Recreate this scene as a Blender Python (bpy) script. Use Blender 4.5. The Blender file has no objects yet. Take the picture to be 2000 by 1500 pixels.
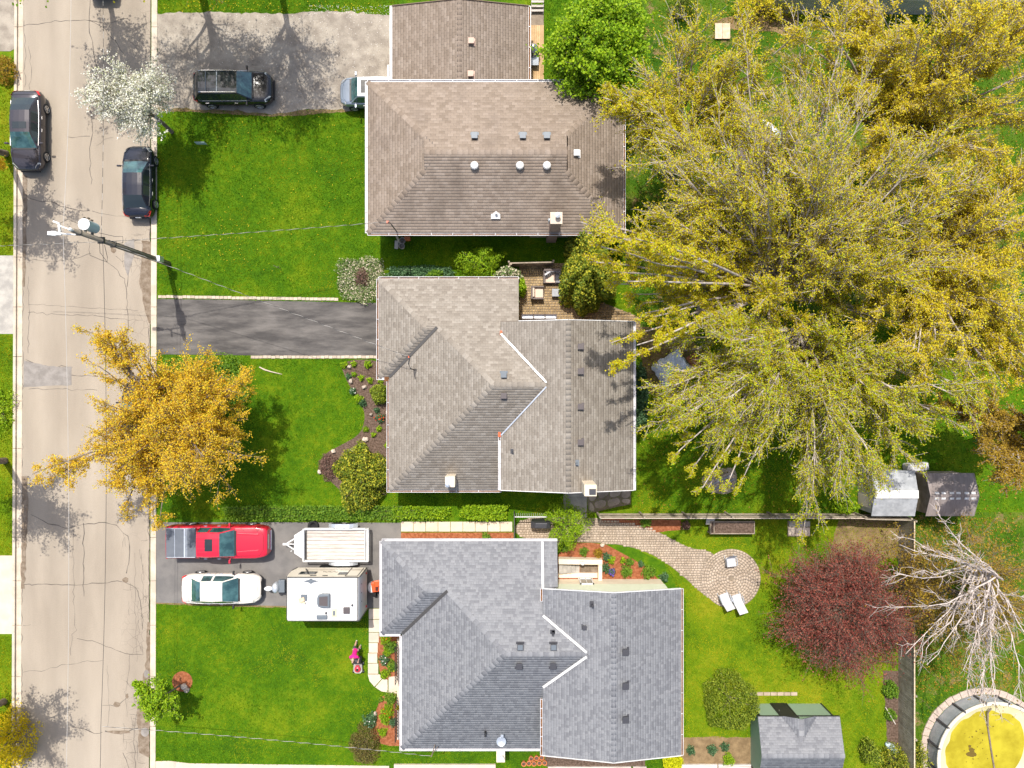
import bpy, math, random
import numpy as np
from mathutils import Vector, Matrix

SC = bpy.context.scene
S, H, G = 31.5, 44.0, 0.10          # photo pixels per metre on the ground, camera height, yard level
rng = np.random.default_rng(7)
random.seed(7)

# ------------------------------------------------------------------ camera, sky, sun, exposure
cam_d = bpy.data.cameras.new("camera")
cam_d.sensor_width = 36.0
cam_d.lens = 18.0 / (1000.0 / S / H)
cam_d.clip_end = 2000.0
cam_d.clip_start = 0.5
cam = bpy.data.objects.new("camera", cam_d)
cam.location = (0, 0, H)
SC.collection.objects.link(cam)
SC.camera = cam

SUN_EL = math.radians(64.0)
SH = Vector((0.206, -0.978)).normalized()      # the way shadows fall on the ground
w = bpy.data.worlds.new("World")
SC.world = w
w.use_nodes = True
nt = w.node_tree
sky = nt.nodes.new("ShaderNodeTexSky")
sky.sky_type = 'NISHITA'
sky.sun_disc = False
sky.dust_density = 3.0
sky.ozone_density = 0.5
sky.sun_elevation = SUN_EL
sky.sun_rotation = math.atan2(-SH.x, -SH.y)
nt.links.new(sky.outputs[0], nt.nodes["Background"].inputs[0])
nt.nodes["Background"].inputs[1].default_value = 0.15
sd = bpy.data.lights.new("sun", 'SUN')
sd.energy = 3.8
sd.angle = math.radians(0.5)
sd.color = (1.0, 0.955, 0.88)
sun = bpy.data.objects.new("sun", sd)
dvec = Vector((SH.x * math.cos(SUN_EL), SH.y * math.cos(SUN_EL), -math.sin(SUN_EL)))
sun.rotation_euler = dvec.to_track_quat('-Z', 'Y').to_euler()
sun.location = (0, 0, 60)
SC.collection.objects.link(sun)
SC.view_settings.view_transform = 'Standard'
SC.view_settings.look = 'None'
SC.view_settings.gamma = 1.0
SC.view_settings.use_curve_mapping = False
SC.view_settings.exposure = 0.55
SC.cycles.max_bounces = 6
SC.cycles.transparent_max_bounces = 4
SC.cycles.use_denoising = True

# ------------------------------------------------------------------ helpers
def K(z=0.0):
    return (H - z) / H / S

def P(px, py, z=G):
    k = K(z)
    return ((px - 1000.0) * k, (750.0 - py) * k, z)

def PP(pts, z=G):
    return [P(a, b, z)[:2] for a, b in pts]

COL = SC.collection
ORG = {}

def thing(name, label, cat, loc=(0, 0, 0), rz=0.0, group=None):
    o = bpy.data.objects.new(name, None)
    COL.objects.link(o)
    o.empty_display_size = 0.1
    o.location = loc
    o.rotation_euler = (0, 0, rz)
    o['label'] = label
    o['category'] = cat
    if group:
        o['group'] = group
    ORG[o.name] = Vector(loc)
    return o

def tag(o, label=None, cat=None, group=None, kind=None):
    if label: o['label'] = label
    if cat: o['category'] = cat
    if group: o['group'] = group
    if kind: o['kind'] = kind
    return o

def link(o, parent=None):
    COL.objects.link(o)
    if parent is not None:
        o.parent = parent
        ORG[o.name] = ORG[parent.name].copy()
    else:
        ORG[o.name] = Vector((0, 0, 0))
    return o

def npmesh(name, V, F, mats, mi=None, smooth=False):
    """V (n,3) array, F (m,k) array of equal-sized faces."""
    me = bpy.data.meshes.new(name)
    V = np.asarray(V, dtype=np.float32)
    F = np.asarray(F, dtype=np.int32)
    me.vertices.add(len(V))
    me.vertices.foreach_set("co", V.ravel())
    k = F.shape[1]
    me.loops.add(F.size)
    me.loops.foreach_set("vertex_index", F.ravel())
    me.polygons.add(len(F))
    me.polygons.foreach_set("loop_start", np.arange(0, F.size, k, dtype=np.int32))
    if mi is not None:
        me.polygons.foreach_set("material_index", np.asarray(mi, dtype=np.int32))
    if smooth:
        me.polygons.foreach_set("use_smooth", np.ones(len(F), dtype=bool))
    for m in (mats if isinstance(mats, (list, tuple)) else [mats]):
        me.materials.append(m)
    me.update(calc_edges=True)
    return me

def npobj(name, V, F, mats, parent=None, mi=None, smooth=False, local=False):
    V = np.asarray(V, dtype=np.float64)
    if parent is not None and not local:
        V = V - np.array(ORG[parent.name])
    o = bpy.data.objects.new(name, npmesh(name, V, F, mats, mi, smooth))
    return link(o, parent)

def piece(name, me, parent, loc, rot=None):
    o = bpy.data.objects.new(name, me)
    link(o, parent)
    l = Vector(loc) - ORG[parent.name]
    M = Matrix.Translation(l)
    if rot is not None:
        M = M @ rot.to_4x4()
    o.matrix_local = M
    return o

class MB:
    def __init__(s):
        s.v, s.f, s.m = [], [], []
    def add(s, vs, fs, mi=0):
        b = len(s.v)
        s.v += [tuple(p) for p in vs]
        s.f += [tuple(i + b for i in f) for f in fs]
        s.m += [mi] * len(fs)
        return s
    def box(s, c, d, rz=0.0, mi=0, M=None):
        x, y, z = d[0] / 2, d[1] / 2, d[2] / 2
        R = Matrix.Rotation(rz, 3, 'Z') if M is None else M
        vs = [Vector(c) + R @ Vector((sx * x, sy * y, sz * z)) for sz in (-1, 1) for sx, sy in ((-1, -1), (1, -1), (1, 1), (-1, 1))]
        return s.add(vs, [(3, 2, 1, 0), (4, 5, 6, 7), (0, 1, 5, 4), (1, 2, 6, 5), (2, 3, 7, 6), (3, 0, 4, 7)], mi)
    def bar(s, a, b, wd, ht, mi=0):
        """a box whose long axis runs from a to b."""
        a, b = Vector(a), Vector(b)
        d = b - a
        L = d.length
        x = d / L
        up = Vector((0, 0, 1)) if abs(x.z) < .95 else Vector((0, 1, 0))
        y = up.cross(x).normalized()
        z = x.cross(y)
        M = Matrix((x, y, z)).transposed()
        return s.box((a + b) / 2, (L, wd, ht), M=M, mi=mi)
    def prism(s, poly, z0, z1, mi=0):
        n = len(poly)
        a = sum(poly[i][0] * poly[(i + 1) % n][1] - poly[(i + 1) % n][0] * poly[i][1] for i in range(n))
        if a < 0: poly = poly[::-1]
        vs = [(x, y, z0) for x, y in poly] + [(x, y, z1) for x, y in poly]
        fs = [tuple(range(n - 1, -1, -1)), tuple(range(n, 2 * n))] + [(i, (i + 1) % n, n + (i + 1) % n, n + i) for i in range(n)]
        return s.add(vs, fs, mi)
    def tube(s, pts, r, n=8, mi=0, caps=True):
        pts = [Vector(p) for p in pts]
        rs = r if isinstance(r, (list, tuple)) else [r] * len(pts)
        vs, fs = [], []
        for i, p in enumerate(pts):
            t = (pts[min(i + 1, len(pts) - 1)] - pts[max(i - 1, 0)]).normalized()
            up = Vector((0, 0, 1)) if abs(t.z) < .9 else Vector((0, 1, 0))
            a = up.cross(t).normalized()
            b = t.cross(a)
            for j in range(n):
                q = 2 * math.pi * j / n
                vs.append(p + a * math.cos(q) * rs[i] + b * math.sin(q) * rs[i])
        for i in range(len(pts) - 1):
            for j in range(n):
                k = (j + 1) % n
                fs.append((i * n + j, i * n + k, (i + 1) * n + k, (i + 1) * n + j))
        if caps:
            fs.append(tuple(range(n - 1, -1, -1)))
            fs.append(tuple(range((len(pts) - 1) * n, len(pts) * n)))
        return s.add(vs, fs, mi)
    def lathe(s, c, prof, n=16, mi=0, sx=1.0, sy=1.0):
        c = Vector(c)
        vs, fs = [], []
        for r, z in prof:
            for j in range(n):
                q = 2 * math.pi * j / n
                vs.append(c + Vector((r * math.cos(q) * sx, r * math.sin(q) * sy, z)))
        for i in range(len(prof) - 1):
            for j in range(n):
                k = (j + 1) % n
                fs.append((i * n + j, i * n + k, (i + 1) * n + k, (i + 1) * n + j))
        fs.append(tuple(range(n - 1, -1, -1)))
        fs.append(tuple(range((len(prof) - 1) * n, len(prof) * n)))
        return s.add(vs, fs, mi)
    def grid(s, rows, mi=0):
        n = len(rows[0])
        vs = [p for r in rows for p in r]
        fs = [(i * n + j, i * n + j + 1, (i + 1) * n + j + 1, (i + 1) * n + j) for i in range(len(rows) - 1) for j in range(n - 1)]
        return s.add(vs, fs, mi)
    def mesh(s, name, mats, off=(0, 0, 0), smooth=False):
        me = bpy.data.meshes.new(name)
        ox, oy, oz = off
        me.from_pydata([(x - ox, y - oy, z - oz) for x, y, z in s.v], [], s.f)
        for m in (mats if isinstance(mats, (list, tuple)) else [mats]):
            me.materials.append(m)
        me.polygons.foreach_set("material_index", s.m)
        if smooth:
            me.polygons.foreach_set("use_smooth", [True] * len(s.f))
        me.update()
        return me
    def build(s, name, mats, parent=None, local=False, smooth=False, bevel=0.0):
        off = ORG[parent.name] if parent is not None and not local else (0, 0, 0)
        o = bpy.data.objects.new(name, s.mesh(name, mats, off, smooth))
        if bevel:
            b = o.modifiers.new("bevel", 'BEVEL')
            b.width, b.segments, b.limit_method, b.angle_limit = bevel, 2, 'ANGLE', math.radians(40)
        return link(o, parent)

def inpoly(x, y, poly):
    x, y = np.asarray(x), np.asarray(y)
    r = np.zeros(x.shape, bool)
    n = len(poly)
    for i in range(n):
        (x1, y1), (x2, y2) = poly[i], poly[(i + 1) % n]
        if y1 == y2: continue
        c = ((y1 > y) != (y2 > y)) & (x < (x2 - x1) * (y - y1) / (y2 - y1) + x1)
        r ^= c
    return r

def smooth_poly(pts, it=2, closed=True):
    for _ in range(it):
        q = []
        n = len(pts)
        for i in range(n if closed else n - 1):
            a, b = pts[i], pts[(i + 1) % n]
            q += [(a[0] * .75 + b[0] * .25, a[1] * .75 + b[1] * .25), (a[0] * .25 + b[0] * .75, a[1] * .25 + b[1] * .75)]
        pts = q if closed else [pts[0]] + q + [pts[-1]]
    return pts

# ------------------------------------------------------------------ materials
def _nodes(name):
    m = bpy.data.materials.new(name)
    m.use_nodes = True
    return m, m.node_tree, m.node_tree.nodes["Principled BSDF"]

def _rgb(c):
    return (c[0], c[1], c[2], 1.0)

def _ramp(t, stops, fac):
    r = t.nodes.new("ShaderNodeValToRGB")
    e = r.color_ramp.elements
    while len(e) < len(stops): e.new(0.5)
    for el, (p, c) in zip(e, stops):
        el.position = p
        el.color = _rgb(c)
    t.links.new(fac, r.inputs[0])
    return r.outputs[0]

def _noise(t, scale, detail=4, rough=.6, stretch=None, seed=0.0):
    g = t.nodes.new("ShaderNodeNewGeometry")
    mp = t.nodes.new("ShaderNodeMapping")
    mp.inputs['Location'].default_value = (seed, seed * 1.7, 0)
    if stretch: mp.inputs['Scale'].default_value = stretch
    t.links.new(g.outputs['Position'], mp.inputs[0])
    n = t.nodes.new("ShaderNodeTexNoise")
    n.inputs['Scale'].default_value = scale
    n.inputs['Detail'].default_value = detail
    n.inputs['Roughness'].default_value = rough
    t.links.new(mp.outputs[0], n.inputs[0])
    return n.outputs[0]

def _mix(t, a, b, fac, mode='MIX'):
    m = t.nodes.new("ShaderNodeMix")
    m.data_type = 'RGBA'
    m.blend_type = mode
    for i, v in ((0, fac), (6, a), (7, b)):
        if hasattr(v, 'links') or hasattr(v, 'is_output'):
            t.links.new(v, m.inputs[i])
        else:
            m.inputs[i].default_value = v if i == 0 else _rgb(v)
    return m.outputs[2]

def _math(t, op, a, b=None):
    m = t.nodes.new("ShaderNodeMath")
    m.operation = op
    for i, v in ((0, a), (1, b)):
        if v is None: continue
        if hasattr(v, 'is_output'): t.links.new(v, m.inputs[i])
        else: m.inputs[i].default_value = v
    return m.outputs[0]

def _rand(t):
    g = t.nodes.new("ShaderNodeNewGeometry")
    o = t.nodes.new("ShaderNodeObjectInfo")
    return _math(t, 'FRACT', _math(t, 'ADD', g.outputs['Random Per Island'], o.outputs['Random']))

def pbr(name, col, rough=.8, spec=.3, metal=0.0, coat=0.0, col2=None, scale=3.0, lo=.4, hi=.62, island=0.0, bump=0.0, bscale=40.0, stretch=None, grain=0.0):
    m, t, b = _nodes(name)
    c = None
    if col2 is not None:
        c = _ramp(t, [(lo, col), (hi, col2)], _noise(t, scale, 6, .65, stretch))
    if island:
        r = _rand(t)
        v = _math(t, 'ADD', _math(t, 'MULTIPLY', r, 2 * island), 1 - island)
        cm = t.nodes.new("ShaderNodeCombineColor")
        for i in range(3): t.links.new(v, cm.inputs[i])
        c = _mix(t, c if c is not None else col, cm.outputs[0], 1.0, 'MULTIPLY')
    if grain:
        v = _math(t, 'ADD', _math(t, 'MULTIPLY', _noise(t, 28.0, 3, .7, None, 3.3), 2 * grain), 1 - grain)
        cm = t.nodes.new("ShaderNodeCombineColor")
        for i in range(3): t.links.new(v, cm.inputs[i])
        c = _mix(t, c if c is not None else col, cm.outputs[0], 1.0, 'MULTIPLY')
    if c is not None: t.links.new(c, b.inputs['Base Color'])
    else: b.inputs['Base Color'].default_value = _rgb(col)
    b.inputs['Roughness'].default_value = rough
    b.inputs['Specular IOR Level'].default_value = spec
    b.inputs['Metallic'].default_value = metal
    if coat:
        b.inputs['Coat Weight'].default_value = coat
        b.inputs['Coat Roughness'].default_value = .04
    if bump:
        bn = t.nodes.new("ShaderNodeBump")
        bn.inputs['Strength'].default_value = bump
        bn.inputs['Distance'].default_value = .03
        t.links.new(_noise(t, bscale, 4, .7), bn.inputs['Height'])
        t.links.new(bn.outputs[0], b.inputs['Normal'])
    return m

def leafmat(name, stops, trans=.42, rough=.6):
    m, t, b = _nodes(name)
    c = _ramp(t, stops, _rand(t))
    t.links.new(c, b.inputs['Base Color'])
    b.inputs['Roughness'].default_value = rough
    b.inputs['Specular IOR Level'].default_value = .25
    tr = t.nodes.new("ShaderNodeBsdfTranslucent")
    t.links.new(c, tr.inputs[0])
    mx = t.nodes.new("ShaderNodeMixShader")
    mx.inputs[0].default_value = trans
    t.links.new(b.outputs[0], mx.inputs[1])
    t.links.new(tr.outputs[0], mx.inputs[2])
    t.links.new(mx.outputs[0], t.nodes["Material Output"].inputs[0])
    return m

def lawnmat(name, dark, mid, light, soil=None, soil_lo=.6, soil_hi=.68, seed=0.0):
    m, t, b = _nodes(name)
    n1 = _noise(t, .32, 3, .55, None, seed)
    n2 = _noise(t, 2.6, 5, .7, None, seed + 5)
    n3 = _noise(t, 17.0, 4, .75, None, seed + 9)
    f = _math(t, 'ADD', _math(t, 'MULTIPLY', n1, .40), _math(t, 'ADD', _math(t, 'MULTIPLY', n2, .30), _math(t, 'MULTIPLY', n3, .30)))
    c = _ramp(t, [(.38, dark), (.50, mid), (.62, light)], f)
    if soil is not None:
        s = _math(t, 'ADD', _math(t, 'MULTIPLY', _noise(t, .8, 6, .7, None, seed + 20), .75), _math(t, 'MULTIPLY', n3, .25))
        mr = t.nodes.new("ShaderNodeMapRange")
        mr.inputs[1].default_value, mr.inputs[2].default_value = soil_lo, soil_hi
        t.links.new(s, mr.inputs[0])
        c = _mix(t, c, soil, mr.outputs[0])
    t.links.new(c, b.inputs['Base Color'])
    b.inputs['Roughness'].default_value = .9
    b.inputs['Specular IOR Level'].default_value = .1
    bn = t.nodes.new("ShaderNodeBump")
    bn.inputs['Strength'].default_value = .7
    bn.inputs['Distance'].default_value = .05
    t.links.new(n3, bn.inputs['Height'])
    t.links.new(bn.outputs[0], b.inputs['Normal'])
    return m

def roofmat(name, stops, stain=(0.1, .09, .08), amount=.35, scale=.5, stretch=None, lo=.5, hi=.75):
    m, t, b = _nodes(name)
    c = _ramp(t, stops, _rand(t))
    f = _noise(t, scale, 5, .6, stretch, 2.0)
    mr = t.nodes.new("ShaderNodeMapRange")
    mr.inputs[1].default_value, mr.inputs[2].default_value = lo, hi
    mr.inputs[4].default_value = amount
    t.links.new(f, mr.inputs[0])
    c = _mix(t, c, stain, mr.outputs[0])
    g = _math(t, 'ADD', _math(t, 'MULTIPLY', _noise(t, 22.0, 3, .8, None, 1.0), .5), .75)
    cm = t.nodes.new("ShaderNodeCombineColor")
    for i in range(3): t.links.new(g, cm.inputs[i])
    c = _mix(t, c, cm.outputs[0], 1.0, 'MULTIPLY')
    t.links.new(c, b.inputs['Base Color'])
    b.inputs['Roughness'].default_value = .92
    b.inputs['Specular IOR Level'].default_value = .15
    return m

def roadmat():
    m, t, b = _nodes("road_asphalt")
    c = _ramp(t, [(.3, (.24, .20, .155)), (.5, (.325, .275, .215)), (.72, (.40, .342, .272))],
              _math(t, 'ADD', _math(t, 'MULTIPLY', _noise(t, .45, 5, .6, (1, .25, 1)), .6), _math(t, 'MULTIPLY', _noise(t, 16, 4, .85), .4)))
    # tyre-worn tracks along the street, and crazing near the east kerb
    g = t.nodes.new("ShaderNodeNewGeometry")
    sp = t.nodes.new("ShaderNodeSeparateXYZ")
    t.links.new(g.outputs['Position'], sp.inputs[0])
    vo = t.nodes.new("ShaderNodeTexVoronoi")
    vo.feature = 'DISTANCE_TO_EDGE'
    vo.inputs['Scale'].default_value = 1.9
    vo.inputs['Randomness'].default_value = 1.0
    wp = _mix(t, g.outputs['Position'], t.nodes.new("ShaderNodeTexNoise").outputs[1], .06)
    t.links.new(wp, vo.inputs['Vector'])
    crack = t.nodes.new("ShaderNodeMapRange")
    crack.inputs[1].default_value, crack.inputs[2].default_value = .0, .03
    crack.inputs[3].default_value, crack.inputs[4].default_value = 1, 0
    t.links.new(vo.outputs['Distance'], crack.inputs[0])
    zone = t.nodes.new("ShaderNodeMapRange")
    zone.inputs[1].default_value, zone.inputs[2].default_value = -24.6, -23.2
    t.links.new(sp.outputs[0], zone.inputs[0])
    patch = t.nodes.new("ShaderNodeMapRange")
    patch.inputs[1].default_value, patch.inputs[2].default_value = .47, .58
    t.links.new(_noise(t, .28, 3, .5, None, 11.0), patch.inputs[0])
    lane = _math(t, 'SINE', _math(t, 'MULTIPLY', sp.outputs[0], 3.7))
    lane = _math(t, 'MULTIPLY', _math(t, 'ADD', lane, 1.0), _math(t, 'MULTIPLY', _noise(t, .35, 4, .6, (2.5, .12, 1), 6.0), .22))
    c = _mix(t, c, (.20, .168, .132), lane)
    k = _math(t, 'MULTIPLY', _math(t, 'MULTIPLY', crack.outputs[0], zone.outputs[0]), _math(t, 'MULTIPLY', patch.outputs[0], .75))
    c = _mix(t, c, (.13, .105, .085), k)
    t.links.new(c, b.inputs['Base Color'])
    b.inputs['Roughness'].default_value = .92
    b.inputs['Specular IOR Level'].default_value = .2
    bn = t.nodes.new("ShaderNodeBump")
    bn.inputs['Strength'].default_value = .35
    bn.inputs['Distance'].default_value = .02
    t.links.new(_noise(t, 45, 3, .8), bn.inputs['Height'])
    t.links.new(bn.outputs[0], b.inputs['Normal'])
    return m

M = {}
M['lawn'] = lawnmat("lawn_grass", (.026, .078, .003), (.058, .138, .003), (.15, .205, .006))
M['lawn_yellow'] = lawnmat("lawn_yellow_grass", (.045, .105, .003), (.105, .18, .004), (.215, .225, .010), seed=14)  # yellower grass colour
M['lawn_back'] = lawnmat("lawn_patchy_grass", (.02, .07, .004), (.055, .12, .006), (.13, .15, .02), (.23, .15, .075), .53, .62, seed=31)
M['soil'] = pbr("soil", (.17, .115, .06), .95, .1, col2=(.26, .18, .095), scale=2.5, bump=.6, bscale=18, grain=.35)
M['road'] = roadmat()
M['kerb'] = pbr("kerb_concrete", (.44, .37, .285), .9, .2, col2=(.56, .48, .38), scale=1.2, grain=.15, bump=.2)
M['conc'] = pbr("pale_concrete", (.52, .43, .34), .9, .2, col2=(.60, .50, .40), scale=1.5, island=.07, grain=.1, bump=.15)
M['concgrey'] = pbr("grey_concrete", (.30, .28, .25), .9, .2, col2=(.42, .39, .34), scale=1.5, grain=.2, bump=.2)
M['dirt_and_shade'] = pbr("gutter_dirt", (.155, .115, .08), .95, .1, col2=(.25, .2, .15), scale=3, grain=.3, bump=.4)  # real dirt by the kerbs; on the stairwell landing it paints shade
M['gravel'] = pbr("gravel", (.24, .205, .165), .95, .15, col2=(.36, .315, .255), scale=1.1, grain=.45, bump=.6, bscale=30)
M['asphalt'] = pbr("driveway_asphalt", (.058, .053, .05), .85, .3, col2=(.145, .132, .12), scale=1.5, stretch=(.28, 1.3, 1), grain=.3, bump=.3, lo=.38, hi=.66)
M['asphalt2'] = pbr("driveway_asphalt_plain", (.135, .127, .12), .85, .3, col2=(.185, .172, .158), scale=.7, grain=.2, bump=.3)
M['patch'] = pbr("road_patch_asphalt", (.20, .18, .16), .9, .2, col2=(.27, .245, .22), scale=2, grain=.2)
M['tar'] = pbr("tar_seam", (.085, .072, .06), .8, .3, col2=(.13, .11, .09), scale=4)
M['mulch'] = pbr("dark_mulch", (.075, .05, .035), .95, .1, col2=(.16, .11, .085), scale=9, grain=.45, bump=.9, bscale=22)
M['redmulch'] = pbr("red_mulch", (.21, .068, .028), .95, .1, col2=(.33, .125, .06), scale=7, grain=.4, bump=.9, bscale=22)
M['brick_edge'] = pbr("edging_brick", (.42, .345, .265), .9, .2, col2=(.5, .42, .33), scale=5, island=.15, grain=.15)
M['paver'] = pbr("paver_stone", (.36, .285, .215), .9, .2, col2=(.45, .365, .285), scale=1.6, island=.13, grain=.15)
M['paver_gold'] = pbr("paver_stone_golden", (.30, .205, .10), .9, .2, col2=(.39, .28, .145), scale=2, island=.22, grain=.2)
M['joint'] = pbr("paver_joint_sand", (.19, .15, .11), .95, .1, col2=(.25, .20, .145), scale=4)
M['flag'] = pbr("flagstone", (.30, .25, .20), .9, .2, col2=(.40, .33, .27), scale=2.5, island=.15, grain=.2)
M['rock'] = pbr("garden_rock", (.40, .33, .26), .9, .2, col2=(.55, .46, .38), scale=6, island=.2, grain=.2, bump=.4)
M['roofA'] = roofmat("brown_shingle", [(0, (0.202, 0.158, 0.122)), (.3, (0.235, 0.186, 0.146)), (.75, (0.256, 0.204, 0.162)), (1, (0.287, 0.232, 0.188))], (.15, .12, .10), .45, .55)
M['roofA2'] = roofmat("stained_lightened_brown_shingle", [(0, (0.246, 0.193, 0.152)), (.3, (0.279, 0.221, 0.175)), (.75, (0.307, 0.246, 0.195)), (1, (0.339, 0.274, 0.221))], (.125, .098, .078), .6, .75, (1, .35, 1), .45, .72)  # stain streaks over a base lightened to offset shade on this slope
M['roofB'] = roofmat("taupe_shingle", [(0, (0.207, 0.179, 0.148)), (.25, (0.238, 0.208, 0.173)), (.7, (0.262, 0.231, 0.194)), (1, (0.304, 0.271, 0.231))], (.16, .14, .12), .25, .4)
M['roofC'] = roofmat("slate_grey_shingle", [(0, (0.162, 0.164, 0.175)), (.3, (0.178, 0.181, 0.192)), (.4, (0.203, 0.206, 0.216)), (.8, (0.217, 0.220, 0.230)), (1, (0.237, 0.239, 0.247))], (.16, .16, .17), .25, .4)
M['under'] = pbr("roof_underlay", (.165, .138, .115), .95, .1)
M['underC'] = pbr("roof_underlay_grey", (.15, .153, .165), .95, .1)
M['white'] = pbr("white_paint", (.58, .57, .55), .45, .4, col2=(.68, .67, .65), scale=3)
M['gutterwhite'] = pbr("gutter_white", (.50, .48, .48), .4, .4, col2=(.62, .60, .60), scale=1.5)
M['debris'] = pbr("gutter_leaf_debris", (.12, .055, .025), .95, .1, col2=(.22, .11, .05), scale=5)
M['soffit'] = pbr("brown_fascia", (.15, .1, .07), .6, .3)
M['brownwall'] = pbr("brown_siding", (.22, .16, .12), .8, .2, col2=(.27, .2, .15), scale=2)
M['brickwall'] = pbr("wall_brick", (.3, .2, .15), .9, .2, col2=(.38, .28, .22), scale=6, grain=.2)
M['greenwall'] = pbr("pale_green_siding", (.66, .69, .52), .7, .3, col2=(.70, .73, .56), scale=2)
M['creamwall'] = pbr("cream_render", (.66, .56, .42), .85, .2, col2=(.72, .62, .48), scale=2, grain=.08)
M['greywall'] = pbr("grey_siding", (.35, .34, .32), .8, .2, col2=(.4, .39, .36), scale=2)
M['vent'] = pbr("vent_grey_metal", (.13, .15, .17), .5, .4, metal=.1)
M['ventdark'] = pbr("vent_black_plastic", (.045, .045, .052), .5, .4)
M['ventbrown'] = pbr("vent_brown_metal", (.42, .27, .2), .5, .4)
M['ventpurple'] = pbr("vent_brown_grey_plastic", (.085, .07, .07), .5, .4)
M['black'] = pbr("black_plastic", (.02, .02, .021), .5, .4)
M['rubber'] = pbr("tyre_rubber", (.022, .022, .023), .85, .2)
M['steel'] = pbr("galvanised_steel", (.55, .58, .62), .35, .5, metal=.6, col2=(.66, .69, .72), scale=4)
M['darkmetal'] = pbr("dark_flashing", (.08, .075, .07), .5, .5, metal=.4)
M['rim'] = pbr("alloy_rim", (.6, .6, .6), .3, .5, metal=.8)
M['chrome'] = pbr("chrome_trim", (.75, .75, .76), .15, .6, metal=.9)
M['glass'] = pbr("car_glass", (.018, .055, .058), .04, .8, coat=.6, col2=(.06, .14, .14), scale=1.3)
M['windowglass'] = pbr("window_glass", (.02, .028, .03), .05, .8)
M['redlight'] = pbr("tail_light_red", (.55, .01, .015), .2, .6, coat=.6)
M['headlight'] = pbr("headlight_lens", (.55, .55, .52), .1, .7, coat=.8)
M['plate'] = pbr("licence_plate", (.7, .72, .75), .5, .4)
M['paintblack'] = pbr("black_car_paint", (.010, .012, .016), .2, .4, coat=.5)
M['paintnavy'] = pbr("dark_blue_car_paint", (.012, .014, .024), .2, .4, coat=.5)
M['paintgrey'] = pbr("dark_grey_car_paint", (.045, .04, .047), .28, .4, metal=.2, coat=.6)
M['paintsilver'] = pbr("grey_blue_car_paint", (.26, .30, .36), .3, .6, metal=.3, coat=1)
M['paintwhite'] = pbr("pearl_white_car_paint", (.74, .68, .60), .3, .5, coat=1)
M['paintred'] = pbr("red_car_paint", (.52, .008, .03), .3, .5, coat=.8)
M['tonneau'] = pbr("grey_bed_cover", (.11, .122, .142), .65, .25, col2=(.13, .142, .162), scale=2)
M['trailerwhite'] = pbr("trailer_white_shell", (.62, .61, .59), .5, .35, col2=(.70, .69, .67), scale=1.2)
M['trailercream'] = pbr("trailer_side_cream", (.66, .60, .49), .45, .4)
M['plank'] = pbr("weathered_plank", (.40, .355, .31), .85, .2, col2=(.58, .53, .48), scale=2.2, stretch=(.6, 6, 1), island=.1, grain=.12)
M['wood'] = pbr("grey_wood", (.27, .215, .16), .85, .2, col2=(.36, .29, .225), scale=3, island=.15, grain=.15)
M['woodfence'] = pbr("fence_board", (.26, .22, .16), .85, .2, col2=(.36, .31, .24), scale=3, island=.2, grain=.15)
M['woodtan'] = pbr("tan_deck_wood", (.42, .27, .13), .8, .2, col2=(.5, .34, .18), scale=3, island=.12)
M['plywood'] = pbr("plywood", (.5, .38, .25), .85, .2, col2=(.62, .5, .36), scale=5)
M['pole'] = pbr("utility_pole_wood", (.20, .165, .125), .9, .2, col2=(.30, .26, .2), scale=3, stretch=(4, 4, .4), grain=.2)
M['cable_dark'] = pbr("black_cable", (.03, .03, .03), .6, .3)
M['cable_pale'] = pbr("aluminium_cable", (.46, .43, .39), .5, .4)
M['transformer'] = pbr("transformer_grey_paint", (.40, .50, .54), .4, .4)
M['lampwhite'] = pbr("lamp_white", (.78, .78, .77), .4, .4)
M['skin'] = pbr("skin", (.55, .32, .23), .6, .3)
M['pink'] = pbr("pink_cloth", (.68, .02, .20), .85, .2)
M['shorts'] = pbr("grey_cloth", (.12, .11, .11), .9, .2)
M['hair'] = pbr("fair_hair", (.42, .30, .19), .7, .3, col2=(.5, .38, .26), scale=30)
M['shoe'] = pbr("white_shoe", (.7, .68, .66), .7, .3)
M['mowerred'] = pbr("mower_red", (.5, .02, .04), .35, .5, coat=.4)
M['bag'] = pbr("grey_mesh_bag", (.09, .085, .08), .9, .2)
M['orange'] = pbr("orange_paint", (.62, .09, .015), .4, .5, coat=.3)
M['terracotta'] = pbr("terracotta", (.52, .16, .06), .85, .2, col2=(.58, .2, .085), scale=6)
M['cushion'] = pbr("cream_cushion", (.60, .47, .37), .9, .15)
M['wicker'] = pbr("brown_wicker", (.12, .095, .085), .8, .3, col2=(.17, .14, .125), scale=25)
M['greyfabric'] = pbr("grey_cushion", (.22, .215, .22), .9, .15, col2=(.25, .245, .25), scale=5)
M['slate'] = pbr("slate_table_top", (.27, .28, .29), .6, .4, col2=(.34, .35, .36), scale=4)
M['tarp'] = pbr("silver_tarp", (.5, .53, .57), .45, .5, col2=(.66, .69, .73), scale=3)
M['chairwhite'] = pbr("white_sling_fabric", (.50, .49, .50), .8, .2)
M['shedgreen'] = pbr("shed_green_siding", (.26, .36, .25), .6, .3)
M['shedroof_metal'] = pbr("shed_metal_roof", (.27, .28, .29), .5, .35, metal=.1, col2=(.38, .39, .40), scale=2.5)
M['shedroof_brown'] = pbr("shed_brown_roof", (.20, .165, .15), .7, .3, col2=(.27, .23, .215), scale=2, stretch=(4, .6, 1))
M['poolwall'] = pbr("pool_wall_grey", (.3, .32, .34), .5, .4, col2=(.38, .40, .42), scale=2)
M['poolrim'] = pbr("pool_rim_stone", (.40, .32, .27), .8, .3, col2=(.48, .39, .33), scale=6)
M['poolcover'] = pbr("pool_cover_cream", (.60, .53, .29), .6, .3, col2=(.66, .59, .35), scale=1.2)
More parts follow.
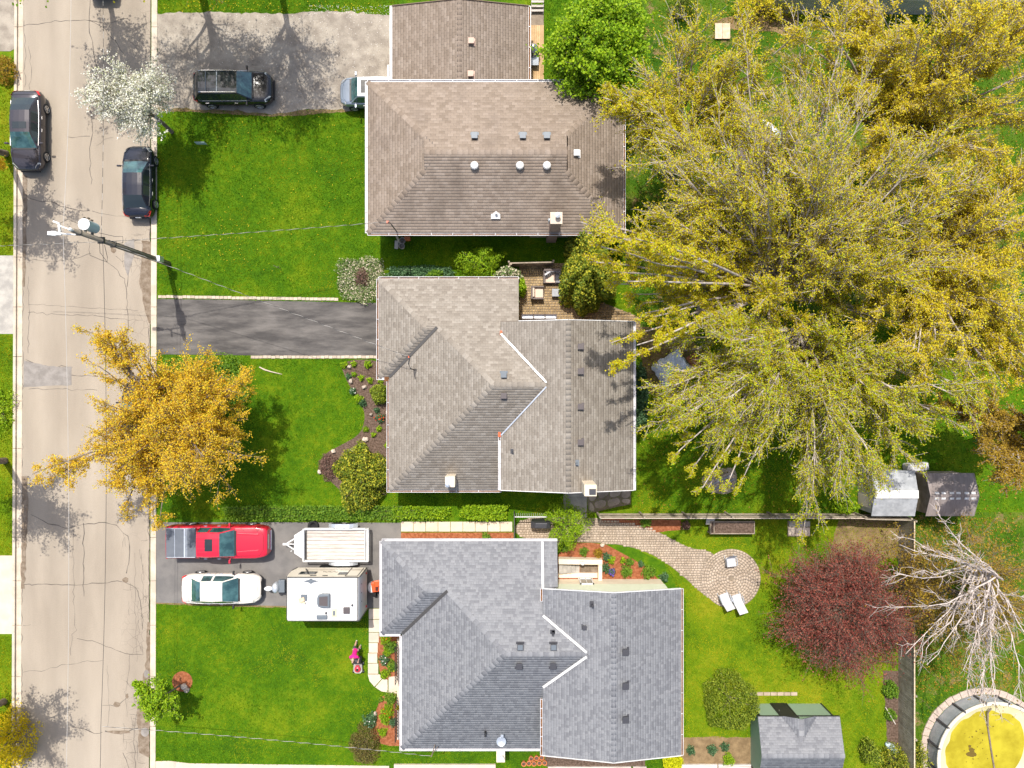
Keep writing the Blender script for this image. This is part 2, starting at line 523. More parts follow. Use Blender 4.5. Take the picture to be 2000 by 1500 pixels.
M['poolwater'] = pbr("pool_puddle_water", (.30, .24, .008), .12, .5, col2=(.42, .35, .02), scale=.8)
M['leafrot'] = pbr("rotting_leaves", (.12, .08, .012), .8, .3)
M['bark'] = pbr("brown_bark", (.15, .115, .085), .9, .2, col2=(.25, .2, .155), scale=6)
M['barkgrey'] = pbr("pale_grey_bark", (.24, .20, .17), .9, .2, col2=(.50, .44, .39), scale=4)
M['barkwhite'] = pbr("white_bark", (.42, .36, .32), .9, .2, col2=(.62, .54, .50), scale=3)
M['leaf_yellow'] = leafmat("leaf_yellow_green", [(0, (.30, .21, .010)), (.25, (.52, .42, .012)), (.6, (.66, .54, .013)), (.85, (.58, .58, .013)), (1, (.42, .54, .012))])
M['leaf_gold'] = leafmat("leaf_golden", [(0, (0.391, 0.276, 0.016)), (.3, (0.621, 0.494, 0.021)), (.7, (0.759, 0.609, 0.025)), (1, (0.621, 0.621, 0.025))])
M['leaf_orange'] = leafmat("leaf_orange_yellow", [(0, (0.484, 0.264, 0.015)), (.3, (0.726, 0.462, 0.022)), (.7, (0.836, 0.583, 0.033)), (1, (0.616, 0.572, 0.044))])
M['leaf_weeping'] = leafmat("leaf_weeping_yellow_green", [(0, (.26, .19, .010)), (.25, (.44, .38, .012)), (.6, (.58, .52, .012)), (.85, (.46, .55, .012)), (1, (.34, .50, .012))])
M['leaf_olive'] = leafmat("leaf_olive_bronze", [(0, (0.225, 0.143, 0.018)), (.5, (0.390, 0.247, 0.024)), (1, (0.465, 0.330, 0.030))])
M['leaf_lime'] = leafmat("leaf_lime_green", [(0, (0.119, 0.238, 0.007)), (.4, (0.238, 0.408, 0.010)), (1, (0.408, 0.544, 0.017))])
M['leaf_brightlime'] = leafmat("leaf_chartreuse", [(0, (0.504, 0.540, 0.010)), (1, (0.720, 0.696, 0.014))])
M['leaf_forsythia'] = leafmat("forsythia_flower", [(0, (0.330, 0.286, 0.007)), (.4, (0.682, 0.506, 0.009)), (1, (0.770, 0.616, 0.013))])
M['leaf_green'] = leafmat("leaf_mid_green", [(0, (0.070, 0.162, 0.014)), (.5, (0.151, 0.290, 0.023)), (1, (0.278, 0.418, 0.035))])
M['leaf_dark'] = leafmat("leaf_dark_evergreen", [(0, (0.030, 0.057, 0.006)), (.6, (0.075, 0.105, 0.012)), (1, (0.180, 0.188, 0.018))], .2)
M['leaf_conifer'] = leafmat("conifer_spray", [(0, (0.081, 0.126, 0.011)), (.5, (0.180, 0.252, 0.018)), (1, (0.360, 0.396, 0.036))], .25)
M['leaf_thuja'] = leafmat("thuja_spray", [(0, (0.069, 0.115, 0.009)), (.6, (0.207, 0.252, 0.019)), (1, (0.551, 0.482, 0.034))], .25)
M['leaf_red'] = leafmat("leaf_dark_red", [(0, (.15, .04, .03)), (.5, (.30, .075, .055)), (1, (.42, .14, .09))])
M['leaf_blossom'] = leafmat("white_blossom", [(0, (0.470, 0.504, 0.246)), (.3, (0.739, 0.717, 0.582)), (1, (0.850, 0.850, 0.784))], .3)
M['leaf_variegated'] = leafmat("variegated_leaf", [(0, (0.070, 0.140, 0.021)), (.5, (0.168, 0.238, 0.070)), (.75, (0.504, 0.462, 0.280)), (1, (0.840, 0.728, 0.588))], .25)
M['leaf_bluegreen'] = leafmat("leaf_blue_green", [(0, (0.038, 0.090, 0.038)), (.6, (0.090, 0.195, 0.075)), (1, (0.225, 0.360, 0.180))])
M['leaf_brownred'] = leafmat("leaf_brown_red", [(0, (0.105, 0.053, 0.038)), (.5, (0.210, 0.112, 0.090)), (1, (0.360, 0.240, 0.180))])
M['leaf_heath'] = leafmat("leaf_brown_olive", [(0, (0.112, 0.090, 0.022)), (.6, (0.195, 0.150, 0.045)), (1, (0.270, 0.255, 0.060))])
M['flower_red'] = leafmat("red_petals", [(0, (.6, .03, .01)), (1, (.75, .09, .02))])
M['flower_purple'] = leafmat("purple_petals", [(0, (.12, .05, .42)), (1, (.25, .15, .6))])
M['flower_yellow'] = leafmat("yellow_petals", [(0, (.7, .48, .01)), (1, (.8, .62, .03))])
M['petal_white'] = leafmat("fallen_white_petals", [(0, (.6, .56, .5)), (1, (.8, .77, .72))], .1)
def grassmat(name, cols, seed):
    m, t, b = _nodes(name)
    f = _math(t, 'ADD', _math(t, 'MULTIPLY', _rand(t), .14), _math(t, 'ADD', _math(t, 'MULTIPLY', _noise(t, .42, 5, .6, None, seed), .75), _math(t, 'ADD', _math(t, 'MULTIPLY', _noise(t, 1.9, 5, .75, None, seed + 4), .65), -.27)))
    c = _ramp(t, [(.34, cols[0]), (.46, cols[1]), (.57, cols[2]), (.72, cols[3])], f)
    t.links.new(c, b.inputs['Base Color'])
    b.inputs['Roughness'].default_value = .7
    b.inputs['Specular IOR Level'].default_value = .15
    tr = t.nodes.new("ShaderNodeBsdfTranslucent")
    t.links.new(c, tr.inputs[0])
    mx = t.nodes.new("ShaderNodeMixShader")
    mx.inputs[0].default_value = .3
    t.links.new(b.outputs[0], mx.inputs[1])
    t.links.new(tr.outputs[0], mx.inputs[2])
    t.links.new(mx.outputs[0], t.nodes["Material Output"].inputs[0])
    return m
M['grass'] = grassmat("grass_blades", [(.062, .145, .002), (.125, .25, .003), (.225, .325, .005), (.42, .39, .018)], 1.0)
M['grass_yellow'] = grassmat("grass_blades_yellow", [(.09, .18, .002), (.195, .285, .003), (.335, .355, .006), (.48, .41, .02)], 8.0)

# ------------------------------------------------------------------ ground, road, drives, beds
def sheet(name, poly, z, mat, label=None, world=False, kind='structure'):
    pts = poly if world else PP(poly, z)
    a = sum(pts[i][0] * pts[(i + 1) % len(pts)][1] - pts[(i + 1) % len(pts)][0] * pts[i][1] for i in range(len(pts)))
    if a < 0: pts = pts[::-1]
    mb = MB().add([(x, y, z) for x, y in pts], [tuple(range(len(pts)))])
    o = mb.build(name, mat)
    return tag(o, label, None, None, kind)

def ragged(pts, amp=2.0, step=9.0, seed=1):
    """an outline with the small unevenness of turf edges (photo pixels in, photo pixels out)."""
    r = np.random.default_rng(seed)
    out = []
    n = len(pts)
    for i in range(n):
        a, b = np.array(pts[i], float), np.array(pts[(i + 1) % n], float)
        m = max(1, int(np.hypot(*(b - a)) / step))
        for j in range(m):
            p = a + (b - a) * j / m
            if j: p = p + r.normal(0, amp * .5, 2)
            out.append(tuple(p))
    return out

def xl(y, a, b):            # the street runs very slightly askew
    return a + (b - a) * y / 1500.0

sheet("ground", [(-420, -420), (420, -420), (420, 420), (-420, 420)], -.06, M['lawn'], world=True)
road = sheet("road", [(xl(-400, 44, 40), -400), (xl(-400, 294, 291), -400), (xl(1900, 294, 291), 1900), (xl(1900, 44, 40), 1900)], 0.0, M['road'], "sun-bleached asphalt street with cracks running along the kerbs")
sheet("lawn", [(305, -700), (7000, -700), (7000, 2600), (302, 2600)], G - .01, M['lawn'], "mown green lawns and yards on the house side of the street")
sheet("lawn", [(-6000, -700), (xl(-700, 29, 23), -700), (xl(2600, 29, 23), 2600), (-6000, 2600)], G - .01, M['lawn_yellow'], "lawn verge across the street")

def kerb(label, x0a, x0b, x1a, x1b, z0, z1, step, mat):
    root = bpy.data.objects.new("kerb", None)
    link(root)
    tag(root, label, None, None, 'structure')
    y = -120.0
    r = random.Random(4)
    while y < 1620:
        n = y + step * r.uniform(.9, 1.1)
        g = .9
        poly = PP([(xl(y + g, x0a, x0b), y + g), (xl(y + g, x1a, x1b), y + g), (xl(n, x1a, x1b), n), (xl(n, x0a, x0b), n)], z1)
        MB().prism(poly, z0, z1).build("kerb_stone", mat, root)
        y = n
kerb("pale concrete kerb along the house side", 296, 293, 307, 303.5, -.1, .125, 92, M['kerb'])
kerb("pale concrete kerb along the far side", 28, 22.5, 33, 27.5, -.1, .125, 92, M['kerb'])
kerb("pale concrete gutter along the far kerb", 35.5, 31, 45, 41, -.1, .012, 92, M['kerb'])
sheet("gutter_dirt", ragged([(34, -100), (38, -100), (33, 1600), (28, 1600)], .7, 14, 3), .006, M['dirt_and_shade'])
# worn, dirty strips and patches in the carriageway
sheet("gutter_dirt", ragged([(276, 470), (300, 474), (303, 560), (302, 640), (290, 630), (282, 600), (274, 560)], 3, 9, 5), .005, M['dirt_and_shade'])
sheet("gutter_dirt", ragged([(288, 1215), (293, 1215), (294, 1330), (291, 1480), (272, 1470), (268, 1400), (276, 1345), (286, 1290)], 3, 9, 6), .005, M['dirt_and_shade'])
sheet("gutter_dirt", ragged([(45, 340), (53, 345), (52, 470), (48, 560), (44, 560)], 1.5, 9, 7), .014, M['dirt_and_shade'])
sheet("gutter_dirt", ragged([(42, 930), (55, 930), (54, 1020), (48, 1150), (41, 1150)], 2, 9, 8), .014, M['dirt_and_shade'])
sheet("asphalt_patch", ragged([(47, 704), (95, 715), (140, 716), (140, 752), (46, 756)], 1.2, 9, 9), .005, M['patch'], "grey asphalt repair patch across the street")
sheet("asphalt_patch", ragged([(243, 475), (262, 466), (262, 500), (250, 540), (243, 520)], 2, 7, 10), .005, M['patch'])
for i, (px, py, a, b) in enumerate([(228, 1376, 8, 6), (245, 1133, 7, 6), (248, 1360, 3, 5), (221, 488, 6, 7), (232, 1430, 24, 4)]):
    c = [(px + a * math.cos(q) * random.uniform(.7, 1.15), py + b * math.sin(q) * random.uniform(.7, 1.15)) for q in np.linspace(0, 2 * math.pi, 13)[:-1]]
    sheet("pothole_patch", c, .0075, M['dirt_and_shade'])
for i, (px, py, a, b) in enumerate([(286, 1316, 5, 8), (283, 1430, 8, 9)]):
    c = [(px + a * math.cos(q), py + b * math.sin(q)) for q in np.linspace(0, 2 * math.pi, 15)[:-1]]
    sheet("manhole_slab", c, .009, M['patch'])

def seam(pts, wd, seed, z=.0035, jit=1.2):
    r = np.random.default_rng(seed)
    q = []
    for i in range(len(pts) - 1):
        a, b = np.array(pts[i], float), np.array(pts[i + 1], float)
        m = max(2, int(np.hypot(*(b - a)) / 9))
        for j in range(m):
            q.append(a + (b - a) * j / m + r.normal(0, jit, 2) * (1 if (i or j) else 0))
    q.append(np.array(pts[-1], float))
    q = np.array([P(x, y, z)[:2] for x, y in q])
    t = np.gradient(q, axis=0)
    t /= np.linalg.norm(t, axis=1)[:, None] + 1e-9
    nrm = np.stack([-t[:, 1], t[:, 0]], 1)
    ww = wd * r.uniform(.35, 1.2, len(q))[:, None]
    L, R = q + nrm * ww / 2, q - nrm * ww / 2
    V = np.zeros((2 * len(q), 3))
    V[0::2, :2], V[1::2, :2], V[:, 2] = L, R, z
    F = [(2 * i, 2 * i + 1, 2 * i + 3, 2 * i + 2) for i in range(len(q) - 1)]
    return npobj("tar_seam", V, F, M['tar'], road)
ORG[road.name] = Vector((0, 0, 0))
for i, (pts, wd) in enumerate([
    ([(46, 50), (110, 42), (175, 40), (208, 44), (250, 36)], .04), ([(176, 0), (174, 60), (186, 110), (190, 140), (177, 200), (180, 240), (176, 300), (178, 360)], .055),
    ([(176, 40), (205, 55), (230, 90), (242, 105)], .04), ([(180, 232), (215, 237), (245, 248)], .035), ([(131, 267), (176, 266)], .035),
    ([(188, 285), (205, 272), (222, 269)], .025), ([(55, 387), (100, 395), (140, 409), (174, 411)], .045), ([(180, 412), (215, 420), (250, 424)], .025),
    ([(60, 508), (110, 511), (150, 505), (178, 495)], .03), ([(172, 466), (176, 500), (215, 514), (243, 545), (249, 590), (251, 640)], .045),
    ([(55, 540), (56, 620), (55, 690)], .03), ([(55, 610), (120, 614), (180, 618), (270, 626)], .03), ([(55, 595), (140, 599), (270, 606)], .02),
    ([(50, 702), (75, 712), (110, 716), (142, 717)], .045), ([(48, 734), (140, 733), (190, 735)], .045), ([(45, 760), (60, 733)], .03),
    ([(56, 760), (130, 760), (190, 762)], .025), ([(60, 1005), (95, 1022), (130, 1033), (160, 1025), (195, 1021), (228, 1026), (250, 1048), (255, 1080), (247, 1120)], .05),
    ([(163, 1022), (163, 1090), (164, 1165)], .055), ([(45, 1142), (100, 1141), (140, 1143), (190, 1139), (240, 1136), (265, 1148), (276, 1175), (278, 1230)], .05),
    ([(142, 1025), (143, 1130), (146, 1220), (150, 1230), (140, 1240), (138, 1280)], .022), ([(150, 1247), (190, 1255), (225, 1270), (255, 1277), (280, 1279)], .035),
    ([(45, 1313), (80, 1310), (130, 1298), (170, 1292), (200, 1290)], .028), ([(253, 1278), (251, 1330), (246, 1350)], .025), ([(140, 1420), (165, 1424), (185, 1432), (200, 1430)], .06),
    ([(205, 1428), (235, 1432), (260, 1426), (275, 1420)], .07), ([(248, 1400), (243, 1350)], .03), ([(200, 1378), (225, 1380), (240, 1372), (250, 1355)], .04),
    ([(240, 1470), (246, 1485), (252, 1500)], .04), ([(55, 90), (62, 130), (58, 175)], .025), ([(47, 40), (50, 110), (48, 170)], .03), ([(240, 480), (252, 520), (248, 560)], .04),
    ([(215, 480), (250, 478), (265, 470)], .03), ([(226, 500), (240, 510), (255, 500), (270, 505)], .03), ([(292, 180), (293, 470)], .045), ([(291, 640), (291, 1010), (290, 1210)], .045),
    ([(45, 180), (44, 600), (43, 900), (41, 1500)], .03), ([(263, 1080), (264, 1160), (266, 1260)], .02), ([(277, 1080), (279, 1180)], .02), ([(270, 1370), (262, 1420), (264, 1500)], .035),
    ([(246, 1330), (258, 1345), (270, 1338)], .03), ([(210, 1300), (213, 1380), (210, 1420)], .018), ([(262, 260), (280, 262), (279, 285)], .02), ([(60, 1220), (45, 1222)], .02), ([(285, 25), (285, 130)], .02)]):
    seam(pts, wd, 50 + i)
# faint crazing by the east kerb: many short hairline seams
for i in range(60):
    y0 = random.choice([random.uniform(1030, 1330), random.uniform(1380, 1500), random.uniform(455, 540)])
    x0 = random.uniform(240, 284)
    if random.random() < .5: seam([(x0, y0), (x0 + random.uniform(-3, 3), y0 + random.uniform(15, 40))], .018, 200 + i)
    else: seam([(x0, y0), (x0 + random.uniform(8, 20), y0 + random.uniform(-3, 3))], .018, 200 + i, jit=.7)

GRAVEL = ragged([(306, 26), (400, 24), (560, 27), (640, 20), (765, 30), (772, 170), (722, 205), (690, 214), (600, 213), (530, 224), (470, 216), (390, 214), (306, 212)], 3, 8, 11)
DRIVE_B = [(306.5, 584), (420, 585), (640, 589.5), (760, 592), (760, 697), (306.5, 692)]
DRIVE_C = [(305, 1020), (560, 1020), (783, 1021), (783, 1062), (750, 1062), (750, 1188), (560, 1184), (305, 1177)]
sheet("driveway", GRAVEL, G + .004, M['gravel'], "wide gravel driveway dappled by tree shade, top of the street")
sheet("driveway", DRIVE_B, G + .004, M['asphalt'], "dark sealed asphalt driveway between rows of edging bricks")
sheet("driveway", DRIVE_C, G + .004, M['asphalt2'], "grey asphalt driveway under the parked trailers")
LEFT_GRAVEL = [(-400, -60), (31, -60), (29, 95), (20, 100), (-400, 100)]
LEFT_DRIVE = [(-400, 500), (27, 499), (26, 652), (-400, 652)]
LEFT_DRIVE2 = [(-400, 1085), (25, 1085), (24.5, 1238), (-400, 1240)]
sheet("driveway", LEFT_GRAVEL, G + .004, M['gravel'], "gravel drive at the top left across the street")
sheet("driveway", LEFT_DRIVE, G + .004, M['concgrey'], "grey concrete drive across the street by the utility pole")
sheet("driveway", LEFT_DRIVE2, G + .004, M['conc'], "pale concrete drive across the street, lower one")
BOTTOM_PATH = [(303, 1487), (330, 1486), (370, 1491), (760, 1496), (760, 1540), (303, 1540)]
sheet("path", BOTTOM_PATH, G + .004, M['conc'], "pale concrete drive edge along the bottom lawn")
sheet("soil", ragged([(306, 208), (400, 212), (530, 218), (690, 210), (690, 218), (530, 228), (390, 219), (306, 216)], 2, 8, 12), G + .002, M['soil'])
sheet("soil", ragged([(305, 1176), (555, 1182), (720, 1186), (720, 1190), (555, 1187), (305, 1180)], 1, 8, 13), G + .002, M['soil'])

SOIL1 = smooth_poly(ragged([(1225, 170), (1300, 60), (1420, 70), (1500, 140), (1460, 220), (1350, 300), (1260, 330)], 10, 40, 14))
BACK_A = [(1225, -300), (3000, -300), (3000, 640), (1250, 640), (1225, 500)]
BACK_B = [(1250, 640), (3000, 640), (3000, 1000), (1240, 1000)]
BACK_C = [(1150, 1008), (1758, 1008), (1758, 1700), (1340, 1700), (1340, 1170), (1300, 1100), (1150, 1030)]
sheet("lawn", ragged(BACK_A, 4, 40, 15), G - .006, M['lawn_back'], "patchy back lawn with bare soil under the big trees")
sheet("lawn", ragged([(1600, 1000), (3000, 1000), (3000, 1800), (1760, 1800), (1760, 1015), (1600, 1015)], 2, 40, 16), G - .006, M['lawn_back'], "leaf-strewn lawn around the round pool")
sheet("lawn", BACK_C, G - .004, M['lawn_yellow'], "sunny yellow-green back lawn by the round paved patio")
sheet("soil", ragged([(1640, 1010), (1755, 1012), (1752, 1090), (1700, 1100), (1620, 1090)], 5, 14, 17), G + .001, M['soil'], "bare brown soil by the board fence")
sheet("soil", ragged([(1245, 640), (1330, 650), (1380, 690), (1340, 760), (1260, 770)], 6, 14, 18), G + .001, M['soil'])
sheet("soil", ragged([(1380, 40), (1560, 25), (1560, 70), (1450, 60)], 6, 14, 19), G + .001, M['soil'])
BEDS = {}
BEDS['B'] = smooth_poly([(662, 703), (745, 702), (775, 740), (775, 955), (720, 985), (690, 980), (650, 945), (622, 915), (630, 888), (668, 868), (702, 850), (714, 820), (708, 790), (680, 752)], 2)
BEDS['C1'] = [(739, 1240), (786, 1240), (786, 1322), (752, 1328), (742, 1312), (736, 1270)]
BEDS['C2'] = smooth_poly([(742, 1358), (790, 1352), (790, 1457), (752, 1457), (722, 1440), (724, 1405), (738, 1382)], 1)
BEDS['C3'] = smooth_poly([(1088, 1060), (1178, 1060), (1205, 1075), (1248, 1098), (1285, 1128), (1308, 1165), (1088, 1165)], 1)
BEDS['C4'] = [(783, 1040), (1003, 1040), (1003, 1064), (783, 1064)]
BEDS['C5'] = [(1330, 1440), (1480, 1440), (1480, 1510), (1330, 1510)]
BEDS['C6'] = [(1065, 1470), (1260, 1470), (1260, 1497), (1065, 1497)]
BEDS['C7'] = ragged([(1175, 1014), (1330, 1016), (1330, 1035), (1280, 1040), (1225, 1024), (1175, 1020)], 2, 12, 22)
BEDS['C8'] = ragged([(1725, 1310), (1756, 1310), (1756, 1500), (1735, 1500)], 2, 12, 23)
sheet("flower_bed", BEDS['B'], G + .006, M['mulch'], "dark mulch bed with stones curving round the middle house front")
sheet("flower_bed", BEDS['C1'], G + .006, M['redmulch'], "red mulch bed between the slab path and the grey house")
sheet("flower_bed", BEDS['C2'], G + .006, M['redmulch'], "red mulch bed below the doorstep of the grey house")
sheet("flower_bed", BEDS['C3'], G + .006, M['redmulch'], "red mulch bed round the basement stairwell")
sheet("flower_bed", BEDS['C4'], G + .006, M['redmulch'], "narrow red mulch strip along the slate roof edge")
sheet("soil", ragged(BEDS['C5'], 3, 14, 24), G + .002, M['soil'])
sheet("flower_bed", BEDS['C6'], G + .006, M['mulch'])
sheet("flower_bed", BEDS['C7'], G + .006, M['redmulch'])
sheet("flower_bed", BEDS['C8'], G + .006, M['mulch'])
RING = [(356 + 20 * math.cos(q), 1331 + 20 * math.sin(q)) for q in np.linspace(0, 2 * math.pi, 25)[:-1]]
sheet("flower_bed", ragged(RING, 1, 5, 25), G + .006, M['redmulch'], "round red mulch ring under the small lawn tree")

def pavers(name, polys, sx, sy, mat, label, z=G, ang=0.0):
    pts = np.array([P(a, b)[:2] for pl in polys for a, b in pl])
    c = pts.mean(0)
    R = np.array([[math.cos(ang), -math.sin(ang)], [math.sin(ang), math.cos(ang)]])
    q = (pts - c) @ R
    V, F = [], []
    y = q[:, 1].min()
    r = 0
    Wp = [PP(pl) for pl in polys]
    while y < q[:, 1].max():
        x = q[:, 0].min() - (sx / 2 if r % 2 else 0)
        while x < q[:, 0].max():
            L = sx * (1.0 if random.random() < .6 else .6)
            cx, cy = R @ np.array([x + L / 2, y + sy / 2]) + c
            if any(bool(inpoly(cx, cy, pl)) for pl in Wp):
                g = .014
                h = z + .016 + random.uniform(-.006, .006)
                b = len(V)
                for dz in (0, 1):
                    for ux, uy in ((x + g, y + g), (x + L - g, y + g), (x + L - g, y + sy - g), (x + g, y + sy - g)):
                        w2 = R @ np.array([ux, uy]) + c
                        V.append((w2[0], w2[1], h if dz else z - .02))
                F.extend([(b + 4, b + 5, b + 6, b + 7), (b, b + 1, b + 5, b + 4), (b + 1, b + 2, b + 6, b + 5), (b + 2, b + 3, b + 7, b + 6), (b + 3, b, b + 4, b + 7)])
            x += L
        y += sy
        r += 1
    return V, F

def add_pavers(base, V, F, mat):
    o = npobj("paver_field", V, F, mat, base)
    tag(o, None, None, None, 'stuff')

# curved paver path and the round patio at its end
PATH = smooth_poly([(1007, 1010), (1130, 1010), (1215, 1018), (1270, 1030), (1310, 1052), (1350, 1072), (1392, 1076), (1408, 1105), (1400, 1160), (1385, 1172), (1340, 1130), (1295, 1094), (1250, 1072), (1185, 1059), (1007, 1058)], 2)
CIRC = [(1428 + 57 * math.cos(q), 1130 + 58 * math.sin(q)) for q in np.linspace(0, 2 * math.pi, 49)[:-1]]
pb = sheet("path", PATH, G + .003, M['joint'], "curving tan paver path behind the grey house")
V, F = pavers("paver", [PATH], .21, .15, M['paver'], "")
cw = P(1428, 1130)
keep = [i for i, f in enumerate(F) if math.hypot(V[f[0]][0] - cw[0], V[f[0]][1] - cw[1]) > 1.85]
add_pavers(pb, V, [F[i] for i in keep], M['paver'])
pc = sheet("patio", CIRC, G + .005, M['joint'], "round patio of pavers laid in rings at the end of the path")
V, F = [], []
r0 = .18
while r0 < 1.80:
    n = max(6, int(2 * math.pi * (r0 + .07) / .2))
    off = random.random()
    for i in range(n):
        a0, a1 = (i + off) * 2 * math.pi / n + .05 / (r0 + .3) * .3, (i + 1 + off) * 2 * math.pi / n - .05 / (r0 + .3) * .3
        b = len(V)
        h = G + .018 + random.uniform(-.005, .005)
        for z in (G - .02, h):
            for rr, aa in ((r0 + .012, a0), (r0 + .138, a0), (r0 + .138, a1), (r0 + .012, a1)):
                V.append((cw[0] + rr * math.cos(aa), cw[1] + rr * math.sin(aa), z))
        F += [(b + 4, b + 5, b + 6, b + 7), (b, b + 1, b + 5, b + 4), (b + 1, b + 2, b + 6, b + 5), (b + 2, b + 3, b + 7, b + 6), (b + 3, b, b + 4, b + 7)]
    r0 += .15
add_pavers(pc, V, F, M['paver'])
PATIO_B = [(1014, 512), (1120, 515), (1150, 580), (1250, 620), (1250, 645), (1014, 645)]
pp_ = sheet("patio", PATIO_B, G + .003, M['joint'], "golden paver patio beside the middle house")
V, F = pavers("paver", [PATIO_B], .2, .16, M['paver_gold'], "")
add_pavers(pp_, V, F, M['paver_gold'])
DECK_A = [(1028, 15), (1062, 15), (1062, 175), (1028, 175)]
dk = sheet("deck", DECK_A, G + .003, M['joint'], "tan timber boardwalk beside the attached garage")
for i in range(9):
    a = P(1030 + i * 3.6, 95)
    b = P(1030 + i * 3.6 + 3.2, 95)
    yy0, yy1 = P(0, 50)[1], P(0, 172)[1]
    MB().box(((a[0] + b[0]) / 2, (yy0 + yy1) / 2, G + .03), (b[0] - a[0], abs(yy1 - yy0), .05)).build("plank", M['woodtan'], dk)

# stepping-slab path from the drive to the door, and the slab strip under the hedge
slabs = bpy.data.objects.new("path", None)
link(slabs)
tag(slabs, "path of pale concrete slabs from the drive to the front door", None, None, 'structure')
ys = [1188, 1209.5, 1235, 1255, 1275, 1295, 1316]
for i in range(len(ys) - 1):
    x0 = 720.5 - (1.5 if i > 3 else 0)
    x1 = [742, 742, 740, 738, 737, 739][i]
    MB().prism(PP([(x0, ys[i] + .7), (x1, ys[i] + .7), (x1, ys[i + 1] - .4), (x0, ys[i + 1] - .4)]), G - .05, G + .035 + random.uniform(-.01, .01)).build("slab", M['conc'], slabs, bevel=.012)
for pl in ([(718.5, 1317), (742, 1317), (746, 1325), (731.5, 1341), (722, 1330)], [(747, 1326), (757, 1327), (757.5, 1352), (745, 1350), (733, 1342)], [(759, 1322), (777, 1320), (777, 1354), (759, 1355)]):
    MB().prism(PP(pl), G - .05, G + .035 + random.uniform(-.01, .01)).build("slab", M['conc'], slabs, bevel=.012)
slab2 = bpy.data.objects.new("path", None)
link(slab2)
tag(slab2, "row of pale concrete slabs under the clipped hedge", None, None, 'structure')
for i in range(9):
    MB().prism(PP([(783.5 + i * 24.2, 1019), (783.5 + i * 24.2 + 23.4, 1019), (783.5 + i * 24.2 + 23.4, 1038), (783.5 + i * 24.2, 1038)]), G - .05, G + .03 + random.uniform(-.012, .012)).build("slab", M['conc'], slab2, bevel=.012)
# brick edging along the sealed drive: every brick a piece
edge = bpy.data.objects.new("driveway_edging", None)
link(edge)
tag(edge, "rows of tan bricks edging the sealed driveway", None, None, 'structure')
bm_me = MB().box((0, 0, 0), (.235, .17, .12)).mesh("brick", M['brick_edge'])
for x in np.arange(309, 655, 8.0):
    p = P(x + 4, 579.5 + (x - 309) * .0145 + random.uniform(-.5, .5))
    piece("brick", bm_me, edge, (p[0], p[1], G - .02), Matrix.Rotation(random.uniform(-.05, .05), 3, 'Z'))
for x in np.arange(490, 740, 8.0):
    p = P(x + 4, 697.2 + random.uniform(-.4, .4))
    piece("brick", bm_me, edge, (p[0], p[1], G - .02), Matrix.Rotation(random.uniform(-.05, .05), 3, 'Z'))
# crazy paving at the foot of the back wall, every stone a piece
crazy = sheet("paving", [(1145, 958), (1232, 955), (1232, 985), (1205, 990), (1150, 1003)], G + .003, M['joint'], "crazy paving of flagstones in the shade of the middle house")
for pl in ([(1150, 960), (1163, 958), (1166, 970), (1158, 980), (1150, 976)], [(1166, 958), (1190, 957), (1188, 966), (1174, 974), (1168, 969)], [(1193, 957), (1214, 956), (1210, 968), (1196, 972), (1190, 967)],
           [(1216, 956), (1231, 955), (1231, 970), (1219, 974), (1213, 968)], [(1160, 982), (1172, 976), (1184, 978), (1182, 990), (1164, 994)], [(1187, 976), (1197, 974), (1208, 972), (1212, 982), (1200, 988), (1187, 990)],
           [(1151, 980), (1157, 984), (1162, 996), (1151, 1001)], [(1214, 974), (1230, 974), (1230, 984), (1216, 982)]):
    MB().prism(PP(smooth_poly(pl, 1)), G - .03, G + .03 + random.uniform(-.01, .012)).build("flagstone", M['flag'], crazy)
walk = sheet("ramp", [(1100, 952), (1146, 952), (1147, 1010), (1100, 1012)], G + .005, M['concgrey'], "grey concrete walk between middle house and fence")
for i in range(3):
    MB().prism(PP([(1101, 953 + i * 19.5), (1145, 953 + i * 19.5), (1145, 971.7 + i * 19.5), (1101, 971.7 + i * 19.5)]), G - .03, G + .05 + i * .004).build("slab", M['concgrey'], walk)
# slabs near the board fence
st = sheet("paving", [(1538, 1017), (1582, 1017), (1582, 1048), (1538, 1048)], G + .005, M['joint'], "little landing of pale slabs by the long fence")
for i in range(3):
    MB().prism(PP([(1539 + i * 14.3, 1030), (1552.6 + i * 14.3, 1030), (1552.6 + i * 14.3, 1046), (1539 + i * 14.3, 1046)]), G - .03, G + .05 + .004 * i).build("slab", M['conc'], st)
    MB().prism(PP([(1541 + i * 13.6, 1018), (1553.6 + i * 13.6, 1018), (1553.6 + i * 13.6, 1028), (1541 + i * 13.6, 1028)]), G - .03, G + .10 + .004 * i).build("slab", M['concgrey'], st)
# timber planter edging along the bottom of the grey house
bord = thing("garden_edging", "timber and slab edging along the bottom of the grey house", "edging", P(1200, 1490))
for a, b, c in ((1070, 1232, 1498.5), (1236, 1262, 1498.5), (1330, 1400, 1494), (1402, 1466, 1494), (770, 968, 1494)):
    MB().prism(PP([(a, c - 2.5), (b, c - 2.5), (b, c + 5), (a, c + 5)]), G - .03, G + .12).build("edging_board", M['plank'] if a > 1000 else M['conc'], bord)

# ------------------------------------------------------------------ houses
def plane(x0, y0, z0, up, s):
    ux, uy = -up[1], up[0]
    return dict(o=(x0, y0, z0), up=up, u=(ux, uy), s=s, z=lambda x, y: z0 + s * ((x - x0) * up[0] + (y - y0) * up[1]))

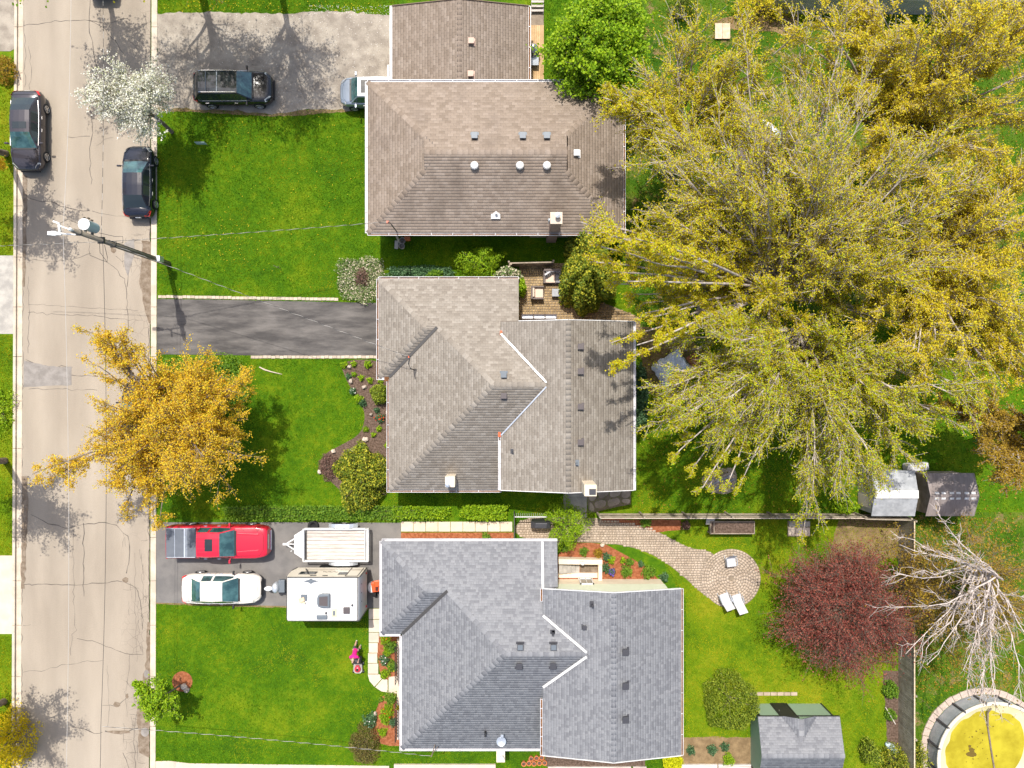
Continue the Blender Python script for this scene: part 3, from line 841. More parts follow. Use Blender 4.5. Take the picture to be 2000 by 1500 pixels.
def visible(solids, k, i, x, y):
    sd_ = solids[k]
    z = sd_['planes'][i]['z'](x, y)
    m = sd_['foot'](x, y)
    for j, p in enumerate(sd_['planes']):
        if j != i: m &= p['z'](x, y) >= z - 1e-4
    for q, so in enumerate(solids):
        if q == k: continue
        h = np.min([p['z'](x, y) for p in so['planes']], axis=0)
        h = np.where(so['foot'](x, y), h, -99)
        m &= (z > h + 1e-4) if q < k else (z >= h - 1e-4)
    return m

def runs(mask, us):
    d = np.diff(np.concatenate([[0], mask.astype(np.int8), [0]]))
    return [(us[a], us[min(b, len(us)) - 1]) for a, b in zip(np.where(d == 1)[0], np.where(d == -1)[0])]

def shingle_roof(parent, solids, mat, matfn, under, expo, widths, seed, n_single=300, gap=.010, thick=.0045):
    r = random.Random(seed)
    uV, uF, tabs = [], [], []
    du = .02
    for k, sd_ in enumerate(solids):
        for i, p in enumerate(sd_['planes']):
            x0, y0, z0 = p['o']
            us = np.arange(-16, 16, du)
            e = expo / math.sqrt(1 + p['s'] ** 2)
            vmax = 9.0
            row = 0
            empty = 0
            while row * e < vmax:
                v0, v1 = row * e, (row + 1) * e
                def m_at(v):
                    return visible(solids, k, i, x0 + us * p['u'][0] + v * p['up'][0], y0 + us * p['u'][1] + v * p['up'][1])
                mid = runs(m_at((v0 + v1) / 2), us)
                if not mid:
                    row += 1
                    continue
                lo, hi = runs(m_at(v0 + .004), us), runs(m_at(v1 - .004), us)
                off = (row % 2) * widths[0] / 2 if len(widths) == 1 else r.uniform(0, .3)
                for a, b in mid:
                    def match(rs):
                        c = [q for q in rs if q[0] < b and q[1] > a]
                        return (min(q[0] for q in c), max(q[1] for q in c)) if len(c) == 1 else (a, b)
                    la, lb = match(lo)
                    ha, hb = match(hi)
                    n0 = len(uV)
                    for u_, v_ in ((la - .01, v0), (lb + .01, v0), (hb + .01, v1), (ha - .01, v1)):
                        uV.append((x0 + u_ * p['u'][0] + v_ * p['up'][0], y0 + u_ * p['u'][1] + v_ * p['up'][1], z0 + p['s'] * v_ - .006))
                    uF.append((n0, n0 + 1, n0 + 2, n0 + 3))
                    t = math.floor(a / widths[0]) * widths[0] - off if len(widths) == 1 else a - off
                    while t < b:
                        wd = widths[0] if len(widths) == 1 else r.choice(widths)
                        c0, c1 = max(t, a), min(t + wd - gap, b)
                        if c1 - c0 > .04:
                            tabs.append((k, i, c0, c1, v0, v1, abs((c1 - c0) - (wd - gap)) < 1e-6, wd))
                        t += wd
                row += 1
    roof = npobj("roof", uV, uF, under, parent)
    ROOFZ[parent.name] = roof_height(solids)
    # the shingles nearest the camera are single objects, the rest one part per material
    zof = lambda t: solids[t[0]]['planes'][t[1]]['o'][2] + solids[t[0]]['planes'][t[1]]['s'] * t[4]
    full = sorted([q for q in range(len(tabs)) if tabs[q][6]], key=lambda q: -zof(tabs[q]))
    single = set(full[:n_single])
    mesh_of = {}
    groups = {}
    for q, (k, i, c0, c1, v0, v1, ok, wd) in enumerate(tabs):
        p = solids[k]['planes'][i]
        x0, y0, z0 = p['o']
        U = Vector((p['u'][0], p['u'][1], 0))
        Vv = Vector((p['up'][0], p['up'][1], p['s']))
        Vn = Vv.normalized()
        N = U.cross(Vn)
        if N.z < 0: N = -N
        m = matfn(p, v0, mat)
        if q in single:
            key = (round(wd, 3), m.name, round(v1 - v0, 4))
            if key not in mesh_of:
                L = (v1 - v0) * Vv.length
                mesh_of[key] = npmesh("shingle", [(0, 0, thick), (wd - gap, 0, thick), (wd - gap, L + .01, .004), (0, L + .01, .004), (0, 0, -.004), (wd - gap, 0, -.004)],
                                      [(0, 1, 2, 3), (4, 5, 1, 0)], m)
            Rm = Matrix((U, Vn, N)).transposed()
            o = Vector((x0, y0, z0)) + U * c0 + Vv * v0
            piece("shingle", mesh_of[key], roof, o, Rm)
        else:
            g = groups.setdefault(m.name, ([], [], m))
            b = len(g[0])
            base = Vector((x0, y0, z0))
            for u_, v_, h in ((c0, v0, thick), (c1, v0, thick), (c1, v1 + .01, .004), (c0, v1 + .01, .004), (c0, v0, -.004), (c1, v0, -.004)):
                g[0].append(tuple(base + U * u_ + Vv * v_ + N * h))
            g[1].extend([(b, b + 1, b + 2, b + 3), (b + 4, b + 5, b + 1, b)])
    for V_, F_, m in groups.values():
        tag(npobj("shingle_field", V_, F_, m, roof), kind='stuff')
    return roof

def caps(roof, a, b, drop, mat, ln=.30, half=.14, lift=.007):
    """folded cap shingles laid one after the other along a hip or ridge."""
    a, b = Vector(a), Vector(b)
    if b.z < a.z: a, b = b, a
    d = b - a
    n = max(1, int(d.length / ln))
    x = d.normalized()
    y = Vector((0, 0, 1)).cross(x).normalized()
    z = x.cross(y)
    me = npmesh("ridge_cap", [(0, -half, -drop * half + .006), (0, 0, .009), (0, half, -drop * half + .006), (d.length / n + .02, -half, -drop * half), (d.length / n + .02, 0, .004), (d.length / n + .02, half, -drop * half),
                              (0, -half, -drop * half - .01), (0, 0, -.006), (0, half, -drop * half - .01)],
                [(0, 3, 4, 1), (1, 4, 5, 2), (6, 0, 1, 7), (7, 1, 2, 8)], mat)
    R = Matrix((x, y, z)).transposed()
    for i in range(n):
        piece("ridge_cap", me, roof, a + d * (i / n) + Vector((0, 0, lift)), R)

def gutter(parent, a, b, out, z, mat=None, debris=True, wd=.13, step=1.15):
    mat = mat or M['gutterwhite']
    a, b, out = Vector((a[0], a[1], 0)), Vector((b[0], b[1], 0)), Vector((out[0], out[1], 0))
    mb = MB()
    up = Vector((0, 0, z))
    mb.bar(a + out * wd + up - Vector((0, 0, .05)), b + out * wd + up - Vector((0, 0, .05)), .03, .11)
    mb.bar(a + out * .012 + up - Vector((0, 0, .055)), b + out * .012 + up - Vector((0, 0, .055)), .02, .10)
    mb.bar(a + out * wd / 2 + up - Vector((0, 0, .085)), b + out * wd / 2 + up - Vector((0, 0, .085)), wd - .034, .03, 1 if debris else 0)
    L = (b - a).length
    n = max(1, int(L / step))
    for i in range(n + 1):
        c = a + (b - a) * (i / n)
        mb.box(c + out * wd / 2 + up + Vector((0, 0, .006)), (.03 if abs(out.x) < .5 else wd, wd if abs(out.x) < .5 else .03, .012))
    mb.build("gutter", [mat, M['debris']], parent)

def on_roof(parent, px, py, z):
    f = ROOFZ.get(parent.name)
    for _ in range(4):
        x, y, _z = P(px, py, z)
        if f: z = float(f(np.array([x]), np.array([y]))[0]) + .03
    return z

ROOFZ = {}
def roof_height(solids):
    def f(x, y):
        return np.max([np.where(so['foot'](x, y), np.min([p['z'](x, y) for p in so['planes']], axis=0), 0) for so in solids], axis=0)
    return f

def box_vent(parent, px, py, z, sz, mat, name="roof_vent", h=.22):
    z = on_roof(parent, px, py, z)
    x, y, _ = P(px, py, z)
    mb = MB()
    mb.box((x, y, z - .06), (sz * 1.35, sz * 1.35, .03))
    mb.box((x, y, z + h / 2 - .05), (sz * .8, sz * .8, h))
    mb.box((x, y, z + h - .03), (sz, sz, .05))
    return mb.build(name, mat, parent, bevel=.01)

def pipe_vent(parent, px, py, z, mat, r=.06, h=.4, flash=None):
    z = on_roof(parent, px, py, z)
    x, y, _ = P(px, py, z)
    mb = MB()
    mb.lathe((x, y, z - .1), [(r, 0), (r, h), (r * .7, h), (r * .7, h - .05)], 12)
    mb.box((x, y + .02, z - .02), (r * 4.4, r * 5, .02), mi=1)
    return mb.build("plumbing_pipe", [mat, flash or mat], parent)

def turbine(parent, px, py, z):
    z = on_roof(parent, px, py, z)
    x, y, _ = P(px, py, z)
    mb = MB()
    mb.lathe((x, y, z - .15), [(.30, 0), (.28, .04), (.16, .06), (.16, .22), (.20, .24), (.235, .33), (.20, .42), (.11, .47), (.02, .485)], 16)
    for i in range(12):
        q = i * math.pi / 6
        mb.box((x + .225 * math.cos(q), y + .225 * math.sin(q), z + .18), (.03, .008, .18), rz=q + .6)
    return mb.build("turbine_vent", M['white'], parent, smooth=False)

def window(parent, c, wd, ht, out, mat=None):
    """window on a wall facing out (unit 2D), centre c."""
    out = Vector((out[0], out[1], 0))
    side = Vector((-out.y, out.x, 0))
    rz = math.atan2(side.y, side.x)
    mb = MB()
    c = Vector(c)
    for dx, dz, ww, hh in ((-wd / 2, 0, .08, ht + .08), (wd / 2, 0, .08, ht + .08), (0, ht / 2, wd + .08, .08), (0, -ht / 2, wd + .14, .09), (0, 0, .05, ht)):
        mb.box(c + side * dx + Vector((0, 0, dz)) + out * .03, (ww, .07, hh), rz=rz)
    f = mb.build("window", mat or M['white'], parent)
    MB().box(c + out * .012, (wd, .02, ht), rz=rz).build("pane", M['windowglass'], f)
    return f

def rect(x0, x1, y0, y1):
    return lambda x, y: (x >= x0) & (x <= x1) & (y >= y0) & (y <= y1)

# ---- brown house at the top, with dutch gables
hA = thing("house", "brown shingled hip-roof house with three white turbine vents", "house", P(960, 310, 0))
zA, sA = 3.2, .22
kA = K(zA)
aW, aE, aN, aS = (718 - 1000) * kA, (1217 - 1000) * kA, (750 - 160) * kA, (750 - 455) * kA
aM = (aN + aS) / 2
gxW, gxE = aW + 3.36, aE - 3.30
sol = [dict(planes=[plane(aW, aM, zA, (1, 0), sA), plane(aE, aM, zA, (-1, 0), sA), plane(0, aN, zA, (0, -1), sA), plane(0, aS, zA, (0, 1), sA)], foot=rect(aW, aE, aS, aN)),
       dict(planes=[plane(0, aN, zA, (0, -1), sA), plane(0, aS, zA, (0, 1), sA)], foot=rect(gxW, gxE, aS, aN))]
def matA(p, v, m):
    return M['roofA2'] if p['up'] == (0, 1) else m  # slope turned from the sun takes the stained, lightened copy
rA = shingle_roof(hA, sol, M['roofA'], matA, M['under'], .165, [.33], 1)
zr = zA + sA * (aN - aS) / 2
hz = zA + sA * 3.33
caps(rA, (gxW, aM, zr), (gxE, aM, zr), sA, M['roofA'])
for cx, cy, tx, ty in ((aW, aN, gxW, aN - 3.36), (aW, aS, gxW, aS + 3.36), (aE, aN, gxE, aN - 3.30), (aE, aS, gxE, aS + 3.30)):
    caps(rA, (cx, cy, zA), (tx, ty, zA + sA * abs(tx - cx)), sA * .7, M['roofA'])
for gx, sg in ((gxW, -1), (gxE, 1)):
    zz = zA + sA * 3.33
    yy = (zr - zz) / sA
    MB().add([(gx + sg * .02, aM - yy, zz - .02), (gx + sg * .02, aM + yy, zz - .02), (gx + sg * .02, aM, zr - .03)], [(0, 1, 2) if sg > 0 else (2, 1, 0)]).build("gable_vent", M['soffit'], hA)
MB().prism([(aW + .03, aS + .03), (aE - .03, aS + .03), (aE - .03, aN - .03), (aW + .03, aN - .03)], zA - .2, zA - .015).build("eave", M['soffit'], hA)
wl = MB().prism([(aW + .45, aS + .45), (aE - .45, aS + .45), (aE - .45, aN - .45), (aW + .45, aN - .45)], G - .1, zA - .2).build("wall", M['brownwall'], hA)
MB().box(((aE + .2) / 2 + .6, aS + .42, G + .4), (5.6, .06, .9)).build("foundation", M['creamwall'], hA)
gutter(hA, (aW, aN), (aE, aN), (0, 1), zA, debris=False)
gutter(hA, (aW, aS), (aE, aS), (0, -1), zA)
gutter(hA, (aW, aS), (aW, aN), (-1, 0), zA, debris=False)
gutter(hA, (aE, aS), (aE, aN), (1, 0), zA)
for px in (927, 1021, 1068): box_vent(hA, px, 266, 4.22, .36, M['vent'])
box_vent(hA, 1126, 300, 3.98, .34, M['white'])
for px in (927, 1015.5, 1068): turbine(hA, px, 325, 4.25)
pipe_vent(hA, 969, 418, 3.55, M['white'], .08, .45, M['white'])
MB().box((*P(968, 423, 3.45)[:2], 3.49), (.52, .28, .02)).build("flashing", M['white'], hA)
ch = MB()
ch.box((2.41, 9.02, 2.7), (.58, .56, 5.4))
ch.box((2.41, 9.02, 5.42), (.66, .64, .09), mi=1)
chm = ch.build("chimney", [M['brickwall'], M['conc']], hA)
MB().lathe((2.47, 9.10, 5.46), [(.11, 0), (.11, .3), (.15, .31), (.15, .36), (.02, .40)], 14).build("flue", M['steel'], chm)
MB().lathe((2.05, 9.0, 4.2), [(.05, 0), (.05, .9), (.09, .92), (.02, 1.0)], 10).build("flue", M['steel'], chm)
mA = MB()
mp = P(775, 452, 3.2)
mA.tube([(mp[0], mp[1] - .02, 2.2), (mp[0], mp[1] - .02, 4.0), (mp[0] - .03, mp[1] + .03, 4.75), (mp[0] - .12, mp[1] + .12, 4.95), (mp[0] - .25, mp[1] + .16, 4.86)], .035, 8)
mA.box((mp[0] - .24, mp[1] + .16, 4.84), (.12, .12, .12), mi=1)
mA.build("service_mast", [M['darkmetal'], M['orange']], hA)
dsp = MB()
dsp.bar((*P(779, 458, .9)[:2], 2.9), (*P(777, 470, .9)[:2], G + .25), .12, .09)
dsp.bar((*P(775, 470, .3)[:2], G + .2), (*P(774, 486, .2)[:2], G + .1), .22, .14)
dsp.build("downspout", M['concgrey'], hA)
window(hA, (-4.2, aS + .46, 2.0), 1.5, .9, (0, -1))
window(hA, (0.0, aS + .46, 2.0), 1.2, .9, (0, -1))
window(hA, (aW + .44, 12.6, 1.9), 2.2, 1.3, (-1, 0))
MB().box((aW + .43, 15.0, 1.2), (.06, 1.0, 2.1)).build("door", M['white'], hA)

# attached lower garage
zg, sg_ = 2.3, .19
kg = K(zg)
gW, gE, gN, gS = (766 - 1000) * kg, (1032 - 1000) * kg, (750 - 12) * kg, aN + .02
gM = (gW + gE) / 2
gar = thing("garage", "brown gable-roof garage attached above the brown house", "garage", (gM, (gN + gS) / 2, 0))
sol = [dict(planes=[plane(gW, 20, zg, (1, 0), sg_), plane(gE, 20, zg, (-1, 0), sg_)], foot=rect(gW, gE, gS, gN))]
rG = shingle_roof(gar, sol, M['roofA'], lambda p, v, m: m, M['under'], .165, [.33], 2)
gz = zg + sg_ * (gE - gW) / 2
caps(rG, (gM, gS, gz), (gM, gN, gz), sg_, M['roofA'])
MB().add([(gW + .4, gS + .3, G - .1), (gE - .4, gS + .3, G - .1), (gE - .4, gN - .35, G - .1), (gW + .4, gN - .35, G - .1), (gW + .4, gS + .3, zg), (gE - .4, gS + .3, zg), (gE - .4, gN - .35, zg), (gW + .4, gN - .35, zg), (gM, gS + .3, gz - .05), (gM, gN - .35, gz - .05)],
         [(0, 3, 7, 4), (1, 5, 6, 2), (2, 6, 9, 7, 3), (0, 4, 8, 5, 1), (4, 7, 9, 8), (5, 8, 9, 6)]).build("wall", M['brownwall'], gar)
MB().prism([(gW + .02, gS), (gW + .4, gS), (gW + .4, gN), (gW + .02, gN)], zg - .14, zg - .015).build("eave", M['soffit'], gar)
MB().prism([(gE - .4, gS), (gE - .02, gS), (gE - .02, gN), (gE - .4, gN)], zg - .14, zg - .015).build("eave", M['soffit'], gar)
gutter(gar, (gW, gS), (gW, gN), (-1, 0), zg, debris=False)
gutter(gar, (gE, gS), (gE, gN), (1, 0), zg)
MB().bar((gW, gN + .01, zg), (gM, gN + .01, gz), .04, .14).build("rake_board", M['soffit'], gar)
MB().bar((gE, gN + .01, zg), (gM, gN + .01, gz), .04, .14).build("rake_board", M['soffit'], gar)
box_vent(gar, 920.5, 82, 3.15, .34, M['ventbrown'])
box_vent(gar, 919.5, 146, 3.15, .34, M['ventbrown'])
MB().box((gW + .38, 20.6, 1.15), (.06, 2.4, 2.1)).build("door", M['white'], gar)
gp = MB()
gp.box((*P(760, 146, .9)[:2], G + .55), (.10, .95, 1.1))
tag(gp.build("sign_board", M['white']), "white panel leaning at the garage corner", "panel")

# ---- the two side-split houses
def sidesplit(name, label, W_, bW_, N_, S_, bS_, NE_, zf, sf, xw, xe, n2, s2, zb, sb, roofm, under, expo, widths, seed, wallm):
    h = thing("house", label, "house", ((xw + W_) / 2, (N_ + S_) / 2, 0))
    mid = (N_ + S_) / 2
    xin = xw + (xe - xw) / 2
    y_lo, y_hi = S_ + .9, n2 - .05
    def main_foot(x, y):
        a = (x >= W_) & (x <= NE_) & (y >= n2 - .1) & (y <= N_)
        b = (x >= W_) & (x <= xw + .12) & (y >= S_) & (y <= n2)
        c = (x > xw) & (x <= xin) & (y >= y_lo) & (y <= y_hi)
        d = (x > xw) & (x <= NE_) & (y <= n2) & (y >= y_lo)
        return a | b | c | d
    planes = lambda w0: [plane(w0, mid, zf, (1, 0), sf), plane(0, N_, zf, (0, -1), sf)]
    main = dict(planes=planes(W_) + [plane(0, S_, zf, (0, 1), sf)], foot=main_foot)
    bump = dict(planes=planes(bW_) + [plane(0, bS_, zf, (0, 1), sf)], foot=rect(bW_, W_ + (N_ - bS_) / 2 + .1, bS_, N_))
    back = dict(planes=[plane(xw, mid, zb, (1, 0), sb), plane(xe, mid, zb, (-1, 0), sb)], foot=rect(xw, xe, s2, n2))
    rf = shingle_roof(h, [main, bump, back], roofm, lambda p, v, m: m, under, expo, widths, seed)
    zr = zf + sf * (N_ - S_) / 2
    zbr = zf + sf * (N_ - bS_) / 2
    bm = (N_ + bS_) / 2
    rx = W_ + (N_ - S_) / 2
    half = (N_ - bS_) / 2
    zrb = zb + sb * (xe - xw) / 2
    vx = xw + (zr - zb) / sb                                  # where the front ridge dies into the back roof
    caps(rf, (rx, mid, zr), (vx, mid, zr), sf, roofm)
    caps(rf, (W_, S_, zf), (rx, mid, zr), sf * .7, roofm)
    caps(rf, (W_ + half, bm, zbr), (rx, mid, zr), sf * .7, roofm)
    caps(rf, (bW_, N_, zf), (bW_ + half, bm, zbr), sf * .7, roofm)
    caps(rf, (bW_, bS_, zf), (bW_ + half, bm, zbr), sf * .7, roofm)
    caps(rf, (bW_ + half, bm, zbr), (W_ + half, bm, zbr), sf, roofm)
    caps(rf, (xin, s2, zrb), (xin, n2, zrb), sb, roofm)
    # eaves: boxed soffits set just under the roof edge
    e = MB()
    e.prism([(bW_ + .03, bS_ + .03), (NE_ - .03, bS_ + .03), (NE_ - .03, N_ - .03), (bW_ + .03, N_ - .03)], zf - .2, zf - .015)
    e.build("eave", M['white'], h)
    MB().prism([(W_ + .03, S_ + .03), (xw + .1, S_ + .03), (xw + .1, bS_ + .02), (W_ + .03, bS_ + .02)], zf - .2, zf - .015).build("eave", M['white'], h)
    for x0, x1 in ((xw + .02, xw + .42), (xe - .42, xe - .02)):
        MB().prism([(x0, s2 + .02), (x1, s2 + .02), (x1, n2 - .02), (x0, n2 - .02)], zb - .16, zb - .015).build("eave", M['white'], h)
    for yy in (n2, s2):
        q = .015 if yy == n2 else -.015
        for xa in ((NE_ if seed == 5 and yy == n2 else xw), xe):
            MB().bar((xa, yy + q, zb - .03 + (sb * (xa - xw) if xa < xin else 0)), (xin, yy + q, zrb - .03), .04, .13).build("rake_board", M['white'], h)
    i = .42
    MB().prism([(bW_ + i, bS_ + i), (NE_ - .3, bS_ + i), (NE_ - .3, N_ - i), (bW_ + i, N_ - i)], G - .1, zf - .2).build("wall", wallm[0], h)
    MB().prism([(W_ + i, S_ + i), (xw + .3, S_ + i), (xw + .3, bS_ + i - .01), (W_ + i, bS_ + i - .01)], G - .1, zf - .2).build("wall", wallm[0], h)
    wb = MB()
    a0, a1, b0, b1 = xw + i, xe - i, s2 + i - .02, n2 - i + .02
    wb.add([(a0, b0, 1.25), (a1, b0, 1.25), (a1, b1, 1.25), (a0, b1, 1.25), (a0, b0, zb + .01), (a1, b0, zb + .01), (a1, b1, zb + .01), (a0, b1, zb + .01), (xin, b0, zrb - .12), (xin, b1, zrb - .12)],
           [(0, 3, 7, 4), (1, 5, 6, 2), (2, 6, 9, 7, 3), (0, 4, 8, 5, 1), (4, 7, 9, 8), (5, 8, 9, 6)])
    wb.build("wall", wallm[1], h)
    MB().prism([(a0 + .02, b0 + .02), (a1 - .02, b0 + .02), (a1 - .02, b1 - .02), (a0 + .02, b1 - .02)], G - 1.3, 1.26).build("foundation", wallm[2], h)
    gutter(h, (bW_, N_), (NE_, N_), (0, 1), zf, debris=(seed == 5))
    gutter(h, (bW_, bS_ - .13), (bW_, N_), (-1, 0), zf, debris=(seed == 5))
    gutter(h, (bW_, bS_), (W_ - .1, bS_), (0, -1), zf, debris=False)
    gutter(h, (W_, S_ - .13), (W_, bS_ - .15), (-1, 0), zf, debris=(seed == 5))
    gutter(h, (W_, S_), (xw, S_), (0, -1), zf, debris=(seed == 5))
    gutter(h, (xe, s2), (xe, n2), (1, 0), zb, debris=(seed == 6))
    return h, rf, dict(zr=zr, zrb=zrb, mid=mid, vx=vx, xin=xin, half=half, bm=bm, zbr=zbr, z_main=lambda x, y: 0)

def strip(name, mat, a, b, wd, parent, ht=.05):
    return MB().bar(a, b, wd, ht).build(name, mat, parent)

zf = 2.7
kf = K(zf)
zb = 3.48
kb = K(zb)
W_, bW_, N_, S_, bS_, NE_ = -240 * kf, -260 * kf, 205 * kf, -207 * kf, 13 * kf, 13 * kf
xw, xe, n2, s2 = -22 * kb, 237 * kb, 122 * kb, -207 * kb
hB, rB, iB = sidesplit("house", "taupe-shingled split-level house in the middle with rusty white gutters", W_, bW_, N_, S_, bS_, NE_, zf, .24, xw, xe, n2, s2, zb, .27,
                       M['roofB'], M['under'], .15, [.30], 5, (M['creamwall'], M['brickwall'], M['brickwall']))
def valley(h, W_, bW_, N_, S_, bS_, zf, sf, xw, zb, i_, vm, wd, low=True):
    up = Vector((0, 0, .05))
    # where the front slopes run into the higher back roof
    dN = (zb - zf) / sf
    strip("valley_flashing", vm, Vector((xw + .02, N_ - dN, zb)) + up, Vector((i_['vx'], i_['mid'] + .12, i_['zr'])) + up, wd, h)
    strip("valley_flashing", vm, Vector((xw + .02, S_ + dN, zb)) + up, Vector((i_['vx'], i_['mid'] - .12, i_['zr'])) + up, wd, h)
    strip("valley_flashing", M['darkmetal'], Vector((W_ + .02, bS_ + .02, zf)) + up * .7, Vector((W_ + i_['half'], i_['bm'], i_['zbr'])) + up * .7, .16, h)
valley(hB, W_, bW_, N_, S_, bS_, zf, .24, xw, zb, iB, M['steel'], .08)
gutter(hB, (xw, s2), (xw, S_ + 3.2), (-1, 0), zb, debris=False)
MB().box((W_ - .15, bS_ - .1, zf - .01), (.26, .26, .06)).build("gutter_corner", M['debris'], hB)
MB().box((xw - .08, S_ + 3.3, zb + .02), (.14, .3, .05)).build("gutter_corner", M['orange'], hB)
MB().box((xw + .02, N_ - 3.2, zb + .04), (.12, .25, .05)).build("gutter_corner", M['orange'], hB)
for px, py, z in ((984, 732, 4.66), (984, 773, 4.62)): box_vent(hB, px, py, z, .33, M['vent'] if py < 750 else M['ventpurple'])
for py in (677, 725.5, 794, 863.5): box_vent(hB, 1133.5, py, 4.88, .33, M['ventpurple'])
pipe_vent(hB, 1001, 882, 4.05, M['ventdark'], .055, .35)
pipe_vent(hB, 1126, 905, 4.98, M['vent'], .07, .35)
c = MB()
c.box((-3.5, -5.52, 3.2), (.55, .60, 1.6))
cB = c.build("chimney", M['creamwall'], hB, bevel=.02)
MB().lathe((-3.62, -5.66, 4.0), [(.10, 0), (.10, .28), (.13, .3), (.02, .36)], 14).build("flue", M['steel'], cB)
c = MB()
c.box((4.22, -5.72, 4.6), (.66, .62, 2.6))
cB = c.build("chimney", M['creamwall'], hB, bevel=.02)
MB().box((4.32, -5.78, 5.93), (.36, .30, .1)).build("flue", M['ventdark'], cB)
mB = MB()
q = P(809, 722, 2.9)
t = P(797, 697, 4.6)
z0 = 3.4
mB.tube([(q[0], q[1], z0 - .5), (q[0] - .02, q[1] + .02, 4.2), (q[0] - .10, q[1] + .30, 4.5), (t[0] + .12, t[1] + .05, 4.62), (t[0], t[1], 4.55)], .035, 8)
mB.box((t[0] + .05, t[1], 4.55), (.10, .10, .10), mi=1)
mB.build("service_mast", [M['darkmetal'], M['orange']], hB)
window(hB, (W_ + .41, -4.2, 1.5), 1.8, 1.3, (-1, 0))
MB().box((W_ + .41, -1.2, 1.1), (.06, .95, 2.05)).build("door", M['white'], hB)
MB().box((bW_ + .41, 3.2, 1.2), (.06, 2.5, 2.1)).build("door", M['white'], hB)
window(hB, (xe - .41, -2.0, 2.9), 1.6, 1.2, (1, 0))
window(hB, (xe - .41, 1.5, 2.9), 1.4, 1.2, (1, 0))

zb = 3.66
kb = K(zb)
W_, bW_, N_, S_, bS_, NE_ = -215 * kf, -254 * kf, -307 * kf, -712 * kf, -488 * kf, 88 * kf
xw, xe, n2, s2 = 60 * kb, 330 * kb, -400 * kb, -725 * kb
hC, rC, iC = sidesplit("house", "slate-grey shingled split-level house at the bottom with pale green wall", W_, bW_, N_, S_, bS_, NE_, zf, .24, xw, xe, n2, s2, zb, .20,
                       M['roofC'], M['underC'], .15, [.14, .20, .27], 6, (M['creamwall'], M['greenwall'], M['creamwall']))
valley(hC, W_, bW_, N_, S_, bS_, zf, .24, xw, zb, iC, M['white'], .13)
gutter(hC, (xw, s2), (xw, S_ + 3.3), (-1, 0), zb, step=.5)
gutter(hC, (xw, N_ - 3.2), (xw, n2), (-1, 0), zb, step=.5)
strip("downpipe", M['white'], (xw + .02, N_ - .02, zf + .05), (xw + .02, n2 - .1, zf + .05 + .24 * (N_ - n2)), .13, hC, .08)
for px, py, z, m in ((1016, 1262, 4.58, 'underC'), (1081, 1262, 4.58, 'underC'), (1014, 1299.5, 4.68, 'ventdark'), (1080, 1299, 4.68, 'ventdark'), (1221, 1272, 5.04, 'ventdark'), (1221, 1338, 5.04, 'ventdark'), (1221, 1404, 5.04, 'ventdark')):
    v = box_vent(hC, px, py, z, .35, M['ventdark'])
    if m == 'underC':
        x, y, _ = P(px, py, z)
        z = on_roof(hC, px, py, z)
        x, y, _ = P(px, py, z)
        MB().box((x, y, z + .228), (.29, .29, .02)).build("vent_cap", M['vent'], v)
box_vent(hC, 1141.5, 1225, 4.72, .24, M['ventdark'], h=.15)
pipe_vent(hC, 1157, 1181, 4.8, M['ventdark'], .07, .45)
pipe_vent(hC, 1079, 1236, 4.35, M['ventdark'], .06, .45)
pipe_vent(hC, 1081, 1236, 4.35, M['ventdark'], .04, .3)
mC = MB()
q = P(846, 1463, 2.8)
mC.tube([(q[0] + .12, q[1] + .3, 2.9), (q[0] + .05, q[1] + .15, 3.6), (q[0], q[1] + .05, 3.75)], .03, 8)
mC.tube([(q[0] + .3, q[1] + .2, 2.9), (q[0] + .05, q[1] + .15, 3.55)], .02, 6)
mC.build("service_mast", M['bark'], hC)
dsh = MB()
q = P(979, 1448, 3.4)
dsh.lathe((q[0], q[1], 3.35), [(.02, .0), (.2, .03), (.28, .09), (.27, .10), (.19, .045), (.02, .02)], 20)
dsh.tube([(q[0], q[1] - .1, 2.7), (q[0], q[1], 3.36)], .03, 6)
dsh.tube([(q[0], q[1] + .1, 3.36), (q[0] + .05, q[1] + .45, 3.62)], .02, 6)
dsh.box((q[0] + .05, q[1] + .45, 3.64), (.16, .1, .1))
dsh.build("satellite_dish", M['steel'], hC)
MB().box((*P(948, 1435, 3.2)[:2], 3.1), (.12, .22, .3)).build("meter_box", M['black'], hC)
c = MB()
c.box((*P(978, 1470, 2.4)[:2], 1.3), (.5, .95, 2.6))
cC = c.build("chimney", M['creamwall'], hC, bevel=.02)
MB().lathe((*P(980, 1479, 2.7)[:2], 2.6), [(.13, 0), (.13, .3), (.11, .3), (.11, .28)], 14).build("flue", M['white'], cC)
nw = n2 - .40
window(hC, (P(1145, 1131, .9)[0], nw + .02, .85), .75, 1.1, (0, 1))
window(hC, (W_ + .41, -19.4, 1.5), 2.0, 1.3, (-1, 0))
MB().box((W_ + .41, -17.4, 1.15), (.06, .95, 2.05)).build("door", M['brownwall'], hC)
MB().box((bW_ + .41, -11.8, 1.2), (.06, 2.5, 2.1)).build("door", M['white'], hC)
# concrete front porch with a black railing
por = MB()
por.prism(PP([(777, 1245), (786, 1245), (786, 1440), (777, 1440)]), G - .05, G + .3)
por.build("porch", M['conc'], hC)
for y0, y1 in ((1250, 1322), (1358, 1432)):
    rl = MB()
    a, b = P(778, y0), P(778, y1)
    rl.bar((a[0], a[1], G + 1.2), (b[0], b[1], G + 1.2), .04, .04)
    rl.bar((a[0], a[1], G + .5), (b[0], b[1], G + .5), .03, .03)
    for t in np.linspace(0, 1, 14):
        rl.box((a[0], a[1] + (b[1] - a[1]) * t, G + .75), (.025, .025, .9))
    rl.build("railing", M['black'], hC)
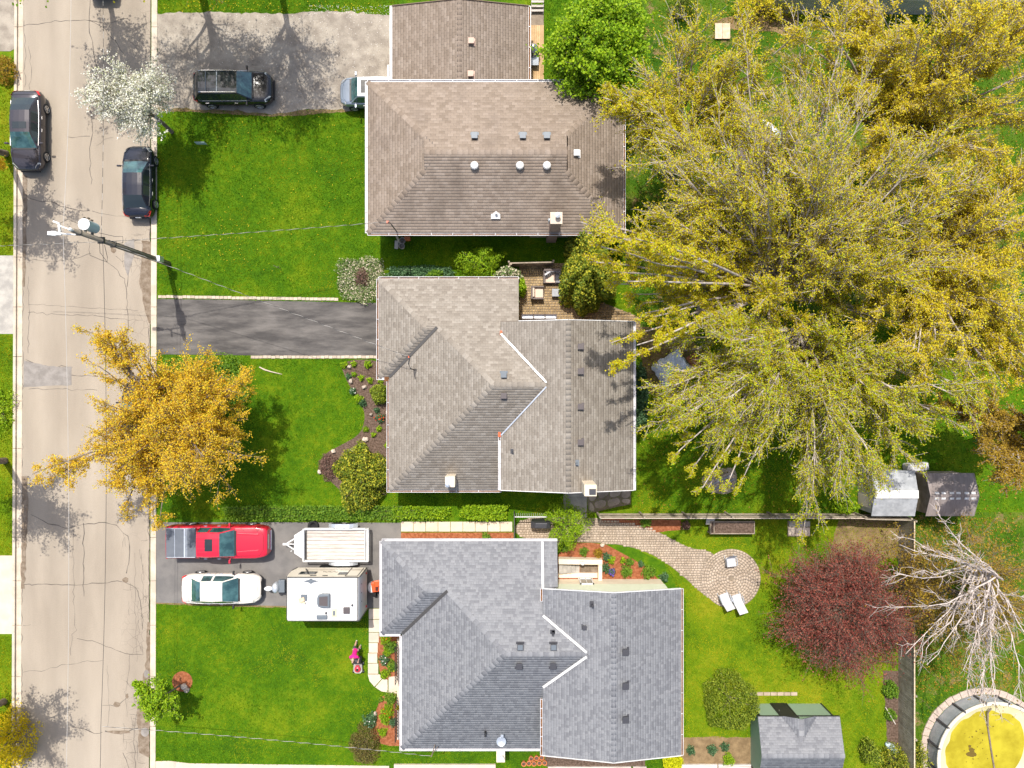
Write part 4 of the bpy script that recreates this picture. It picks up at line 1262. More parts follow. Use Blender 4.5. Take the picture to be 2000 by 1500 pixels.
# basement stairwell: retaining walls, steps going down, floor
stw = thing("stairwell", "sunken concrete basement steps with pale block walls by the green wall", "stairwell", P(1135, 1105))
MB().prism(PP([(1090, 1087), (1174, 1089), (1174, 1098), (1090, 1097)]), G - .2, G + .62).build("retaining_wall", M['creamwall'], stw)
MB().prism(PP([(1167, 1098.4), (1174, 1098.4), (1174, 1130), (1167, 1130)]), G - .2, G + .5).build("retaining_wall", M['creamwall'], stw)
for i in range(5):
    MB().prism(PP([(1091 + i * 8.2, 1097.5), (1098.8 + i * 8.2, 1097.5), (1098.8 + i * 8.2, 1118), (1091 + i * 8.2, 1118)]), G, G + .30 - i * .055).build("step", M['concgrey'], stw)
MB().prism(PP([(1133, 1097.8), (1166.6, 1098.6), (1166.6, 1118), (1133, 1118)]), G, G + .02).build("landing", M['dirt_and_shade'], stw)  # dark colour stands in for the shadow inside the well
MB().prism(PP([(1090, 1118.4), (1166.6, 1118.4), (1166.6, 1128), (1090, 1128)]), G, G + .06).build("threshold", M['creamwall'], stw)
MB().lathe(P(1137, 1097, .6)[:2] + (G + .6,), [(.10, 0), (.13, .25), (.11, .25), (.09, .12)], 16).build("downpipe", M['white'], stw)

# ------------------------------------------------------------------ plants
def unit(v):
    return v / (np.linalg.norm(v, axis=-1, keepdims=True) + 1e-9)

def tubes(Pts, R, n):
    """many tubes at once: Pts (N,K,3), R (N,K)."""
    N, Kk, _ = Pts.shape
    t = unit(np.gradient(Pts, axis=1))
    up = np.tile(np.array([0.13, .27, .95]), (N, Kk, 1))
    a = unit(np.cross(up, t))
    b = np.cross(t, a)
    q = np.arange(n) * 2 * math.pi / n
    V = Pts[:, :, None, :] + R[:, :, None, None] * (a[:, :, None, :] * np.cos(q)[None, None, :, None] + b[:, :, None, :] * np.sin(q)[None, None, :, None])
    idx = np.arange(N * Kk * n).reshape(N, Kk, n)
    j = (np.arange(n) + 1) % n
    F = np.stack([idx[:, :-1, :], idx[:, :-1, j], idx[:, 1:, j], idx[:, 1:, :]], -1).reshape(-1, 4)
    return V.reshape(-1, 3), F

def leaves(C, size, r, up=.5, aspect=.7):
    """one rhombic leaf at each centre."""
    n = len(C)
    nr = unit(r.normal(size=(n, 3)) + np.array([0, 0, up]))
    a = unit(np.cross(nr, r.normal(size=(n, 3))))
    b = np.cross(nr, a)
    s = size * r.uniform(.6, 1.35, (n, 1))
    V = np.stack([C + a * s, C + b * s * aspect, C - a * s, C - b * s * aspect], 1).reshape(-1, 3)
    F = np.arange(4 * n).reshape(n, 4)
    return V, F

def bez(p0, p1, p2, k):
    t = np.linspace(0, 1, k)[None, :, None]
    return (1 - t) ** 2 * p0[:, None] + 2 * t * (1 - t) * p1[:, None] + t ** 2 * p2[:, None]

def wobble(Cv, amt, r):
    n, k, _ = Cv.shape
    j = np.cumsum(r.normal(size=(n, k, 3)), axis=1) * amt
    j -= j[:, :1]
    return Cv + j * np.linspace(0, 1, k)[None, :, None]

def tree(name, label, foot, trunk_top, lobes, n1, n2, n3, nl, lsize, bark, leaf, seed, r0=.2, group=None, spread=.10, droop=0.0, l2=.45, l3=.22, twig=.008, up=1.2, cat="tree", thick2=.45, gnarl=.05, leaf_from=.15, aspect=.7, dirw=(.55, .62, .35), endr=(.45, .85)):
    """foot: trunk base; lobes: [(centre, radii, share)] that the limbs grow into; all in metres."""
    r = np.random.default_rng(seed)
    foot = np.array(foot, float)
    top = np.array(trunk_top, float)
    root = thing(name, label, cat, tuple(foot), 0, group)
    L = r.choice(len(lobes), n1, p=np.array([l[2] for l in lobes]) / sum(l[2] for l in lobes))
    cen = np.array([lobes[i][0] for i in L], float)
    rad = np.array([lobes[i][1] for i in L], float)
    d = unit(r.normal(size=(n1, 3)) + np.array([0, 0, .25]))
    d[:, :2] += .15 * np.stack([np.cos(np.arange(n1) * 2.4), np.sin(np.arange(n1) * 2.4)], 1)
    end = cen + unit(d) * rad * r.uniform(endr[0], endr[1], (n1, 1))
    tt = r.uniform(.45, 1.0, (n1, 1))
    st = foot + (top - foot) * tt
    end[:, 2] = np.maximum(end[:, 2], st[:, 2] * .75 + .1)
    mid = st * .5 + end * .5
    mid[:, 2] += .16 * np.linalg.norm(end - st, axis=1)
    c1 = wobble(bez(st, mid, end, 9), gnarl, r)
    R1 = r0 * .42 * (1.25 - tt * .35) * np.linspace(1, .22, 9)[None, :]
    parts = []
    trunk = wobble(bez(foot[None], ((foot + top) / 2 + np.array([.08, .05, 0]))[None], top[None], 9), gnarl * .4, r)
    parts.append(tubes(trunk, r0 * np.linspace(1.15, .42, 9)[None, :], 10))
    parts.append(tubes(c1, R1, 7))
    meanr = rad[:, :2].mean(1)
    # second order
    def kids(cv, Rv, n, ln, lo, outward, dr, k):
        N, Kk, _ = cv.shape
        t = r.uniform(lo, 1.0, (N, n))
        fi = t * (Kk - 1)
        i0 = np.minimum(fi.astype(int), Kk - 2)
        fr = (fi - i0)[..., None]
        ar = np.arange(N)[:, None]
        p0 = cv[ar, i0] * (1 - fr) + cv[ar, i0 + 1] * fr
        rr = Rv[ar, i0]
        tg = unit(cv[ar, i0 + 1] - cv[ar, i0])
        dd = unit(tg * dirw[0] + r.normal(size=(N, n, 3)) * dirw[1] + outward[:, None, :] * dirw[2])
        dd[..., 2] -= dr * .3
        l = ln[:, None, None] * r.uniform(.5, 1.15, (N, n, 1))
        p2 = p0 + dd * l
        p2[..., 2] -= dr * l[..., 0] * .6
        p1 = p0 + dd * l * .5
        p1[..., 2] += .10 * l[..., 0]
        p2[..., 2] = np.maximum(p2[..., 2], foot[2] + .25)
        f = lambda q: q.reshape(-1, 3)
        return bez(f(p0), f(p1), f(p2), k), rr.reshape(-1), l.reshape(-1)
    out1 = unit(end - np.array(top) * np.array([1, 1, .6]))
    c2, r2, ln2 = kids(c1, R1, n2, meanr * l2, .3, out1, droop, 6)
    c2 = wobble(c2, gnarl * .7, r)
    R2 = np.maximum(r2[:, None] * thick2, twig * 1.6) * np.linspace(1, .3, 6)[None, :]
    parts.append(tubes(c2, R2, 5))
    out2 = unit(c2[:, -1] - np.array(top) * np.array([1, 1, .6]))
    c3, r3, ln3 = kids(c2, R2, n3, np.repeat(meanr, n2) * l3, .2, out2, droop, 4)
    R3 = np.full((len(c3), 4), twig) * np.linspace(1.15, .55, 4)[None, :]
    V3, F3 = tubes(c3, R3, 3)
    def merge(ps):
        Vs, Fs, b = [], [], 0
        for V_, F_ in ps:
            Vs.append(V_)
            Fs.append(F_ + b)
            b += len(V_)
        return np.concatenate(Vs), np.concatenate(Fs)
    V, F = merge(parts)
    npobj("trunk", V, F, bark, root, smooth=True)
    if nl:
        n = len(c3)
        t = r.uniform(leaf_from, 1.05, (n, nl)) * 3
        i0 = np.clip(t.astype(int), 0, 2)
        fr = (t - i0)[..., None]
        ar = np.arange(n)[:, None]
        C = (c3[ar, i0] * (1 - fr) + c3[ar, i0 + 1] * fr).reshape(-1, 3) + r.normal(size=(n * nl, 3)) * spread * np.array([1, 1, .8])
        Vl, Fl = leaves(C, lsize, r, up, aspect)
        V, F = merge([(V3, F3), (Vl, Fl)])
        mi = np.concatenate([np.zeros(len(F3), int), np.ones(len(Fl), int)])
        npobj("crown", V, F, [bark, leaf], root, mi=mi)
    else:
        npobj("crown", V3, F3, bark, root)
    return root

def ground_of(px, py, z):
    """world x, y of something seen at photo pixel (px, py) when it stands z metres up."""
    return np.array(P(px, py, z)[:2])

def easy_tree(name, label, px, py, rpx, zc, rz, n1, n2, n3, nl, lsize, bark, leaf, seed, foot=None, rpy=None, extra=(), **kw):
    c = ground_of(px, py, zc)
    rx = rpx * K(zc)
    ry = (rpy or rpx) * K(zc)
    f = c if foot is None else np.array(P(foot[0], foot[1], G)[:2])
    lobes = [((c[0], c[1], zc), (rx, ry, rz), 1.0)]
    for (ex, ey, er, ez, share) in extra:
        e = ground_of(ex, ey, ez)
        lobes.append(((e[0], e[1], ez), (er * K(ez), er * K(ez), rz * .6), share))
    return tree(name, label, (f[0], f[1], G - .02), (c[0] * .75 + f[0] * .25, c[1] * .75 + f[1] * .25, zc), lobes, n1, n2, n3, nl, lsize, bark, leaf, seed, **kw)

def bush(name, label, px, py, rpx, rpy, h, n, lsize, leaf, seed, cat="shrub", group=None, stems=10, flat=.0, flowers=None, up=1.1, aspect=.6, square=0.0, rz=0.0, base=None, inner=.35, core=None, rough=.25):
    """a rounded plant: stems from the root and leaves through an uneven dome."""
    r = np.random.default_rng(seed)
    zc = h * .5
    c = np.array(P(px, py, G + zc)[:2]) if base is None else np.array(base)
    rx, ry = rpx * K(zc), rpy * K(zc)
    root = thing(name, label, cat, (c[0], c[1], G), 0, group)
    d = unit(r.normal(size=(n, 3)))
    d[:, 2] = np.abs(d[:, 2])
    ph = r.uniform(0, 6.28, 6)
    az = np.arctan2(d[:, 1], d[:, 0])
    lump = 1 + rough * .5 * (np.sin(3 * az + ph[0]) * .5 + np.sin(5 * az + ph[1] + 3 * d[:, 2]) * .5 + np.sin(9 * az + ph[2] + 5 * d[:, 2]) * .35)
    rr = (inner + (1 - inner) * r.uniform(0, 1, n) ** .45) * lump
    X = d[:, 0] * rr
    Y = d[:, 1] * rr
    if square:
        m = np.maximum(np.abs(X), np.abs(Y)) + 1e-6
        q = np.hypot(X, Y) / m
        X, Y = X * (1 + (q - 1) * square), Y * (1 + (q - 1) * square)
    Z = G + .03 + (h - .03) * np.clip(d[:, 2] * (1 - flat) + flat * r.uniform(.3, 1, n), 0, 1.0) * np.minimum(rr, 1.1)
    X, Y = X * rx, Y * ry
    if rz: X, Y = X * math.cos(rz) - Y * math.sin(rz), X * math.sin(rz) + Y * math.cos(rz)
    C = np.stack([c[0] + X, c[1] + Y, Z], 1)
    V, F = leaves(C, lsize, r, up, aspect)
    nf = 0
    mats = [leaf]
    mi = np.zeros(len(F), int)
    npobj("foliage", V, F, mats, root, mi=mi)
    k = r.choice(n, min(n, stems))
    p0 = np.tile(np.array([c[0], c[1], G - .02]), (len(k), 1)) + r.normal(size=(len(k), 3)) * np.array([.06, .06, 0])
    p2 = C[k]
    p1 = (p0 + p2) / 2 + np.array([0, 0, .1 * h])
    Vs, Fs = tubes(bez(p0, p1, p2, 4), np.full((len(k), 4), max(.008, .012 * h)) * np.linspace(1.3, .5, 4), 4)
    npobj("stem", Vs, Fs, M['bark'], root)
    if flowers:
        fm, nf, fs = flowers
        k = r.choice(n, nf, p=(Z - G + .01) / (Z - G + .01).sum())
        V, F = leaves(C[k] + np.array([0, 0, .05]) + r.normal(size=(nf, 3)) * .02, fs, r, 2.5, .8)
        npobj("flower", V, F, fm, root)
    return root

GRP = "big yellow-green trees over the back gardens"
YT = dict(group=GRP, bark=M['barkgrey'], droop=.25)
def big(label, trunk_px, trunk_z, foot, lobes, seed, leaf='leaf_yellow', n1=30, n2=14, n3=11, nl=15, ls=.041, r0=.25, bark=None, rz=2.4, l2=.42, l3=.19, spread=.075, droop=.2):
    """a wide old tree: trunk_px is where the fork shows in the photograph at height trunk_z; lobes are (px, py, rx, ry, z, share)."""
    c = ground_of(trunk_px[0], trunk_px[1], trunk_z)
    f = P(foot[0], foot[1], G)
    lb = []
    for px, py, rx, ry, z, sh in lobes:
        e = ground_of(px, py, z)
        lb.append(((e[0], e[1], z), (rx * K(z), ry * K(z), rz), sh))
    return tree("tree", label, (f[0], f[1], G - .02), (c[0], c[1], trunk_z), lb, n1, n2, n3, nl, ls, bark or M['barkgrey'], M[leaf], seed, r0=r0, group=GRP, spread=spread, droop=droop, l2=l2, l3=l3, twig=.012, gnarl=.06, up=1.3, thick2=.5, dirw=(.8, .42, .35), endr=(.5, 1.0), leaf_from=.05)
big("broad yellow-green tree with a dark forked trunk behind the trampoline", (1515, 560), 5.0, (1440, 595), [(1600, 300, 200, 280, 10, 1.0), (1430, 330, 180, 220, 10, .8), (1270, 470, 160, 110, 10, .6), (1760, 400, 190, 170, 10, .7), (1480, 600, 160, 90, 9, .3), (1700, 570, 150, 80, 9, .3), (1218, 500, 75, 75, 12.5, .42), (1290, 590, 90, 60, 9, .25), (1225, 690, 30, 60, 11, .06)], 15, n1=112)
big("weeping lime-yellow tree fanning pale limbs over the lawn right of the taupe house", (1570, 645), 6.0, (1480, 670), [(1420, 760, 170, 150, 9, .9), (1600, 820, 180, 170, 9, 1.0), (1770, 770, 160, 120, 9, .7), (1310, 860, 65, 70, 8, .16), (1570, 985, 60, 55, 7, .12), (1400, 930, 70, 45, 8, .14), (1560, 650, 160, 80, 8.5, .35), (1370, 650, 90, 60, 9, .2)], 17, 'leaf_weeping', n1=76)
big("tall yellow-green tree reaching over the brown roof's right corner", (1330, 270), 5.0, (1310, 300), [(1350, 230, 130, 150, 8, 1.0), (1230, 230, 80, 75, 8, .35), (1470, 150, 110, 90, 8, .5)], 11, n1=34, l2=.5, l3=.24, nl=15)
big("golden-yellow tree in the top right corner", (1760, 240), 6.0, (1660, 320), [(1800, 90, 200, 120, 10, .8), (1930, 200, 130, 200, 10, .9), (1650, 90, 130, 110, 10, .6), (1790, 250, 130, 120, 9, .5), (1975, 60, 80, 90, 10, .4)], 14, 'leaf_gold', n1=76)
big("golden tree at the right edge with long pale sideways limbs", (1790, 520), 5.5, (1690, 560), [(1910, 450, 150, 160, 9.5, 1.0), (1890, 650, 150, 140, 9.5, .9), (1760, 620, 130, 100, 9, .6), (1970, 330, 90, 130, 9, .5), (1975, 560, 80, 110, 9, .4), (1970, 700, 70, 90, 9, .35)], 16, 'leaf_gold', n1=86)
big("bronze-leaved tree right of the brown-roofed shed", (1990, 830), 4.0, (1900, 830), [(1985, 850, 95, 95, 7, 1.0), (1900, 790, 80, 60, 7, .5)], 20, 'leaf_olive', n1=20, l2=.45, l3=.22, ls=.05)
tree("tree", "golden maple overhanging the street and the clipped hedge", (*P(392, 812)[:2], G - .02), (*ground_of(345, 830, 4.0), 4.0),
     [((*ground_of(a, b, z), z), (rx * K(z), ry * K(z), 1.8), sh) for a, b, rx, ry, z, sh in ((365, 850, 125, 160, 6, 1.0), (400, 770, 90, 80, 5.5, .5), (250, 830, 85, 130, 6.2, .45), (240, 700, 95, 75, 6.2, .28), (98, 865, 62, 90, 6.2, .20), (275, 960, 80, 65, 5.5, .32), (430, 850, 60, 100, 5.0, .35))],
     110, 11, 10, 13, .043, M['bark'], M['leaf_orange'], 30, r0=.22, spread=.075, droop=.1, l2=.42, l3=.21, twig=.007, dirw=(.65, .6, .3), endr=(.25, 1.0))
easy_tree("tree", "small white-blossomed tree leaning over the kerb by the black car", 262, 190, 82, 4.6, 1.6, 22, 10, 9, 11, .045, M['bark'], M['leaf_blossom'], 31, foot=(336, 258), r0=.11, spread=.06, l2=.5, l3=.26, twig=.008)
easy_tree("tree", "round bright green tree beside the garage boardwalk", 1168, 82, 112, 4.2, 2.2, 26, 11, 11, 17, .085, M['bark'], M['leaf_lime'], 32, foot=(1152, 130), r0=.18, spread=.13, l2=.45, l3=.25)
easy_tree("tree", "dark red-leaved tree on the back lawn below the sheds", 1645, 1195, 122, 3.4, 1.3, 40, 12, 11, 9, .045, M['bark'], M['leaf_red'], 33, foot=(1590, 1148), rpy=130, r0=.12, spread=.12, l2=.5, l3=.28, twig=.007)
tree("tree", "bare white-barked tree by the pool with twisting branches", (*P(1806, 1068)[:2], G - .02), (*ground_of(1960, 1130, 6.5), 6.5),
     [((*ground_of(a, b, z), z), (rx * K(z), ry * K(z), .9), sh) for a, b, rx, ry, z, sh in ((1860, 1270, 110, 130, 8, 1.0), (1765, 1190, 90, 80, 8, .8), (1960, 1290, 80, 130, 8, .9), (1830, 1080, 90, 40, 7.5, .4))],
     28, 8, 5, 1, .045, M['barkwhite'], M['leaf_olive'], 34, r0=.13, spread=.05, l2=.42, l3=.24, twig=.011, gnarl=.15, thick2=.62, dirw=(.8, .5, .3), endr=(.7, 1.1))
easy_tree("tree", "low bronze-budded tree behind the board fence", 1860, 1150, 150, 3.0, 1.0, 24, 10, 9, 9, .05, M['bark'], M['leaf_olive'], 35, foot=(1800, 1130), rpy=130, r0=.10, spread=.09, l2=.5, l3=.25, twig=.007)
easy_tree("tree", "small fresh green tree by the round mulch ring at the kerb", 308, 1365, 44, 2.3, .95, 14, 8, 8, 11, .06, M['bark'], M['leaf_lime'], 36, foot=(352, 1338), r0=.06, spread=.06, l2=.5, l3=.28, twig=.006, extra=((285, 1340, 16, 2.2, .15),))
# trees whose crowns stand just beyond the frame and shade what is inside it
VG = "street trees shading the road from outside the frame"
easy_tree("tree", "tree beyond the left edge shading the grey parked car", -118, 285, 92, 7.0, 2.2, 16, 9, 9, 6, .06, M['bark'], M['leaf_orange'], 40, foot=(12, 300), r0=.18, group=VG, extra=((-6, 235, 28, 4.0, .25), (-14, 330, 22, 3.6, .15)))
easy_tree("tree", "tree beyond the left edge shading the kerb below the golden maple", -130, 905, 100, 7.0, 2.2, 16, 9, 9, 6, .06, M['bark'], M['leaf_gold'], 41, foot=(10, 900), r0=.18, group=VG)
easy_tree("tree", "tree beyond the left edge shading the road beside the forsythia", -112, 1425, 100, 7.0, 2.2, 16, 9, 9, 6, .06, M['bark'], M['leaf_gold'], 42, foot=(8, 1370), r0=.18, group=VG)
easy_tree("tree", "large tree above the top edge shading the gravel drive", 262, -165, 185, 8.6, 2.6, 24, 10, 9, 5, .06, M['bark'], M['leaf_yellow'], 43, foot=(385, -45), r0=.27, group=VG)
easy_tree("tree", "second tree above the top edge shading the gravel by the dark car", 450, -135, 150, 8.0, 2.2, 20, 10, 9, 5, .06, M['bark'], M['leaf_yellow'], 44, foot=(545, -40), r0=.2, group=VG)
easy_tree("tree", "tree at the top edge with a few lime sprigs over the road", 50, -140, 140, 8.0, 2.2, 16, 9, 8, 6, .075, M['bark'], M['leaf_lime'], 45, foot=(195, -60), r0=.2, group=VG, extra=((245, 2, 18, 6, .08), (160, -6, 16, 6, .08)))

# shrubs and bedding plants
bush("shrub", "tall dark thuja beside the garden sofa", 1150, 528, 54, 84, 4.3, 17000, .085, M['leaf_thuja'], 60, stems=20, inner=.5, rough=.35)
bush("shrub", "round spiky conifer mound on the sunny back lawn", 1432, 1377, 54, 60, 2.1, 9000, .07, M['leaf_conifer'], 61, rz=.35, inner=.6, aspect=.28, up=.3)
bush("shrub", "clipped dark yew bush at the corner of the taupe house", 703, 935, 54, 66, 2.3, 9000, .065, M['leaf_thuja'], 62, stems=40, rough=.4)
bush("shrub", "small rounded evergreen in the dark mulch bed by the house wall", 741, 769, 20, 21, 1.1, 2200, .05, M['leaf_conifer'], 63)
bush("shrub", "fine-twigged reddish spirea at the bed's lawn end", 640, 912, 20, 28, .55, 1500, .035, M['leaf_brownred'], 64, stems=60)
bush("shrub", "feathery green shrub in the shade between two roofs", 938, 512, 48, 32, 2.4, 3600, .075, M['leaf_lime'], 65, stems=30, rough=.6, aspect=.3)
bush("shrub", "pale green shrub wrapping the taupe roof's top corner", 992, 536, 30, 16, 2.5, 2400, .07, M['leaf_variegated'], 66, stems=12)
bush("shrub", "pale green shrub between the taupe roof and the armchair", 1019, 560, 9, 20, 1.7, 900, .065, M['leaf_lime'], 67)
bush("ground_cover", "round mound of variegated ground cover at the sealed drive", 705, 545, 48, 45, .40, 8500, .05, M['leaf_variegated'], 68, cat="ground cover", flat=.7, inner=.05, stems=12, square=.5)
bush("shrub", "wine-red shrub in the middle of the variegated mound", 706, 541, 16, 20, .75, 900, .045, M['leaf_brownred'], 69, stems=30)
bush("ground_cover", "shaded blue-green ground cover strip along the taupe gutter", 822, 531, 66, 12, .35, 4200, .05, M['leaf_bluegreen'], 70, cat="ground cover", flat=.8, inner=.05, square=.9)
bush("shrub", "olive shrub against the taupe gutter, right of the ground cover", 850, 536, 18, 11, .9, 700, .055, M['leaf_green'], 71)
bush("hedge", "clipped green hedge under the golden maple with a square end", 398, 752, 84, 58, .85, 9500, .06, M['leaf_green'], 72, cat="hedge", flat=.8, inner=.05, square=.95, stems=20)
bush("hedge", "low hedge running along the tow trailer's drive", 640, 1002, 210, 15, .6, 9500, .06, M['leaf_green'], 73, cat="hedge", flat=.85, inner=.02, square=1.0, stems=30, rough=.15)
bush("hedge", "taller trimmed hedge block beside the pale slabs", 945, 1001, 46, 15, 1.0, 3800, .06, M['leaf_lime'], 74, cat="hedge", flat=.7, inner=.05, square=.9)
bush("shrub", "small sunlit hedge piece left of the trimmed block", 822, 1001, 56, 12, .75, 2200, .06, M['leaf_lime'], 75, cat="hedge", flat=.8, inner=.05, square=.9)
bush("shrub", "weeping light-green shrub spilling over the paver path", 1107, 1026, 42, 50, 2.5, 4200, .075, M['leaf_lime'], 76, stems=40, rough=.7, aspect=.28)
bush("shrub", "brown-olive heather mound at the front lawn's bottom end", 712, 1457, 31, 42, .95, 4200, .04, M['leaf_heath'], 77, stems=30)
bush("shrub", "chartreuse cushion plant at the grey house's bottom corner", 1314, 1490, 20, 17, .55, 1700, .05, M['leaf_brightlime'], 78, flat=.6, square=.5)
bush("forsythia", "bright yellow forsythia at the lower left kerb", 14, 1450, 46, 62, 1.9, 4200, .06, M['leaf_forsythia'], 79, stems=30, rough=.5)
bush("shrub", "dark glossy rose bush beside the board fence", 1742, 1350, 15, 18, .8, 900, .06, M['leaf_green'], 80)
bush("shrub", "small green bush lower down by the board fence", 1741, 1398, 12, 12, .6, 500, .05, M['leaf_green'], 81)
bush("shrub", "dark upright conifer beside the green shed", 1703, 1472, 17, 24, 1.6, 1500, .055, M['leaf_conifer'], 82, rough=.4)
bush("shrub", "thuja tip at the bottom edge in front of the pool", 1755, 1490, 34, 26, 1.8, 2600, .075, M['leaf_thuja'], 83, aspect=.3, rough=.6)
bush("shrub", "thuja tip at the bottom edge touching the pool rim", 1800, 1478, 14, 26, 1.6, 900, .075, M['leaf_thuja'], 84, aspect=.3, rough=.6)
bush("shrub", "dense green bush left of the metal-roofed shed", 1652, 990, 28, 16, 1.0, 1500, .06, M['leaf_lime'], 85)
bush("shrub", "ivy mound along the taupe house's right wall", 1252, 780, 14, 66, .7, 3200, .06, M['leaf_bluegreen'], 86, square=.7, flat=.5)
bush("shrub", "twiggy golden shrub at the top fence", 1500, 8, 70, 24, 1.8, 2600, .055, M['leaf_gold'], 87, stems=50, rough=.7)
bush("shrub", "dark drooping conifer at the top edge beside the pallet", 1340, -6, 30, 22, 2.6, 1800, .07, M['leaf_conifer'], 88, aspect=.3, rough=.6)
bush("shrub", "leafy shrub bed by the left kerb across the street", 6, 135, 20, 30, .9, 1300, .055, M['leaf_olive'], 89)
bush("shrub", "low lime weeds across the street opposite the golden maple", -4, 800, 30, 45, .7, 1300, .055, M['leaf_lime'], 90, rough=.6)
PL = [ # label, px, py, r, leaf, flowers
 ("lime hosta nearest the drive bricks in the dark mulch bed", 671, 713, 7, 'leaf_lime', None), ("lime hosta third from the lawn edge along the bricks", 718, 712, 8, 'leaf_lime', None),
 ("lime hosta between two stones at the top of the mulch bed", 691, 711, 6, 'leaf_lime', None), ("grey-green perennial beside the pale stone", 680, 735, 6, 'leaf_bluegreen', None),
 ("small lime perennial below the hostas", 691, 731, 5, 'leaf_lime', None), ("low lime plant in the middle of the mulch bed", 705, 738, 6, 'leaf_lime', None),
 ("small lime plant close to the house corner gutter", 743, 744, 5, 'leaf_lime', None), ("lime plant below the bed's middle stones", 722, 743, 6, 'leaf_lime', None),
 ("white-flowered clump at the curve of the lawn edge", 688, 764, 7, 'leaf_bluegreen', ('petal_white', 10, .05)), ("feathery lime clump on the curved lawn edge", 700, 779, 9, 'leaf_lime', None),
 ("blue-green clump behind the feathery lime one", 708, 787, 8, 'leaf_bluegreen', None), ("red-flowered tulip clump in the dark mulch", 742, 817, 9, 'leaf_bluegreen', ('flower_red', 12, .06)),
 ("pale leafy perennial above the red tulips", 736, 801, 6, 'leaf_bluegreen', None), ("lime clump at the lawn edge below the tulips", 714, 838, 6, 'leaf_lime', None),
 ("bright lime hosta between tulips and the boulder", 740, 838, 6, 'leaf_lime', None), ("small lime plant near the round pink boulder", 729, 849, 5, 'leaf_lime', None),
 ("lime clump half hidden by the yew", 704, 874, 9, 'leaf_lime', None), ("small lime plant at the house wall near the yew", 756, 870, 6, 'leaf_lime', None),
 ("tulip clump with orange blooms under the grey eave corner", 752, 1248, 11, 'leaf_lime', ('flower_red', 8, .06)), ("dense green perennial mound beside the railing", 763, 1264, 13, 'leaf_green', None),
 ("rounded green mound below the orange tulips", 757, 1272, 10, 'leaf_lime', None), ("mixed pale-green clump halfway along the slab path", 750, 1289, 11, 'leaf_bluegreen', ('petal_white', 6, .04)),
 ("yellow-flowered clump near the doorstep", 765, 1302, 12, 'leaf_green', ('flower_yellow', 8, .05)), ("grassy clump at the bend of the slab path", 751, 1318, 9, 'leaf_lime', None),
 ("leafy green clump just below the doorstep", 762, 1365, 13, 'leaf_green', None), ("red-flowered tulips below the doorstep", 757, 1388, 12, 'leaf_lime', ('flower_red', 12, .06)),
 ("daylily clump beside the railing foot", 752, 1404, 12, 'leaf_lime', None), ("pale daylily clump by the heather mound", 722, 1408, 14, 'leaf_bluegreen', ('petal_white', 9, .04)),
 ("silvery daylily clump close to the house wall", 768, 1412, 9, 'leaf_bluegreen', None), ("grassy lime clump above the bottom mulch", 747, 1431, 9, 'leaf_lime', None),
 ("small dark plant where lawn meets the red bed", 743, 1367, 5, 'leaf_green', None), ("yellow and purple flower pot group on the porch", 780, 1381, 8, 'leaf_lime', ('flower_yellow', 30, .06)),
 ("green perennial left in the stairwell bed", 1103, 1072, 8, 'leaf_green', None), ("green perennial in the middle of the stairwell bed", 1140, 1078, 9, 'leaf_green', None), ("yellowish perennial right of the stairwell bed's middle", 1168, 1081, 9, 'leaf_olive', None),
 ("blue-green tulip leaves at the stairwell wall's corner", 1185, 1088, 8, 'leaf_bluegreen', None), ("spiky green clump right of the stairwell", 1194, 1094, 8, 'leaf_lime', None), ("grey-leaved clump against the stairwell wall", 1182, 1110, 10, 'leaf_bluegreen', None),
 ("purple hyacinths beside the stairwell wall", 1195, 1118, 8, 'leaf_bluegreen', ('flower_purple', 40, .05)), ("small lime clump in the red mulch near the path", 1217, 1095, 6, 'leaf_lime', None), ("spiky green clump nearer the path bend", 1230, 1098, 8, 'leaf_green', None),
 ("round boxwood ball left along the green wall", 1224, 1117, 12, 'leaf_green', None), ("round boxwood ball right along the green wall", 1267, 1118, 14, 'leaf_green', None), ("thin silver plant between the boxwood balls", 1252, 1102, 6, 'leaf_bluegreen', None),
 ("blue-green clump at the green wall's right end", 1298, 1128, 9, 'leaf_bluegreen', None), ("small bush in the narrow red mulch strip", 949, 1049, 9, 'leaf_green', None), ("dark shrub by the fence above the paver path", 1262, 1020, 11, 'leaf_green', None),
 ("dark reddish shrub under the fence near the planter", 1340, 1027, 9, 'leaf_brownred', None), ("iris clump left in the bottom back bed", 1350, 1467, 9, 'leaf_bluegreen', None), ("iris clump in the middle of the bottom back bed", 1392, 1466, 10, 'leaf_bluegreen', None),
 ("iris clump right in the bottom back bed", 1416, 1460, 9, 'leaf_bluegreen', None), ("low green patch at the bottom bed's edge", 1424, 1485, 12, 'leaf_lime', None),
]
for i, (lb, px, py, rp, lf, fl) in enumerate(PL):
    hgt = .16 + rp * .035
    bush("plant", lb, px, py, rp, rp, hgt, int(26 * rp + 1.6 * rp * rp), .05 + .001 * rp, M[lf], 300 + i, cat="plant", stems=8, aspect=.35, rough=.6, inner=.15,
         flowers=(M[fl[0]], fl[1], fl[2]) if fl else None)
